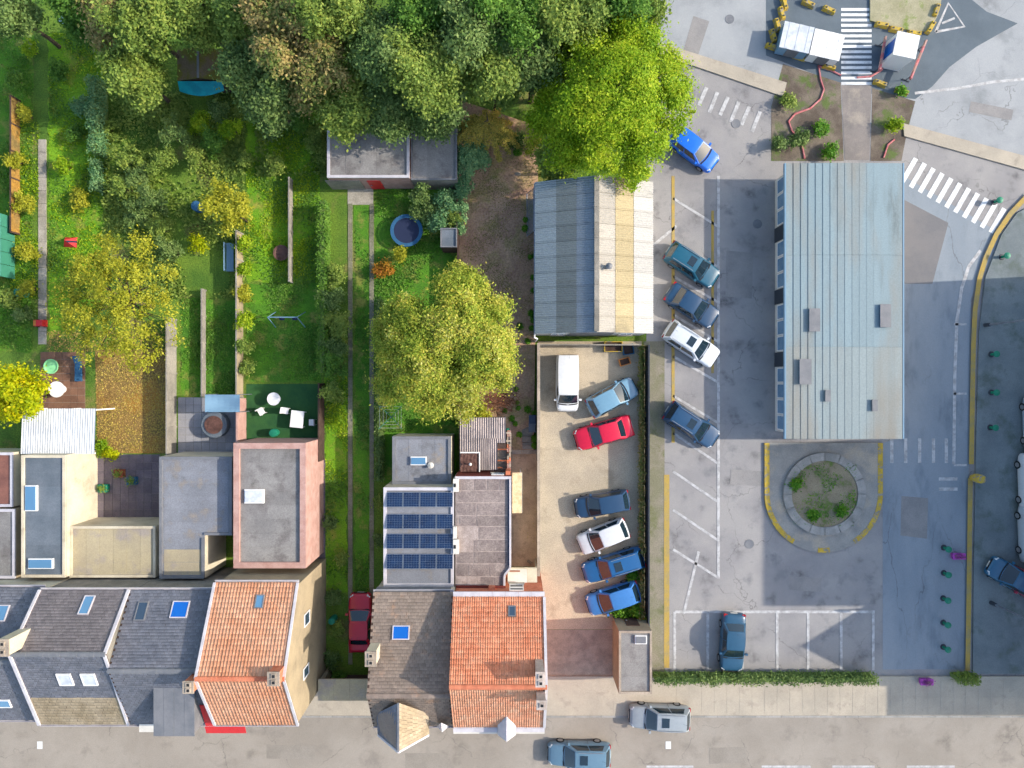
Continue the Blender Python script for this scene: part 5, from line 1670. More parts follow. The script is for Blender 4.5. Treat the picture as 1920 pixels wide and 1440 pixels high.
    for sd in (0, 1):
        j = 0 if sd == 0 else ny
        tp = [tb[j]] + [top(i, j) for i in range(1, nx)] + [tf[j]]
        bt_ = [bb[j]] + [(x0 + (x3 - x0) * i / nx, (1 if sd else -1) * wb_ * 1.015, bz) for i in range(1, nx)] + [bf[j]]
        o_ = (0, -.012 if sd == 0 else .012, .004)
        if kind == 'van':
            patch_(tp, bt_, "side_window", .74, .93, .12, .86, o_)
        else:
            patch_(tp, bt_, "side_window", .52, .90, .12, .90, o_)
            patch_(tp, bt_, "side_window", .12, .49, .12, .90, o_)
    # bonnet panel and lamps
    bn = MB()
    bx0, bx1 = x3 + .16, .455 * L
    vs = []; fs = []
    for i in range(7):
        s_ = i / 6
        x = bx0 + (bx1 - bx0) * s_
        fx = x / L
        zt = np.interp(fx, [q_[0] for q_ in fr], [q_[3] for q_ in fr]); wi = np.interp(fx, [q_[0] for q_ in fr], [q_[1] for q_ in fr]) * hw
        zb_ = np.interp(fx, [q_[0] for q_ in fr], [q_[2] for q_ in fr])
        for j in range(7):
            u = (2 * j / 6 - 1) * .8
            v = np.interp(abs(u), [0, .25, .6, .86], [1.035, 1.03, 1.01, .97])
            vs.append((x, u * wi, zb_ + v * (zt - zb_) + .012))
    for i in range(6):
        for j in range(6):
            k = i * 7 + j
            fs.append((k, k + 7, k + 8, k + 1))
    bn.add(vs, fs).build("bonnet", M['paint'], t, smooth=True)
    for s_ in (-1, 1):
        MB().add([(.452 * L, s_ * hw * .86, hd - .17), (.488 * L, s_ * hw * .60, hd - .24), (.488 * L, s_ * hw * .60, hd - .16), (.440 * L, s_ * hw * .87, hd - .05), (.46 * L, s_ * hw * .58, hd - .05),
                  (.40 * L, s_ * hw * .80, hd - .1)], [(0, 1, 2, 3), (3, 2, 4), (0, 3, 5), (4, 2, 1, 5), (5, 1, 0), (3, 4, 5)]).build("headlight", M['lamp'], t)
        MB().box(-.496 * L, s_ * hw * .62, tl - .3, -.46 * L, s_ * hw * .90, tl - .08).build("tail_light", M['taillamp'], t)
        MB().box(x3 - .32, s_ * hw * .96, zs - .02, x3 - .16, s_ * (hw + .16), zs + .13).build("mirror", M['paint'], t)
        for xw in (-.29, .30):
            wh = MB().tube((xw * L, s_ * (hw - .2), .31), (xw * L, s_ * (hw + .005), .31), .31, n=18).build("wheel", M['black'], t)
            MB().tube((xw * L, s_ * (hw - .02), .31), (xw * L, s_ * (hw + .014), .31), .2, n=12).build("rim", M['rim'], wh)
    # black trim: cowl below the windscreen, grille, door shut lines, tailgate line
    cw_ = [(x3 + .10 * (1 - u * u) + .03, u * wb_ * .92) for u in np.linspace(-1, 1, 9)]
    mb = MB()
    for k in range(8):
        (ax_, ay_), (bx_, by_) = cw_[k], cw_[k + 1]
        mb.quad((ax_, ay_, zs + .012), (ax_ + .10, ay_, zs + .002), (bx_ + .10, by_, zs + .002), (bx_, by_, zs + .012))
    mb.build("cowl", M['black'], t)
    MB().box(.492 * L, -.5, .46, .504 * L, .5, .58).build("grille", M['black'], t)
    for s_ in (-1, 1):
        for xx in ([x3 - .15, (x0 + x3) / 2 - .02] if kind != 'van' else [x3 - .3]):
            MB().box(xx - .008, s_ * hw * .985, .3, xx + .008, s_ * (hw + .006), zs - .06).build("door_gap", M['black'], t)
        if kind == 'estate':
            MB().bar((x1 + .15, s_ * wt_ * .86, rz_ + .03), (x2 - .2, s_ * wt_ * .86, rz_ + .03), .035, .035).build("roof_rail", M['rim'], t)
    if kind == 'estate':
        xs_ = x1 + (x2 - x1) * .72
        MB().box(xs_ - .28, -wt_ * .52, rz_ - .06, xs_ + .28, wt_ * .52, rz_ + .004).build("sunroof", M['carglass'], t)
    MB().tube((x1 + .25, .05, rz_ - .03), (x1 + .02, .05, rz_ + .14), .006, n=4).build("aerial", M['black'], t)
    MB().box(.498 * L, -.26, .36, .508 * L, .26, .48).build("number_plate", M['plate'], t)
    MB().box(-.508 * L, -.26, .5, -.498 * L, .26, .62).build("number_plate", M['plate'], t)
    return t

CAR = {k: make_car(k) for k in ('hatch', 'sedan', 'estate', 'van')}
used_car = set()
def car(kind, px, py, deg, colour, label, group, z=.015, name=None):
    """deg: heading of the nose in the photo, 0 = right, 90 = up"""
    src = CAR[kind]
    if kind in used_car:
        t = copy_tree(src)
    else:
        t = src; used_car.add(kind)
    x, y = g(px, py, .7)
    t.name = name or ("parked_van" if kind == 'van' else "parked_car")
    t.location = (x, y, z)
    t.rotation_euler = (0, 0, R(deg))
    kk = random.Random(int(px * 7 + py))
    t.scale = (kk.uniform(.93, 1.05), kk.uniform(.96, 1.03), kk.uniform(.95, 1.06))
    tag(t, label, "van" if kind == 'van' else "car", group)
    for c in t.children:
        c.color = colour
    return t
GB = "cars parked in the slanted bays"; GY = "cars parked in the gravel yard"  # dark cars: blue sky reflection is put into the paint colour
car('hatch', 1301, 279, -37, S(10, 116, 240, .75), "bright blue hatchback in the topmost slanted bay under the lime tree", GB)
car('estate', 1298, 497, -33, S(20, 108, 140, .55), "dark car, teal sky reflection in its paint colour, in the slanted bay beside the hall, uppermost of the three together", GB)
car('sedan', 1298, 573, -33, S(34, 82, 124, .55), "dark saloon, blue sky reflection in its paint colour, in the slanted bay just above the white car", GB)
car('estate', 1297, 645, -33, S(222, 230, 240, .72), "white estate car in the slanted bays beside the hall corner", GB)
car('estate', 1297, 797, -33, S(40, 90, 134, .55), "dark estate car, blue sky reflection in its paint colour, alone in the lowest occupied slanted bay", GB)
car('van', 1064, 718, -90, S(238, 240, 242, .74), "white van parked nose down in the gravel yard", GY)
car('hatch', 1148, 745, 28, S(130, 178, 208, .62), "pale blue hatchback beside the white van in the gravel yard", GY)
car('sedan', 1132, 812, 196, S(226, 20, 66, .72), "bright red saloon parked across the gravel yard", GY)
car('hatch', 1129, 945, 190, S(44, 84, 124, .55), "dark hatchback, blue sky reflection in its paint colour, uppermost of the lower row in the gravel yard", GY)
car('hatch', 1131, 1006, 202, S(226, 230, 236, .72), "white hatchback between two blue cars in the gravel yard", GY)
car('estate', 1150, 1060, 197, S(34, 108, 172, .6), "mid blue estate car below the white hatchback in the gravel yard", GY)
car('hatch', 1150, 1122, 198, S(70, 140, 216, .66), "light blue hatchback lowest in the gravel yard, beside green weeds", GY)
car('sedan', 1374, 1205, -93, S(50, 104, 140, .55), "dark saloon, blue sky reflection in its paint colour, alone in the bays near the long hedge", "cars by the hedge")
car('estate', 1237, 1345, 178, S(180, 190, 198, .6), "silver estate car at the kerb below the small grey hut", "cars on the street")
car('estate', 1086, 1415, 179, S(118, 156, 182, .58), "pale blue car driving in the street below the terracotta house", "cars on the street", name="moving_car")
car('sedan', 675, 1168, 90, S(210, 24, 64, .68), "dark red saloon on the grass drive between two houses", "car on the drive")
car('van', 1936, 905, 92, S(214, 222, 232, .66), "white van at the right picture edge, upper of the pair beside the yellow drum", "vans at the right edge", z=.135)
car('van', 1936, 1000, 92, S(196, 206, 218, .62), "silver white van at the right picture edge, lower of the pair beside the yellow drum", "vans at the right edge", z=.135)
car('van', 1944, 795, 92, S(190, 206, 226, .62), "pale blue van at the right picture edge beside the yellow line", "vans at the right edge", z=.135)
car('hatch', 1898, 1082, 150, S(40, 110, 150, .6), "petrol blue hatchback at the lower right edge", "cars at the right edge", z=.135)
car('hatch', 1924, 1096, 150, S(190, 60, 90, .6), "dull red hatchback behind the petrol blue one at the right edge", "cars at the right edge", z=.135)
# ------------------------------------------------------------------ trees, shrubs, hedges, ground plants
def leaves(pts, nrm, size, rs, aspect=.55, fold=0.0):
    """rhombic leaves at pts facing roughly nrm"""
    n_ = len(pts)
    nrm = nrm / (np.linalg.norm(nrm, axis=1, keepdims=True) + 1e-9)
    a = rs.normal(size=(n_, 3))
    t = np.cross(nrm, a); t /= (np.linalg.norm(t, axis=1, keepdims=True) + 1e-9)
    b = np.cross(nrm, t)
    s_ = (size * rs.uniform(.45, 1.6, n_))[:, None]
    v = np.empty((n_, 4, 3))
    v[:, 0] = pts - t * s_ * .5
    v[:, 1] = pts - b * s_ * aspect * .5 + nrm * s_ * .06
    v[:, 2] = pts + t * s_ * .5
    v[:, 3] = pts + b * s_ * aspect * .5 + nrm * s_ * .06
    f = np.arange(n_ * 4).reshape(n_, 4)
    return v.reshape(-1, 3), f

def crown_mesh(name, seed, lobes, nclump, nleaf, clump_r, leaf, m, up=.55, low=-.25, shell=(.45, 1.04), droop=0.0):
    """lobes: (x, y, z, rx, ry, rz); clumps sit in the outer shell of the lobes, leaves fill the clumps"""
    rs = np.random.RandomState(seed)
    lob = np.array(lobes, dtype=float)
    wts = lob[:, 3] * lob[:, 4]; wts /= wts.sum()
    idx = rs.choice(len(lob), nclump, p=wts)
    d = rs.normal(size=(nclump, 3)); d /= np.linalg.norm(d, axis=1, keepdims=True)
    flip = d[:, 2] < low
    d[flip, 2] *= -1
    rad = rs.uniform(shell[0], shell[1], nclump)[:, None]
    cc = lob[idx, :3] + d * rad * lob[idx, 3:6]
    k = rs.choice(nclump, nclump * nleaf)
    cr = clump_r * rs.uniform(.6, 1.4, nclump)
    off = rs.normal(size=(len(k), 3)) * cr[k][:, None] * np.array([.55, .55, .34])
    pts = cc[k] + off
    pts[:, 2] -= droop * (off[:, 0] ** 2 + off[:, 1] ** 2)
    nr = d[k] * .55 + np.array([0, 0, up]) + rs.normal(size=(len(k), 3)) * .42
    v, f = leaves(pts, nr, leaf, rs)
    return raw_mesh(name, v, f, m)

def trunk_mesh(name, seed, h, r, lobes, m, zb=0.0):
    rs = random.Random(seed)
    mb = MB()
    fork = (rs.uniform(-.15, .15), rs.uniform(-.15, .15), h * .42)
    mb.path([(0, 0, zb - .2), (.04, .02, h * .2), fork], r, r * .7, 9)
    for (x, y, z, a, b, c) in lobes:
        mid = (fork[0] + (x - fork[0]) * .45 + rs.uniform(-.2, .2), fork[1] + (y - fork[1]) * .45 + rs.uniform(-.2, .2), fork[2] + (z - fork[2]) * .6)
        mb.path([fork, mid, (x, y, z)], r * .5, r * .12, 6)
        for _ in range(3):
            an = rs.uniform(0, 6.28)
            mb.path([mid, (x + a * .6 * math.cos(an), y + b * .6 * math.sin(an), z + c * rs.uniform(-.1, .5))], r * .22, r * .06, 4)
    me = bpy.data.meshes.new(name)
    me.from_pydata(mb.v, [], mb.f); me.update(); me.materials.append(m)
    return me

def rand_lobes(seed, r, zb, zt, n_=11, jit=1.0):
    rs = random.Random(seed)
    L = []
    zc = (zb + zt) / 2; hz = (zt - zb) / 2
    L.append((0, 0, zb + (zt - zb) * .62, r * .55, r * .55, hz * .62))
    for k in range(n_):
        a = 2 * math.pi * (k + rs.uniform(-.3, .3)) / n_
        d = r * rs.uniform(.38, .80) * jit
        lr = r * rs.uniform(.22, .40)
        L.append((d * math.cos(a), d * math.sin(a), zb + (zt - zb) * rs.uniform(.2, .82), lr, lr, hz * rs.uniform(.4, .6)))
    return L

def tree(px, py, rpx, zt, leafkey, label, seed, name="tree", nclump=150, nleaf=70, leaf=.26, zb=None, lobes=None, cat="tree", group=None, clump_r=.75, squash=1.0, up=.55, z0=0.0, low=-.25):
    zb = zt * .3 if zb is None else zb
    zc = zt * .72
    x, y = g(px, py, zc)
    r = rpx / F * (H - zc)
    t = thing(name, label, cat, (x, y, z0), group)
    lb = lobes if lobes is not None else rand_lobes(seed, r, zb, zt)
    obj("trunk", trunk_mesh("trunk", seed, zt, .05 + zt * .018, lb, M['bark']), t)
    obj("crown", crown_mesh("crown", seed, lb, nclump, nleaf, clump_r, leaf, LEAF[leafkey], up=up, low=low, shell=(.62, 1.05) if lobes is not None else (.45, 1.04)), t)
    return t

def px_lobes(px0, py0, zc, spec):
    """lobes given in photo pixels: (px, py, z, radius px, flatness)"""
    ox, oy = g(px0, py0, zc)
    out = []
    for a, b, z, r, fl in spec:
        x, y = g(a, b, z)
        rr = r / F * (H - z)
        out.append((x - ox, y - oy, z, rr, rr, rr * fl))
    return out

# --- the tall yellow-green tree over the left garden boundary
zc = 8.2 * .72
sp = [(800, 640, 6.6, 66, .8), (770, 600, 5.8, 46, .8), (850, 560, 6.4, 46, .8), (880, 545, 5.8, 34, .8), (866, 520, 5.0, 26, .8), (920, 592, 5.6, 34, .8), (938, 580, 4.8, 20, .8), (905, 650, 6.8, 52, .8), (938, 640, 5.2, 26, .8),
      (930, 690, 5.6, 38, .8), (890, 705, 6.0, 42, .8), (850, 720, 5.6, 40, .8), (880, 745, 4.8, 22, .8), (800, 710, 5.8, 54, .8), (750, 660, 5.0, 44, .8), (740, 720, 4.6, 36, .8), (870, 770, 4.2, 20, .8), (815, 760, 4.8, 32, .8), (855, 610, 7.2, 50, .8), (724, 620, 4.4, 30, .8)]
tree(840, 640, 120, 8.2, 'olive', "big olive yellow tree overhanging the earth garden from the left", 11, "broadleaf_tree", lobes=px_lobes(840, 640, zc, sp), nclump=780, nleaf=150, leaf=.14, clump_r=.48)
# --- lime tree at the hall
sp = [(1150, 190, 8.6, 78, .8), (1100, 120, 7.4, 52, .8), (1180, 90, 7.6, 56, .8), (1140, 55, 6.6, 36, .8), (1235, 140, 6.8, 54, .8), (1248, 205, 6.4, 46, .8), (1205, 260, 6.4, 52, .8), (1190, 318, 5.6, 32, .8), (1120, 270, 6.6, 56, .8),
      (1060, 220, 6.2, 54, .8), (1040, 170, 5.6, 40, .8), (1060, 290, 5.4, 36, .8), (1170, 150, 9.0, 60, .8), (1270, 170, 5.6, 28, .8), (1105, 200, 8.6, 56, .8), (1020, 225, 5.0, 30, .8), (1215, 70, 6.0, 26, .8)]
tree(1140, 190, 150, 9.6, 'lime', "broad yellow lime tree above the hall beside the car park", 12, "lime_tree", lobes=px_lobes(1140, 190, 9.6 * .72, sp), nclump=720, nleaf=145, leaf=.155, clump_r=.52)
# --- sparse gold tree left
sp = [(225, 540, 5.6, 56, .7), (170, 520, 4.8, 42, .7), (240, 480, 5.0, 46, .7), (295, 530, 4.8, 44, .7), (300, 600, 4.8, 46, .7), (240, 610, 5.2, 52, .7), (160, 590, 4.6, 44, .7), (190, 650, 4.2, 42, .7), (260, 660, 4.0, 34, .7), (130, 555, 4.0, 28, .7), (200, 465, 4.2, 26, .7)]
tree(220, 560, 120, 6.6, 'gold', "airy golden yellow tree over the leaf strewn garden", 13, "golden_tree", lobes=px_lobes(220, 560, 6.6 * .72, sp), nclump=230, nleaf=75, leaf=.15, clump_r=.46)
tree(22, 740, 62, 5.4, 'bright', "bright yellow tree at the left edge beside the white veranda", 14, "yellow_tree", nclump=130, nleaf=75, leaf=.2, clump_r=.45)
tree(428, 392, 46, 5.0, 'gold', "slim golden tree between two lawns, left of the bright lawn strip", 15, "golden_tree", nclump=90, nleaf=60, leaf=.18, clump_r=.42)

# --- wood at the top: every tree its own place and label
wood = [
 (520, 40, 72, 10.5, 'tan', "tan brown autumn tree at the top edge, left of centre"),
 (585, 120, 78, 9.5, 'tan', "tan and green autumn tree above the wide grey shed"),
 (640, 30, 66, 11, 'mid', "mid green tree at the top edge right of the tan tree"),
 (655, 190, 60, 7.5, 'mid', "olive green tree leaning over the left end of the wide shed roof"),
 (720, 95, 76, 11, 'dark', "dark green tree directly above the wide shed"),
 (730, 200, 54, 7.0, 'dark', "dark green tree leaning over the middle of the wide shed roof"),
 (790, 25, 70, 11.5, 'fresh', "fresh green tree at the top edge above the low grey shed"),
 (812, 130, 80, 10.5, 'mid', "large mid green tree above the low grey shed"),
 (820, 205, 46, 7.0, 'dark', "dark green tree touching the low grey shed"),
 (880, 70, 74, 11.5, 'dark', "dark green tree at the top, above the end of the earth garden"),
 (925, 132, 58, 9.5, 'mid', "mid green tree just beyond the end of the earth garden"),
 (960, 30, 72, 11.5, 'fresh', "fresh green tree at the top edge left of the lime tree"),
 (1000, 110, 62, 9.5, 'dark', "dark green tree tucked against the left of the lime tree"),
 (1060, 45, 66, 11, 'mid', "mid green tree at the top edge behind the lime tree"),
 (1150, 5, 62, 10.5, 'fresh', "green tree at the top edge above the lime tree"),
 (1196, 22, 40, 8.0, 'mid', "small green tree at the road edge above the lime tree"),
 (455, 30, 56, 9.5, 'mid', "mid green tree at the top edge above the mossy hut"),
 (470, 135, 46, 8.0, 'dark', "dark green tree right of the mossy hut"),
 (505, 185, 52, 7.0, 'dark', "dark tree between mossy hut and wide shed"),
 (365, 22, 46, 9.0, 'mid', "olive tree at the top edge over the mossy hut"),
 (275, 50, 54, 9.0, 'mid', "broad olive tree at the top edge left of the mossy hut"),
 (215, 30, 56, 8.0, 'tan', "yellowing olive tree at the top edge in the left garden"),
 (255, 140, 48, 6.5, 'mid', "mid green tree left of the mossy hut"),
 (150, 20, 46, 7.0, 'fresh', "green tree at the top edge over the second garden"),
 (1046, 292, 34, 6.0, 'mid', "mid green tree between lime tree and far end of the earth garden"),
 (20, 20, 50, 7.0, 'dark', "dark green tree in the top left corner"),
]
for i, (px, py, r, zt, k, lab) in enumerate(wood):
    tree(px, py, r, zt, k, lab, 40 + i, "broadleaf_tree" if k != 'tan' else "autumn_tree", nclump=int(90 + r * 2.2), nleaf=100, leaf=.2, clump_r=.58, group="trees of the wood at the far end")

# --- shrubs
def shrub(px, py, rpx, h, leafkey, label, seed, name="shrub", group=None, z0=0.0, leaf=.15):
    x, y = g(px, py, h * .6)
    r = rpx / F * (H - h * .6)
    t = thing(name, label, "shrub", (x, y, z0), group)
    lb = rand_lobes(seed, r, .05, h, 6)
    mb = MB()
    rs = random.Random(seed)
    for k in range(5):
        l_ = lb[1 + k]
        mb.path([(0, 0, -.1), (l_[0] * .5, l_[1] * .5, l_[2] * .6), (l_[0], l_[1], l_[2])], .04, .012, 4)
    me = bpy.data.meshes.new("stems"); me.from_pydata(mb.v, [], mb.f); me.update(); me.materials.append(M['bark'])
    obj("stems", me, t)
    n_ = int(18 + 26 * r * r)
    obj("foliage", crown_mesh("foliage", seed, lb, n_, 40, .26, leaf, LEAF[leafkey], low=-.1), t)
    return t
ORD = ["first", "second", "third", "fourth", "fifth", "sixth", "seventh", "eighth", "ninth", "tenth", "eleventh", "twelfth", "thirteenth", "fourteenth", "fifteenth"]
sd_ = 300
def shrub_row(pts, h, keys, where, group):
    global sd_
    for i, (px, py, r) in enumerate(pts):
        sd_ += 1
        k = keys[i % len(keys)]
        cn = {'dark': 'dark green', 'mid': 'mid green', 'fresh': 'fresh green', 'gold': 'golden', 'lime': 'yellow green', 'laurel': 'blue green', 'rust': 'orange tinged', 'tan': 'tan', 'weed': 'green', 'olive': 'olive', 'bright': 'bright yellow'}[k]
        shrub(px, py, r, h * (.8 + .4 * ((i * 37) % 10) / 10), k, f"{cn} shrub, {ORD[i]} from the far end {where}", sd_, group=group)
shrub_row([(630, 520, 24), (622, 560, 28), (634, 605, 30), (626, 650, 30), (632, 692, 26), (624, 735, 22)], 2.2, ['mid', 'dark', 'mid', 'dark', 'fresh', 'mid'], "of the row left of the wheel tracks", "shrubs left of the wheel tracks")
shrub_row([(460, 300, 14), (456, 460, 14), (460, 505, 14), (456, 550, 15), (462, 600, 16), (458, 650, 15), (462, 690, 14)], 1.6, ['mid', 'lime', 'lime', 'gold', 'lime', 'mid', 'mid'], "of the hedge line along the bright lawn", "shrubs along the bright lawn")
shrub_row([(262, 330, 30), (285, 375, 34), (300, 425, 30), (260, 405, 28), (318, 470, 26), (240, 300, 26), (300, 300, 30), (330, 250, 26), (225, 350, 20)], 2.4, ['dark', 'dark', 'mid', 'dark', 'dark', 'mid', 'mid', 'dark', 'mid'], "in the dark thicket of the third garden", "thicket in the third garden")
shrub_row([(372, 230, 24), (400, 265, 26), (365, 300, 22), (410, 205, 24), (430, 245, 24)], 1.8, ['lime', 'fresh', 'mid', 'dark', 'lime'], "in the bed below the mossy hut", "shrubs below the mossy hut")
shrub_row([(505, 240, 26), (560, 225, 28), (590, 265, 22), (520, 310, 18)], 1.8, ['dark', 'fresh', 'mid', 'mid'], "left of the wide shed", "shrubs left of the wide shed")
shrub_row([(805, 395, 30), (835, 375, 28), (820, 415, 26), (845, 410, 22), (790, 370, 22)], 2.2, ['dark', 'laurel', 'laurel', 'mid', 'dark'], "in the corner beside the trampoline", "shrubs by the trampoline")
shrub_row([(718, 505, 18), (750, 480, 14), (372, 455, 14), (150, 380, 24), (30, 300, 18), (45, 380, 20), (50, 470, 20), (52, 540, 18), (15, 560, 22), (40, 590, 16), (200, 240, 22)], 1.3, ['rust', 'gold', 'bright', 'gold', 'gold', 'gold', 'gold', 'gold', 'mid', 'dark', 'mid'], "among the loose garden shrubs", "loose garden shrubs")
shrub_row([(140, 250, 16), (120, 310, 18), (155, 200, 18), (110, 130, 20), (55, 90, 18), (30, 150, 16), (50, 215, 14)], 1.2, ['fresh', 'lime', 'laurel', 'fresh', 'lime', 'fresh', 'gold'], "in the bright second garden", "shrubs of the second garden")
shrub_row([(1166, 1150, 20), (1190, 1142, 14), (1200, 1160, 12), (1185, 1080, 8)], .8, ['weed', 'weed', 'lime', 'weed'], "in the weedy corner of the gravel yard", "weeds of the gravel yard")
shrub_row([(1478, 190, 14), (1500, 260, 18), (1540, 240, 14), (1555, 285, 16), (1462, 270, 14), (1678, 235, 14), (1690, 170, 6)], .9, ['mid', 'dark', 'weed', 'weed', 'dark', 'lime', 'weed'], "on the weedy bank above the pavilion", "shrubs of the weedy bank")
shrub_row([(190, 838, 13), (205, 850, 12), (1494, 905, 10), (1523, 966, 9), (1577, 958, 8)], .6, ['lime', 'bright', 'weed', 'weed', 'weed'], "beside veranda or in round planter", "small plants")
shrub_row([(625, 1120, 14), (632, 1180, 15), (622, 1235, 14), (636, 1270, 12), (640, 1050, 12), (620, 980, 12), (712, 940, 10), (712, 1010, 10)], 1.1, ['dark', 'mid', 'dark', 'fresh', 'mid', 'dark', 'mid', 'dark'], "beside the lower drive", "shrubs beside the lower drive")

# --- hedges: leafy boxes
def hedge(a, b, wpx, h, leafkey, label, seed, z0=0.0, name="hedge", leaf=.15, dens=260):
    ax, ay = g(*a, h * .6); bx, by = g(*b, h * .6)
    rs = np.random.RandomState(seed)
    L = math.hypot(bx - ax, by - ay)
    w = wpx / 24
    t = thing(name, label, "hedge", (ax, ay, z0), rz=math.atan2(by - ay, bx - ax))
    ORG[t] = Vector((0, 0, 0))
    n_ = int(dens * (L * (w + 2 * h)))
    x = rs.uniform(0, L, n_)
    per = rs.uniform(0, w + 2 * h * .7, n_)
    top = per < w
    yy = np.where(top, per - w / 2, np.where(per < w + h * .7, -w / 2, w / 2))
    zz = np.where(top, h, h - ((per - w) % (h * .7)))
    wob = .10 * np.sin(x * 2.1 + seed) + .08 * np.sin(x * 5.3 + 1.7 * seed)
    pts = np.stack([x, yy * (1 + wob), zz + wob * .8], 1) + rs.normal(size=(n_, 3)) * .09
    nr = np.stack([np.zeros(n_), np.where(top, 0, np.sign(yy)), np.where(top, 1.0, .45)], 1) + rs.normal(size=(n_, 3)) * .5
    v, f = leaves(pts, nr, leaf, rs)
    MB().box(.05, -w / 2 + .12, -.1, L - .05, w / 2 - .12, h - .12).build("branches", LEAF['dark'], t)
    obj("foliage", raw_mesh("foliage", v, f, LEAF[leafkey]), t)
    return t
hedge((1226, 1271), (1640, 1271), 13, 1.2, 'dark', "long dark hedge between the parking bays and the street pavement", 5, dens=160)
hedge((1790, 1271), (1832, 1271), 13, 1.1, 'mid', "short hedge stub at the lower end of the bus lane", 6, dens=160)
hedge((1203, 648), (1203, 1168), 5, .9, 'tan', "thin brownish hedge along the right side of the gravel yard", 7, dens=110)
hedge((182, 150), (184, 290), 15, 1.8, 'laurel', "blue green clipped hedge between second and third gardens", 8, dens=160)
hedge((181, 300), (183, 360), 10, 1.3, 'laurel', "low blue green hedge stub below the clipped hedge", 9, dens=160)
hedge((607, 380), (607, 700), 14, 1.6, 'fresh', "green hedge at the right side of the bright lawn", 10, dens=140)
hedge((712, 560), (712, 900), 10, 1.2, 'dark', "low dark hedge just right of the wheel tracks", 16, dens=140)
# laurel in the plot corner and down its left side
lb = px_lobes(885, 300, 1.4, [(884, 292, 1.9, 26, .7), (900, 300, 1.6, 18, .7), (872, 318, 1.7, 22, .7), (868, 345, 1.5, 16, .7), (893, 276, 1.8, 16, .7)])
x, y = g(885, 300, 1.4)
t = thing("laurel_bush", "blue green laurel bush in the far left corner of the earth garden", "shrub", (x, y, 0))
mb = MB()
for l_ in lb:
    mb.path([(0, 0, .1), (l_[0] * .6, l_[1] * .6, l_[2] * .5), l_[:3]], .05, .015, 4)
me = bpy.data.meshes.new("stems"); me.from_pydata(mb.v, [], mb.f); me.materials.append(M['bark']); obj("stems", me, t)
obj("foliage", crown_mesh("foliage", 77, lb, 200, 46, .26, .15, LEAF['laurel'], low=.0), t)
lb = px_lobes(866, 400, 1.1, [(865, 365, 1.4, 11, .8), (866, 390, 1.3, 11, .8), (864, 412, 1.2, 9, .8), (862, 430, 1.1, 7, .8)])
x, y = g(866, 400, 1.1)
t = thing("laurel_bush", "narrow strip of blue green laurel along the left edge of the earth garden", "shrub", (x, y, 0))
mb = MB()
for l_ in lb:
    mb.path([(l_[0], l_[1], .1), (l_[0] * 1.0 + .05, l_[1], l_[2])], .04, .012, 4)
me = bpy.data.meshes.new("stems"); me.from_pydata(mb.v, [], mb.f); me.materials.append(M['bark']); obj("stems", me, t)
obj("foliage", crown_mesh("foliage", 78, lb, 80, 44, .2, .13, LEAF['laurel'], low=.0), t)
# drooping ochre conifer at the far end
x, y = g(914, 228, 3.0)
t = thing("conifer", "ochre conifer with drooping radiating boughs at the far end of the earth garden", "tree", (x, y, 0))
rs = np.random.RandomState(91)
mb = MB(); mb.path([(0, 0, 0), (.03, 0, 2.5), (0, 0, 4.6)], .12, .02, 7)
P_, N_ = [], []
bough = [(-153, 2.9), (-137, 2.6), (-118, 2.3), (-95, 2.0), (-70, 2.6), (-48, 2.4), (-30, 2.7), (-12, 2.2), (170, 2.2), (195, 2.5), (60, 1.8), (100, 1.6), (140, 1.9), (20, 1.9)]
for i, (a, l_) in enumerate(bough):
    z0_ = 3.4 - .08 * i + rs.uniform(-.2, .2)
    pts = []
    for k in range(6):
        s_ = k / 5
        pts.append((l_ * s_ * math.cos(R(a)), l_ * s_ * math.sin(R(a)), z0_ - 1.5 * s_ * s_))
    mb.path(pts, .04, .01, 4)
    n_ = int(330 * l_)
    s_ = rs.uniform(.12, 1, n_)
    w_ = (.09 + .16 * (1 - s_)) 
    px_ = np.interp(s_, np.linspace(0, 1, 6), [p[0] for p in pts]) + rs.normal(size=n_) * w_
    py_ = np.interp(s_, np.linspace(0, 1, 6), [p[1] for p in pts]) + rs.normal(size=n_) * w_
    pz_ = np.interp(s_, np.linspace(0, 1, 6), [p[2] for p in pts]) + rs.normal(size=n_) * .06
    P_.append(np.stack([px_, py_, pz_], 1)); N_.append(np.tile([0, 0, 1.0], (n_, 1)) + rs.normal(size=(n_, 3)) * .4)
me = bpy.data.meshes.new("trunk"); me.from_pydata(mb.v, [], mb.f); me.materials.append(M['bark']); obj("trunk", me, t)
v, f = leaves(np.concatenate(P_), np.concatenate(N_), .12, rs, .5)
obj("crown", raw_mesh("crown", v, f, LEAF['conifer']), t)
# dark shrubs behind the conifer, yellow sprays at the right corner
shrub(880, 240, 20, 1.6, 'dark', "dark shrub behind the ochre conifer at the far left plot corner", 501, z0=.2)
shrub(965, 268, 22, 1.3, 'dark', "dark green shrub right of the ochre conifer", 502, z0=.2)
shrub(940, 258, 16, 1.2, 'mid', "olive shrub between ochre conifer and dark shrub", 503, z0=.2)
shrub(998, 272, 14, 2.2, 'olive', "yellow sprayed shrub in the far right corner of the earth garden", 504, z0=.2)
shrub(904, 775, 14, 1.0, 'gold', "small golden shrub at the upper edge of the ribbed shed roof", 505, z0=.25)
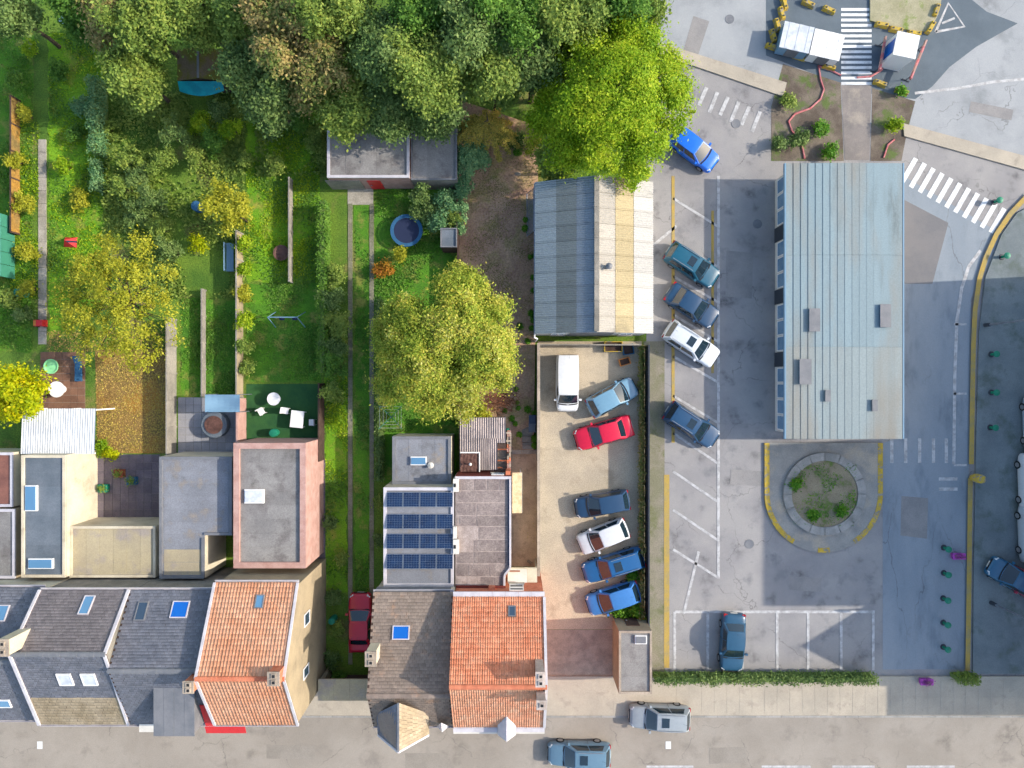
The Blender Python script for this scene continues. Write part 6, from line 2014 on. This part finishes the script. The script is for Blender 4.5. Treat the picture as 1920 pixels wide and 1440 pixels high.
# weeds along the hall wall
WC = {}
for i, (px, py, r) in enumerate(sorted([(1000, 520, 6), (1000, 545, 6), (996, 588, 7), (1000, 600, 6), (998, 615, 6), (985, 428, 7), (986, 412, 6), (990, 768, 7), (1002, 775, 6), (968, 730, 5), (970, 755, 4), (972, 765, 5), (1002, 822, 7), (1001, 835, 6), (974, 815, 6), (960, 785, 6), (966, 795, 5), (947, 770, 5), (1002, 480, 5), (994, 482, 5), (970, 285, 8), (990, 640, 6), (975, 612, 7)], key=lambda q_: q_[1])):
    x, y = g(px, py, PLOT_Z + .1)
    rr = r / 24
    rs = np.random.RandomState(700 + i)
    n_ = int(240 * (rr / .25) ** 2)
    an = rs.uniform(0, 6.28, n_); d_ = rr * np.sqrt(rs.uniform(0, 1, n_)) * rs.uniform(.5, 1.15, n_)
    pts = np.stack([d_ * np.cos(an), d_ * np.sin(an), np.maximum(.02, .22 * (1 - d_ / rr) + rs.uniform(0, .08, n_))], 1)
    v, f = leaves(pts, np.tile([0, 0, 1.0], (n_, 1)) + rs.normal(size=(n_, 3)) * .5, .09, rs, .6)
    side = "against the hall wall" if px > 984 and py < 645 else ("near the bins and steps" if py > 760 else "on the open earth")
    WC[side] = WC.get(side, 0) + 1
    o_ = obj("weed_tuft", raw_mesh("weed_tuft", v, f, LEAF['weed']), None, (x, y, PLOT_Z))
    tag(o_, f"green weed tuft {side}, {ORD[WC[side] - 1]} from the far end", "weed", "weed tufts " + side)
# ground cover and fallen leaves on the earth (uncountable)
def scatter(name, polys, n_, size, key, seed, z, tilt=.35, h=.03, cluster=None):
    rs = np.random.RandomState(seed)
    out = []
    for (x0, y0, x1, y1, wgt) in polys:
        m_ = int(n_ * wgt)
        px = rs.uniform(x0, x1, m_); py = rs.uniform(y0, y1, m_)
        if cluster:
            v_ = np.sin(px * .045 * cluster + 1.3 * np.sin(py * .031 * cluster)) + np.sin(py * .052 * cluster + 1.7 * np.sin(px * .04 * cluster)) + rs.normal(size=m_) * .7
            keep = v_ > .35
            px, py = px[keep], py[keep]
        out.append(np.stack([(px - 960) / 24, (720 - py) / 24, z + rs.uniform(0, h, len(px))], 1))
    pts = np.concatenate(out)
    v, f = leaves(pts, np.tile([0, 0, 1.0], (len(pts), 1)) + rs.normal(size=(len(pts), 3)) * tilt, size, rs, .6)
    o_ = obj(name, raw_mesh(name, v, f, LEAF[key]), None, (0, 0, 0))
    o_["kind"] = "stuff"
    return o_
scatter("fallen_leaves", [(866, 290, 1000, 780, 1.0)], 2200, .06, 'litter', 1, PLOT_Z + .004)
scatter("moss", [(870, 300, 1000, 640, 1.0)], 11000, .08, 'weed', 2, PLOT_Z + .004, cluster=1.4)
bpy.data.objects["moss"].data.materials[0] = leafmat("dull_moss", [S(112, 108, 62, .85), S(126, 122, 66, .85), S(140, 136, 76, .85)], .1)
scatter("fallen_leaves", [(180, 660, 326, 848, .8), (90, 620, 330, 660, .2)], 9000, .11, 'litter', 3, .02)
scatter("grass", [(92, 60, 200, 560, .22), (-20, 30, 62, 660, .14), (340, 560, 452, 745, .1), (462, 230, 600, 716, .25), (704, 345, 856, 810, .17), (610, 700, 652, 1100, .07), (666, 385, 692, 1110, .05)], 120000, .13, 'fresh', 4, .02, tilt=.7, h=.08, cluster=.8)
scatter("grass_yellow", [(92, 60, 200, 560, .3), (20, 230, 75, 560, .2), (462, 230, 600, 520, .4), (610, 700, 652, 900, .1)], 40000, .13, 'lime', 5, .03, tilt=.7, h=.07, cluster=1.1)
scatter("meadow_growth", [(195, 180, 460, 560, .6), (480, 190, 612, 330, .2), (330, 160, 460, 330, .2)], 60000, .2, 'mid', 6, .05, tilt=.6, h=.25, cluster=.7)
scatter("fallen_leaves", [(864, 800, 948, 880, .2), (960, 845, 1006, 1060, .3), (856, 896, 950, 1100, .5)], 160, .07, 'litter', 8, .06)
bpy.data.objects["grass_yellow"].name = "grass"
sg = scatter("planter_weeds", [(1484, 868, 1602, 984, 1.0)], 4200, .09, 'weed', 9, .27, tilt=.6, h=.1, cluster=2.2)
kp = None

# pile of cut branches in the plot
bp = thing("branch_pile", "pile of dry reddish cut branches above the ribbed shed roof", "branches", (*g(932, 752, .5), PLOT_Z))
rs = random.Random(5)
for k in range(150):
    px = rs.gauss(932, 20); py = rs.gauss(751, 11)
    if px < 895: px = 900
    if px > 968: px = 955
    x, y = g(px, py, .5)
    a = R(rs.gauss(178, 22)) if rs.random() < .75 else rs.uniform(0, 6.28)
    l_ = rs.uniform(.5, 1.9)
    z = PLOT_Z + .04 + abs(rs.gauss(0, .22))
    p0 = Vector((x - l_ / 2 * math.cos(a), y - l_ / 2 * math.sin(a), z + rs.uniform(-.03, .12)))
    p1 = Vector((x + l_ / 2 * math.cos(a), y + l_ / 2 * math.sin(a), z + rs.uniform(-.03, .12)))
    mid = p0.lerp(p1, .5) + Vector((rs.uniform(-.08, .08), rs.uniform(-.08, .08), rs.uniform(-.02, .06)))
    r_b = rs.uniform(.007, .022)
    mb = MB().path([p0, mid, p1], r_b, r_b * .4, 4)
    for _ in range(2):
        q_ = mid.lerp(p1, rs.random()); a2 = a + rs.uniform(-.8, .8)
        mb.tube(q_, q_ + Vector((.4 * math.cos(a2), .4 * math.sin(a2), rs.uniform(-.03, .1))), r_b * .5, r_b * .2, 3)
    mb.build("branch", M['twig'], bp)
# ------------------------------------------------------------------ fences and walls of the gardens
fence("concrete panel fence between leaf strewn garden and the lawn right of it", (331, 850), (331, 600), 1.5, M['conc'], M['conc'])
fence("grey panel fence left of the bright lawn strip", (456, 745), (456, 440), 1.3, M['beige'], M['conc'])
fence("timber fence on the left side of the earth garden", (861, 780), (861, 440), 1.3, M['darkwood'], M['darkwood'], z0=0.0)
fence("dark fence on the left side of the earth garden at its far end", (859, 436), (859, 216), 1.3, M['darkwood'], M['darkwood'])
fence("low fence in the middle of the bright lawn", (549, 530), (549, 340), .9, M['conc'], M['conc'])
fence("low grey garden wall down the deep green lawn", (386, 742), (386, 545), .7, M['conc'], M['conc'])
fence("wooden fence along the left edge of the first garden", (38, 440), (38, 190), 1.0, M['litter'], M['darkwood'])
fence("timber fence right of the turf terrace", (608, 860), (608, 720), 1.5, M['darkwood'], M['darkwood'])
fence("pink brick wall left of the turf terrace", (460, 860), (460, 748), 1.6, M['pinkbrick'], M['pinkbrick'], name="garden_wall", cat="wall", th=.2)
fence("dark mesh fence between gravel yard and grassy verge", (1209, 1170), (1209, 650), 1.6, M['darkmetal'], M['darkmetal'], th=.03)
fence("concrete fence at the far end of the gravel yard, below the hall", (1013, 648), (1195, 648), 1.2, M['conc'], M['conc'])
# white path in cast lengths
wp = thing("white_path", "long pale concrete path running down the left garden", "path", (*g(80, 450), 0))
y = g(0, 262)[1]
while y > g(0, 645)[1]:
    x = g(80, 0)[0]
    MB().box(x - .31, y - .98, -.05, x + .31 + rng.uniform(-.01, .01), y, .05 + rng.uniform(0, .015)).build("path_slab", M['path'], wp)
    y -= 1.0
# ------------------------------------------------------------------ garden things
def local_thing(name, label, cat, px, py, z=0.0, rz=0, group=None, zref=.4):
    t = thing(name, label, cat, (*g(px, py, zref), z), group, rz)
    ORG[t] = Vector((0, 0, 0))
    return t
t = local_thing("trampoline", "round trampoline with dark mat and blue padded rim", "trampoline", 762, 432, zref=.8)
MB().lathe([(.98, .74), (.98, .76)], 0, 0, 28).build("mat", M['navy'], t)
mb = MB()
for k in range(28):
    a0, a1 = 2 * math.pi * k / 28, 2 * math.pi * (k + 1) / 28
    mb.quad((.98 * math.cos(a0), .98 * math.sin(a0), .78), (1.25 * math.cos(a0), 1.25 * math.sin(a0), .78), (1.25 * math.cos(a1), 1.25 * math.sin(a1), .78), (.98 * math.cos(a1), .98 * math.sin(a1), .78))
mb.build("padding", M['bluerim'], t)
for k in range(6):
    a = 2 * math.pi * k / 6
    MB().tube((1.22 * math.cos(a), 1.22 * math.sin(a), 0), (1.22 * math.cos(a), 1.22 * math.sin(a), .76), .03).build("leg", M['metal'], t)

def table(px, py, w, l, label, m=M['upvc'], rz=0, h=.74):
    t = local_thing("garden_table", label, "table", px, py, .02, rz, zref=h)
    MB().box(-w / 2, -l / 2, h - .04, w / 2, l / 2, h).build("table_top", m, t)
    for sx in (-1, 1):
        for sy in (-1, 1):
            MB().box(sx * (w / 2 - .08) - .03, sy * (l / 2 - .08) - .03, 0, sx * (w / 2 - .08) + .03, sy * (l / 2 - .08) + .03, h - .042).build("leg", m, t)
def chair(px, py, rz, label, m=M['upvc'], group=None):
    t = local_thing("garden_chair", label, "chair", px, py, .02, rz, group, zref=.45)
    MB().box(-.24, -.24, .42, .24, .24, .46).build("seat", m, t)
    MB().box(-.24, .2, .462, .24, .25, .9).build("backrest", m, t)
    for sx in (-1, 1):
        for sy in (-1, 1):
            MB().box(sx * .2 - .02, sy * .2 - .02, 0, sx * .2 + .02, sy * .2 + .02, .418).build("leg", m, t)
def round_table(px, py, r, label, m, h=.74):
    t = local_thing("round_table", label, "table", px, py, .02, zref=h)
    MB().lathe([(r, h - .04), (r, h)], 0, 0, 24).build("table_top", m, t)
    MB().tube((0, 0, .04), (0, 0, h - .042), .05).build("leg", m, t)
    MB().lathe([(.3, 0), (.28, .035)], 0, 0, 16).build("foot", m, t)
table(557, 786, 1.0, 1.3, "white rectangular garden table on the green turf terrace", rz=R(-6))
round_table(513, 748, .5, "white round garden table on the green turf terrace", M['upvc'])
chair(585, 792, R(-90), "white garden chair right of the rectangular table on the turf terrace")
chair(535, 770, R(80), "white garden chair left of the rectangular table on the turf terrace")
chair(490, 772, R(30), "pale garden chair near the pink wall on the turf terrace")
round_table(106, 730, .62, "white round table on the brown paved terrace", M['upvc'])
t = local_thing("paddling_pool", "mint green round paddling pool on the brown paved terrace", "pool", 92, 687, .02)
MB().lathe([(.42, .0), (.58, .16), (.58, .2), (.5, .2), (.46, .08)], 0, 0, 22).build("rim", M['mint'], t)
MB().lathe([(.47, .09), (.47, .1)], 0, 0, 22).build("base", M['mint'], t)
t = local_thing("sun_lounger", "dark blue sun lounger at the right edge of the brown paved terrace", "lounger", 146, 692, .02)
MB().box(-.28, -.95, .28, .28, .4, .34).build("seat", M['bluerim'], t)
MB().add([(-.28, .41, .30), (.28, .41, .30), (.28, 1.0, .62), (-.28, 1.0, .62), (-.28, .41, .35), (.28, .41, .35), (.28, 1.0, .67), (-.28, 1.0, .67)], [(3, 2, 1, 0), (4, 5, 6, 7), (0, 1, 5, 4), (1, 2, 6, 5), (2, 3, 7, 6), (3, 0, 4, 7)]).build("backrest", M['bluerim'], t)
for sx in (-.24, .24):
    for sy in (-.85, .35):
        MB().box(sx - .02, sy - .02, 0, sx + .02, sy + .02, .278).build("leg", M['metal'], t)
t = local_thing("hot_tub", "round grey hot tub with brown lid on the pale terrace", "tub", 405, 796, .02)
MB().lathe([(.98, 0), (1.02, .75), (.95, .8)], 0, 0, 28).build("tub", M['flat_dark'], t)
MB().lathe([(.7, .8), (.68, .88)], 0, 0, 28).build("lid", M['tarp'], t)
t = local_thing("tarpaulin", "blue grey shade sail over the pale terrace beside the hot tub", "shade sail", 418, 760, 0, zref=2.2)
mb = MB(); n_ = 6
for i in range(n_):
    for j in range(n_):
        f = lambda a, b: (-1.3 + 2.6 * a / n_, -.5 + 1.3 * b / n_, 2.3 - .25 * math.sin(math.pi * a / n_) * math.sin(math.pi * b / n_))
        mb.quad(f(i, j), f(i + 1, j), f(i + 1, j + 1), f(i, j + 1))
mb.build("cloth", M['paleblue'], t)
for sx, sy in ((-1.3, -.5), (1.3, -.5), (1.3, .8), (-1.3, .8)):
    MB().tube((sx, sy, 0), (sx, sy, 2.32), .03).build("pole", M['metal'], t)
t = local_thing("garden_bench", "pale blue garden bench beside the deep green lawn", "bench", 430, 482, .01, R(90), zref=.5)
for k in range(4):
    MB().box(-1.1, -.3 + k * .14, .43, 1.1, -.18 + k * .14, .46).build("slat", M['paleblue'], t)
for k in range(2):
    MB().box(-1.1, .28, .55 + k * .16, 1.1, .31, .67 + k * .16).build("slat", M['paleblue'], t)
for sx in (-1, 1):
    MB().box(sx * 1.0 - .04, -.3, 0, sx * 1.0 + .04, -.22, .428).build("leg", M['paleblue'], t)
    MB().box(sx * 1.0 - .04, .24, 0, sx * 1.0 + .04, .279, .86).build("leg", M['paleblue'], t)
def barrel(px, py, r, h, m, name, label, cat, z=.01):
    t = local_thing(name, label, cat, px, py, z, zref=h)
    MB().lathe([(r * .86, 0), (r, h * .5), (r * .88, h)], 0, 0, 18).build("body", m, t)
    MB().lathe([(r * .95, h + .002), (r * .9, h + .05), (r * .3, h + .08)], 0, 0, 18).build("lid", m, t)
barrel(368, 386, .42, .8, M['bluerim'], "rain_barrel", "blue rain barrel left of the slim golden tree", "barrel")
barrel(34, 548, .35, .9, M['green_plastic'], "compost_bin", "green compost bin in the leftmost garden", "bin")
barrel(583, 928, .42, .9, M['blueglass'], "blue_barrel", "blue barrel in the paved side yard by the pink parapet", "barrel", .03)
barrel(512, 812, .32, .7, M['green_plastic'], "green_tub", "turquoise green tub at the lower end of the turf terrace", "tub")
barrel(622, 1165, .28, .9, M['green_plastic'], "green_bin", "green bin beside the drive opposite the red car", "bin")
barrel(1838, 898, .36, .9, M['yellow'], "yellow_drum", "yellow drum beside the yellow edge line of the lane", "drum", .13)
barrel(952, 806, .16, .5, M['green_plastic'], "green_pot", "small green pot right of the ribbed shed roof", "pot", PLOT_Z)
barrel(760, 1000 - 260, .3, .6, M['green_plastic'], "garden_pot", "dull green garden pot on the shaded lawn near the garden room", "pot")
t = local_thing("toy_tent", "small red play tent on the second lawn beside the white path", "tent", 127, 453, .01, zref=.3)
MB().add([(-.5, -.35, 0), (.5, -.45, 0), (.6, .4, 0), (-.4, .4, 0), (.1, 0, .85)], [(0, 1, 4), (1, 2, 4), (2, 3, 4), (3, 0, 4), (3, 2, 1, 0)]).build("cloth", M['red'], t)
MB().add([(.3, -.42, .02), (.62, .1, .02), (.17, -.02, .86)], [(0, 1, 2)]).build("door_flap", M['navy'], t)
t = local_thing("toy_car", "red and orange ride-on toy at the lower end of the white path", "toy", 76, 606, .06, zref=.3)
MB().box(-.45, -.25, .1, .45, .25, .38).box(-.1, -.22, .38, .4, .22, .62).build("body", M['red'], t)
MB().box(-.44, -.2, .382, -.12, .2, .42).build("bonnet", M['orange'], t)
for sx in (-.28, .28):
    for sy in (-.27, .27):
        MB().tube((sx, sy - .03, .11), (sx, sy + .03, .11), .11, n=10).build("wheel", M['black'], t)
t = local_thing("greenhouse", "small green tinted greenhouse at the left picture edge", "greenhouse", -24, 458, 0, zref=1.6)
w, l, h = .95, 2.4, 1.5
for s_ in (-1, 1):
    for k in range(5):
        y0 = -l + k * 2 * l / 5; y1 = y0 + 2 * l / 5 - .03
        pts = [(s_ * w, y0, h), (s_ * w, y1, h), (0, y1, 2.1), (0, y0, 2.1)]
        mb = MB().quad(*(pts if s_ > 0 else pts[::-1])); mb.build("roof_pane", mat("green_glazing", S(80, 160, 136, .6), fine=.05, rough=.2, spec=.6) if k == 0 and s_ < 0 else bpy.data.materials["green_glazing"], t)
        MB().box(s_ * w - .02, y0, .1, s_ * w + .02, y1, h - .01).build("wall_pane", bpy.data.materials["green_glazing"], t)
MB().bar((0, -l, 2.12), (0, l, 2.12), .06, .05).build("ridge", M['metal'], t)
# small dark shed by the plot fence
flat_roof_block("small_dark_shed", "small dark flat shed against the left fence of the earth garden", rectpx(826, 428, 857, 464, 2.0), 2.0, M['darkwood'], M['flat_dark'], M['zinc_grey'], rim=.08, strips=.7, cat="shed")
t = local_thing("swing_frame", "pale metal swing frame on the bright lawn strip", "swing", 530, 595, 0, zref=1.8)
MB().tube((-1.1, 0, 1.9), (1.1, 0, 1.9), .04).build("top_bar", M['paleblue'], t)
for sx in (-1.1, 1.1):
    for sy in (-.6, .6):
        MB().tube((sx, 0, 1.9), (sx * 1.05, sy, 0), .035).build("leg", M['paleblue'], t)
for sx in (-.5, .5):
    MB().box(sx - .2, -.09, .5, sx + .2, .09, .54).build("swing_seat", M['navy'], t)
    for dx_ in (-.18, .18):
        MB().tube((sx + dx_, 0, .54), (sx + dx_, 0, 1.88), .008, n=4).build("chain", M['metal'], t)
t = local_thing("fire_bowl", "round brown fire bowl on the bright lawn strip", "fire bowl", 527, 474, 0, zref=.3)
MB().lathe([(.3, 0), (.55, .2), (.62, .32), (.5, .3), (.3, .2)], 0, 0, 20).build("bowl", M['tarp'], t)
t = local_thing("rotary_dryer", "green rotary clothes dryer on the shaded lawn above the garden room", "dryer", 733, 782, 0, zref=1.5)
MB().tube((0, 0, 0), (0, 0, 1.7), .03).build("pole", M['metal'], t)
for k in range(4):
    a = math.pi / 4 + k * math.pi / 2
    MB().tube((0, 0, 1.3), (1.25 * math.cos(a), 1.25 * math.sin(a), 1.75), .022).build("arm", M['green_plastic'], t)
for r_ in (.5, .8, 1.15):
    z = 1.3 + .45 * r_ / 1.25
    pts = [(r_ * math.cos(math.pi / 4 + k * math.pi / 2), r_ * math.sin(math.pi / 4 + k * math.pi / 2), z) for k in range(5)]
    MB().path(pts, .008, n=3).build("line", M['upvc'], t)
for px, py, lab in ((265, 128, "pale grey plank stack under the trees left of the mossy hut"), (125, 38, "pale corrugated offcut lying in the second garden at the top")):
    t = local_thing("plank_stack", lab, "planks", px, py, .02, R(-30))
    for k in range(4):
        MB().box(-.8, -.32 + k * .16, .02 + .03 * (k % 2), .8, -.19 + k * .16, .12 + .03 * (k % 2)).build("plank", M['paleblue'], t)
# patio yard clutter in the purple yard
for px, py, m_, lab in ((222, 888, M['wood'], "brown wooden planter in the purple paved yard"), (246, 902, M['bluerim'], "blue planter in the purple paved yard"), (192, 916, M['green_plastic'], "green planter by the cream wall of the purple yard")):
    t = local_thing("planter_box", lab, "planter", px, py, .03, zref=.4)
    MB().box(-.35, -.3, 0, .35, .3, .4).build("box", m_, t)
    rs_ = np.random.RandomState(px)
    pts = rs_.normal(size=(160, 3)) * np.array([.18, .16, .1]) + np.array([0, 0, .5])
    v, f = leaves(pts, rs_.normal(size=(160, 3)) * .5 + np.array([0, 0, 1]), .12, rs_)
    obj("plant", raw_mesh("plant", v, f, LEAF['mid']), t)

# ------------------------------------------------------------------ works area and lane furniture
def ykerb(px, py, deg, i, where):
    t = local_thing("yellow_kerb_block", f"yellow concrete barrier block, {ORD[i]} {where}", "barrier", px, py, .014, R(deg), "yellow barrier blocks of the works area", zref=.3)
    MB().add([(-.52, -.2, 0), (.52, -.2, 0), (.52, .2, 0), (-.52, .2, 0), (-.46, -.13, .34), (.46, -.13, .34), (.46, .13, .34), (-.46, .13, .34)], [(3, 2, 1, 0), (4, 5, 6, 7), (0, 1, 5, 4), (1, 2, 6, 5), (2, 3, 7, 6), (3, 0, 4, 7)]).build("block", M['yellow'], t)
    for s_ in (-1, 1):
        MB().box(s_ * .3 - .05, -.05, .34, s_ * .3 + .05, .05, .40).build("lifting_eye", M['darkmetal'], t)
for i, (px, py, d) in enumerate([(1449, 86, -18), (1501, 105, -18), (1556, 124, -18)]):
    ykerb(px, py, d, i, "from the left along the lower edge of the works area")
for i, (px, py, d) in enumerate([(1652, 155, -20), (1693, 170, -20)]):
    ykerb(px, py, d, i, "right of the upper zebra crossing at the lower edge")
for i, (px, py, d) in enumerate([(1472, 5, -75), (1467, 23, -75), (1459, 45, -75), (1451, 65, -75)]):
    ykerb(px, py, d, i, "from the top down the left side of the works area")
for i, (px, py, d) in enumerate([(1517, 5, -25), (1556, 17, -25)]):
    ykerb(px, py, d, i, "from the left along the top of the works area")
for i, (px, py, d) in enumerate([(1655, 45, -10), (1682, 54, -12), (1716, 61, -8), (1747, 50, 60), (1757, 18, 70)]):
    ykerb(px, py, d, i, "round the weedy traffic island")
for i, (px, py, m_, lab) in enumerate(((1494, 70, 'paleblue', "pale blue site container, left of two in the works area"), (1551, 84, 'upvc', "white site container touching the upper zebra crossing"))):
    t = local_thing("site_container", lab, "container", px, py, .014, R(-13), "site containers", zref=1.2)
    MB().box(-1.12, -.98, .1, 1.12, .98, 1.15).build("wall", M[m_], t)
    for k in range(6):
        x0 = -1.16 + k * 2.32 / 6
        MB().box(x0 + .004, -1.02, 1.152, x0 + 2.32 / 6 - .004, 1.02, 1.2 + .015 * (k % 2)).build("roof_panel", M['milk'] if i == 0 else M['upvc'], t)
    for sx in (-.9, .8):
        MB().box(sx, -.9, 0, sx + .1, .9, .098).build("skid", M['darkmetal'], t)
    MB().box(-.45, -1.02, .15, .45, -.982, 1.1).build("door", M['zinc_grey'], t)
t = local_thing("site_cabin", "white portable site cabin with a blue side by the pink barrier boards", "cabin", 1698, 86, .014, R(-12), zref=2.0)
MB().box(-.8, -.85, 0, .8, .85, 2.0).build("wall", M['upvc'], t)
MB().box(-.86, -.9, 2.002, .86, .9, 2.12).build("roof", M['upvc'], t)
MB().box(-.84, -.6, .1, -.802, .5, 1.9).build("door", M['blueglass'], t)
for i, (px, py, d, l_) in enumerate([(1655, 100, 80, 2.6), (1722, 112, 68, 3.2)]):
    t = local_thing("barrier_board", ("left" if i == 0 else "right") + " pink and white barrier board beside the site cabin", "barrier", px, py, .014, R(d), "barrier boards", zref=.9)
    nseg = 6
    for k in range(nseg):
        MB().box(-l_ / 2 + k * l_ / nseg, -.06, .75, -l_ / 2 + (k + 1) * l_ / nseg - .002, .06, 1.0).build("stripe", M['rwtape'] if k % 2 == 0 else M['pinkbrick'], t)
    for s_ in (-1, 1):
        MB().box(s_ * l_ * .4 - .04, -.3, 0, s_ * l_ * .4 + .04, .3, .06).box(s_ * l_ * .4 - .025, -.025, .06, s_ * l_ * .4 + .025, .025, .748).build("stand", M['darkmetal'], t)
def tape(pts, label):
    q_ = [Vector((*g(a, b), .06)) for a, b in pts]
    fine_ = []
    for i in range(len(q_) - 1):
        for k in range(4):
            fine_.append(q_[i].lerp(q_[i + 1], k / 4))
    fine_.append(q_[-1])
    return tag(MB().path(fine_, .075, n=6).build("barrier_hose", M['rwtape']), label, "hose")
tape([(1576, 142), (1556, 132), (1534, 124), (1538, 150), (1544, 168), (1538, 186), (1518, 204), (1490, 214), (1478, 228), (1484, 246), (1502, 268), (1508, 298)], "long faded red hose winding down the weedy bank")
tape([(1606, 146), (1632, 144), (1652, 132), (1660, 118)], "short faded red hose across the foot of the upper zebra crossing")
tape([(1676, 262), (1664, 272), (1656, 296)], "faded red hose end by the weedy bank right of the footpath")
# bollards
def bollard(px, py, label, group, h=.55, z=.13):
    t = local_thing("green_bollard", label, "bollard", px, py, z, zref=h, group=group)
    MB().lathe([(.11, 0), (.10, h - .06), (.13, h - .06), (.13, h)], 0, 0, 12).build("post", M['green_plastic'], t)
    MB().lathe([(.24, .0), (.22, .05)], 0, 0, 14).build("base", M['darkmetal'], t)
    MB().lathe([(.25, h + .001), (.25, h + .06), (.08, h + .12)], 0, 0, 14).build("cap", M['green_plastic'], t)
for i, (px, py) in enumerate([(1872, 376), (1886, 480), (1866, 664), (1866, 736), (1864, 802)]):
    bollard(px, py, f"green bollard, {ORD[i]} from the top right of the yellow edge line", "bollards right of the yellow line")
for i, (px, py) in enumerate([(1778, 1030), (1778, 1078), (1777, 1126), (1777, 1172), (1777, 1218)]):
    bollard(px, py, f"green bollard, {ORD[i]} from the top of the row left of the yellow edge line", "bollards left of the yellow line", z=.012)
for px, py, lab in ((1800, 1044, "magenta moped-sized tub beside the lower yellow edge line"), (1738, 1279, "small magenta tub on the pavement near the hedge end")):
    t = local_thing("flower_tub", lab, "tub", px, py, .012 if py < 1200 else .12, zref=.5)
    MB().add([(-.4, -.18, 0), (.4, -.18, 0), (.4, .18, 0), (-.4, .18, 0), (-.5, -.24, .42), (.5, -.24, .42), (.5, .24, .42), (-.5, .24, .42)], [(3, 2, 1, 0), (4, 5, 6, 7), (0, 1, 5, 4), (1, 2, 6, 5), (2, 3, 7, 6), (3, 0, 4, 7)]).build("tub", M['magenta'], t)
    rs_ = np.random.RandomState(py)
    pts = rs_.normal(size=(200, 3)) * np.array([.2, .1, .07]) + np.array([0, 0, .5])
    v, f = leaves(pts, rs_.normal(size=(200, 3)) * .5 + np.array([0, 0, 1]), .1, rs_)
    obj("flowers", raw_mesh("flowers", v, f, leafmat("magenta_petal_%d" % px, [S(170, 60, 160), S(210, 90, 200), S(120, 140, 60)], .2)), t)
# lamp posts
def lamp(x, y, h, arm, ang, label, z=0.0):
    t = thing("street_lamp", label, "lamp post", (x, y, z), "street lamps", ang)
    ORG[t] = Vector((0, 0, 0))
    MB().tube((0, 0, 0), (0, 0, h), .09, .05, 10).build("mast", M['metal'], t)
    MB().lathe([(.16, 0), (.15, .5), (.1, .55)], 0, 0, 12).build("base", M['darkmetal'], t)
    MB().path([(0, 0, h - .05), (arm * .5, 0, h + .15), (arm, 0, h + .2)], .035, n=8).build("arm", M['metal'], t)
    hd = MB().add([(arm - .1, -.14, h + .12), (arm + .6, -.11, h + .12), (arm + .6, .11, h + .12), (arm - .1, .14, h + .12), (arm - .05, -.1, h + .26), (arm + .5, -.08, h + .24), (arm + .5, .08, h + .24), (arm - .05, .1, h + .26)],
                  [(3, 2, 1, 0), (4, 5, 6, 7), (0, 1, 5, 4), (1, 2, 6, 5), (2, 3, 7, 6), (3, 0, 4, 7)]).build("lamp_head", M['upvc'], t)
lamp(*g(1845, 610), 7.5, .8, R(0), "tall street lamp on the platform right of the yellow edge line", .13)
lamp(*g(1856, 1129), 7.0, .8, R(0), "street lamp at the lower right beside the parked hatchbacks", .13)
for px in (75, 1253):
    ln(street, (px, 1390), (px, 1404), 10, M['white_line'], "lane_mark")
# drain covers and junk near the hall corner
for i, (px, py, m_) in enumerate(((1150, 650, M['yellow']), (1178, 655, M['bluerim']), (1172, 678, M['orange']))):
    lab = ("yellow skip box below the hall corner", "blue crate below the hall corner", "orange crate below the hall corner")[i]
    t = local_thing("crate", lab, "crate", px, py, .01, R(8 * i), zref=.4)
    w, l, h = ((.7, .4, .5), (.42, .4, .5), (.42, .28, .35))[i]
    mb = MB()
    mb.box(-w, -l, 0, w, l, .04).box(-w, -l, .041, w, -l + .05, h).box(-w, l - .05, .041, w, l, h).box(-w, -l + .051, .041, -w + .05, l - .051, h).box(w - .05, -l + .051, .041, w, l - .051, h)
    mb.build("box", m_, t)
    MB().box(-w + .06, -l + .06, .05, w - .06, l - .06, h * .6).build("contents", M['darkwood'], t)
for px, py in ((1368, 36), (1380, 232), (1420, 420), (1405, 1020)):
    where = {36: "in the pale road at the top", 232: "at the car park entrance", 420: "in the aisle left of the pavilion", 1020: "in the lower aisle of the car park"}[py]
    o_ = MB().lathe([(.36, .0), (.36, .028), (.3, .028), (.28, .022)], *g(px, py), 18)
    tag(o_.build("manhole_cover", M['zinc_grey']), "round iron manhole cover " + where, "manhole cover", "manhole covers")
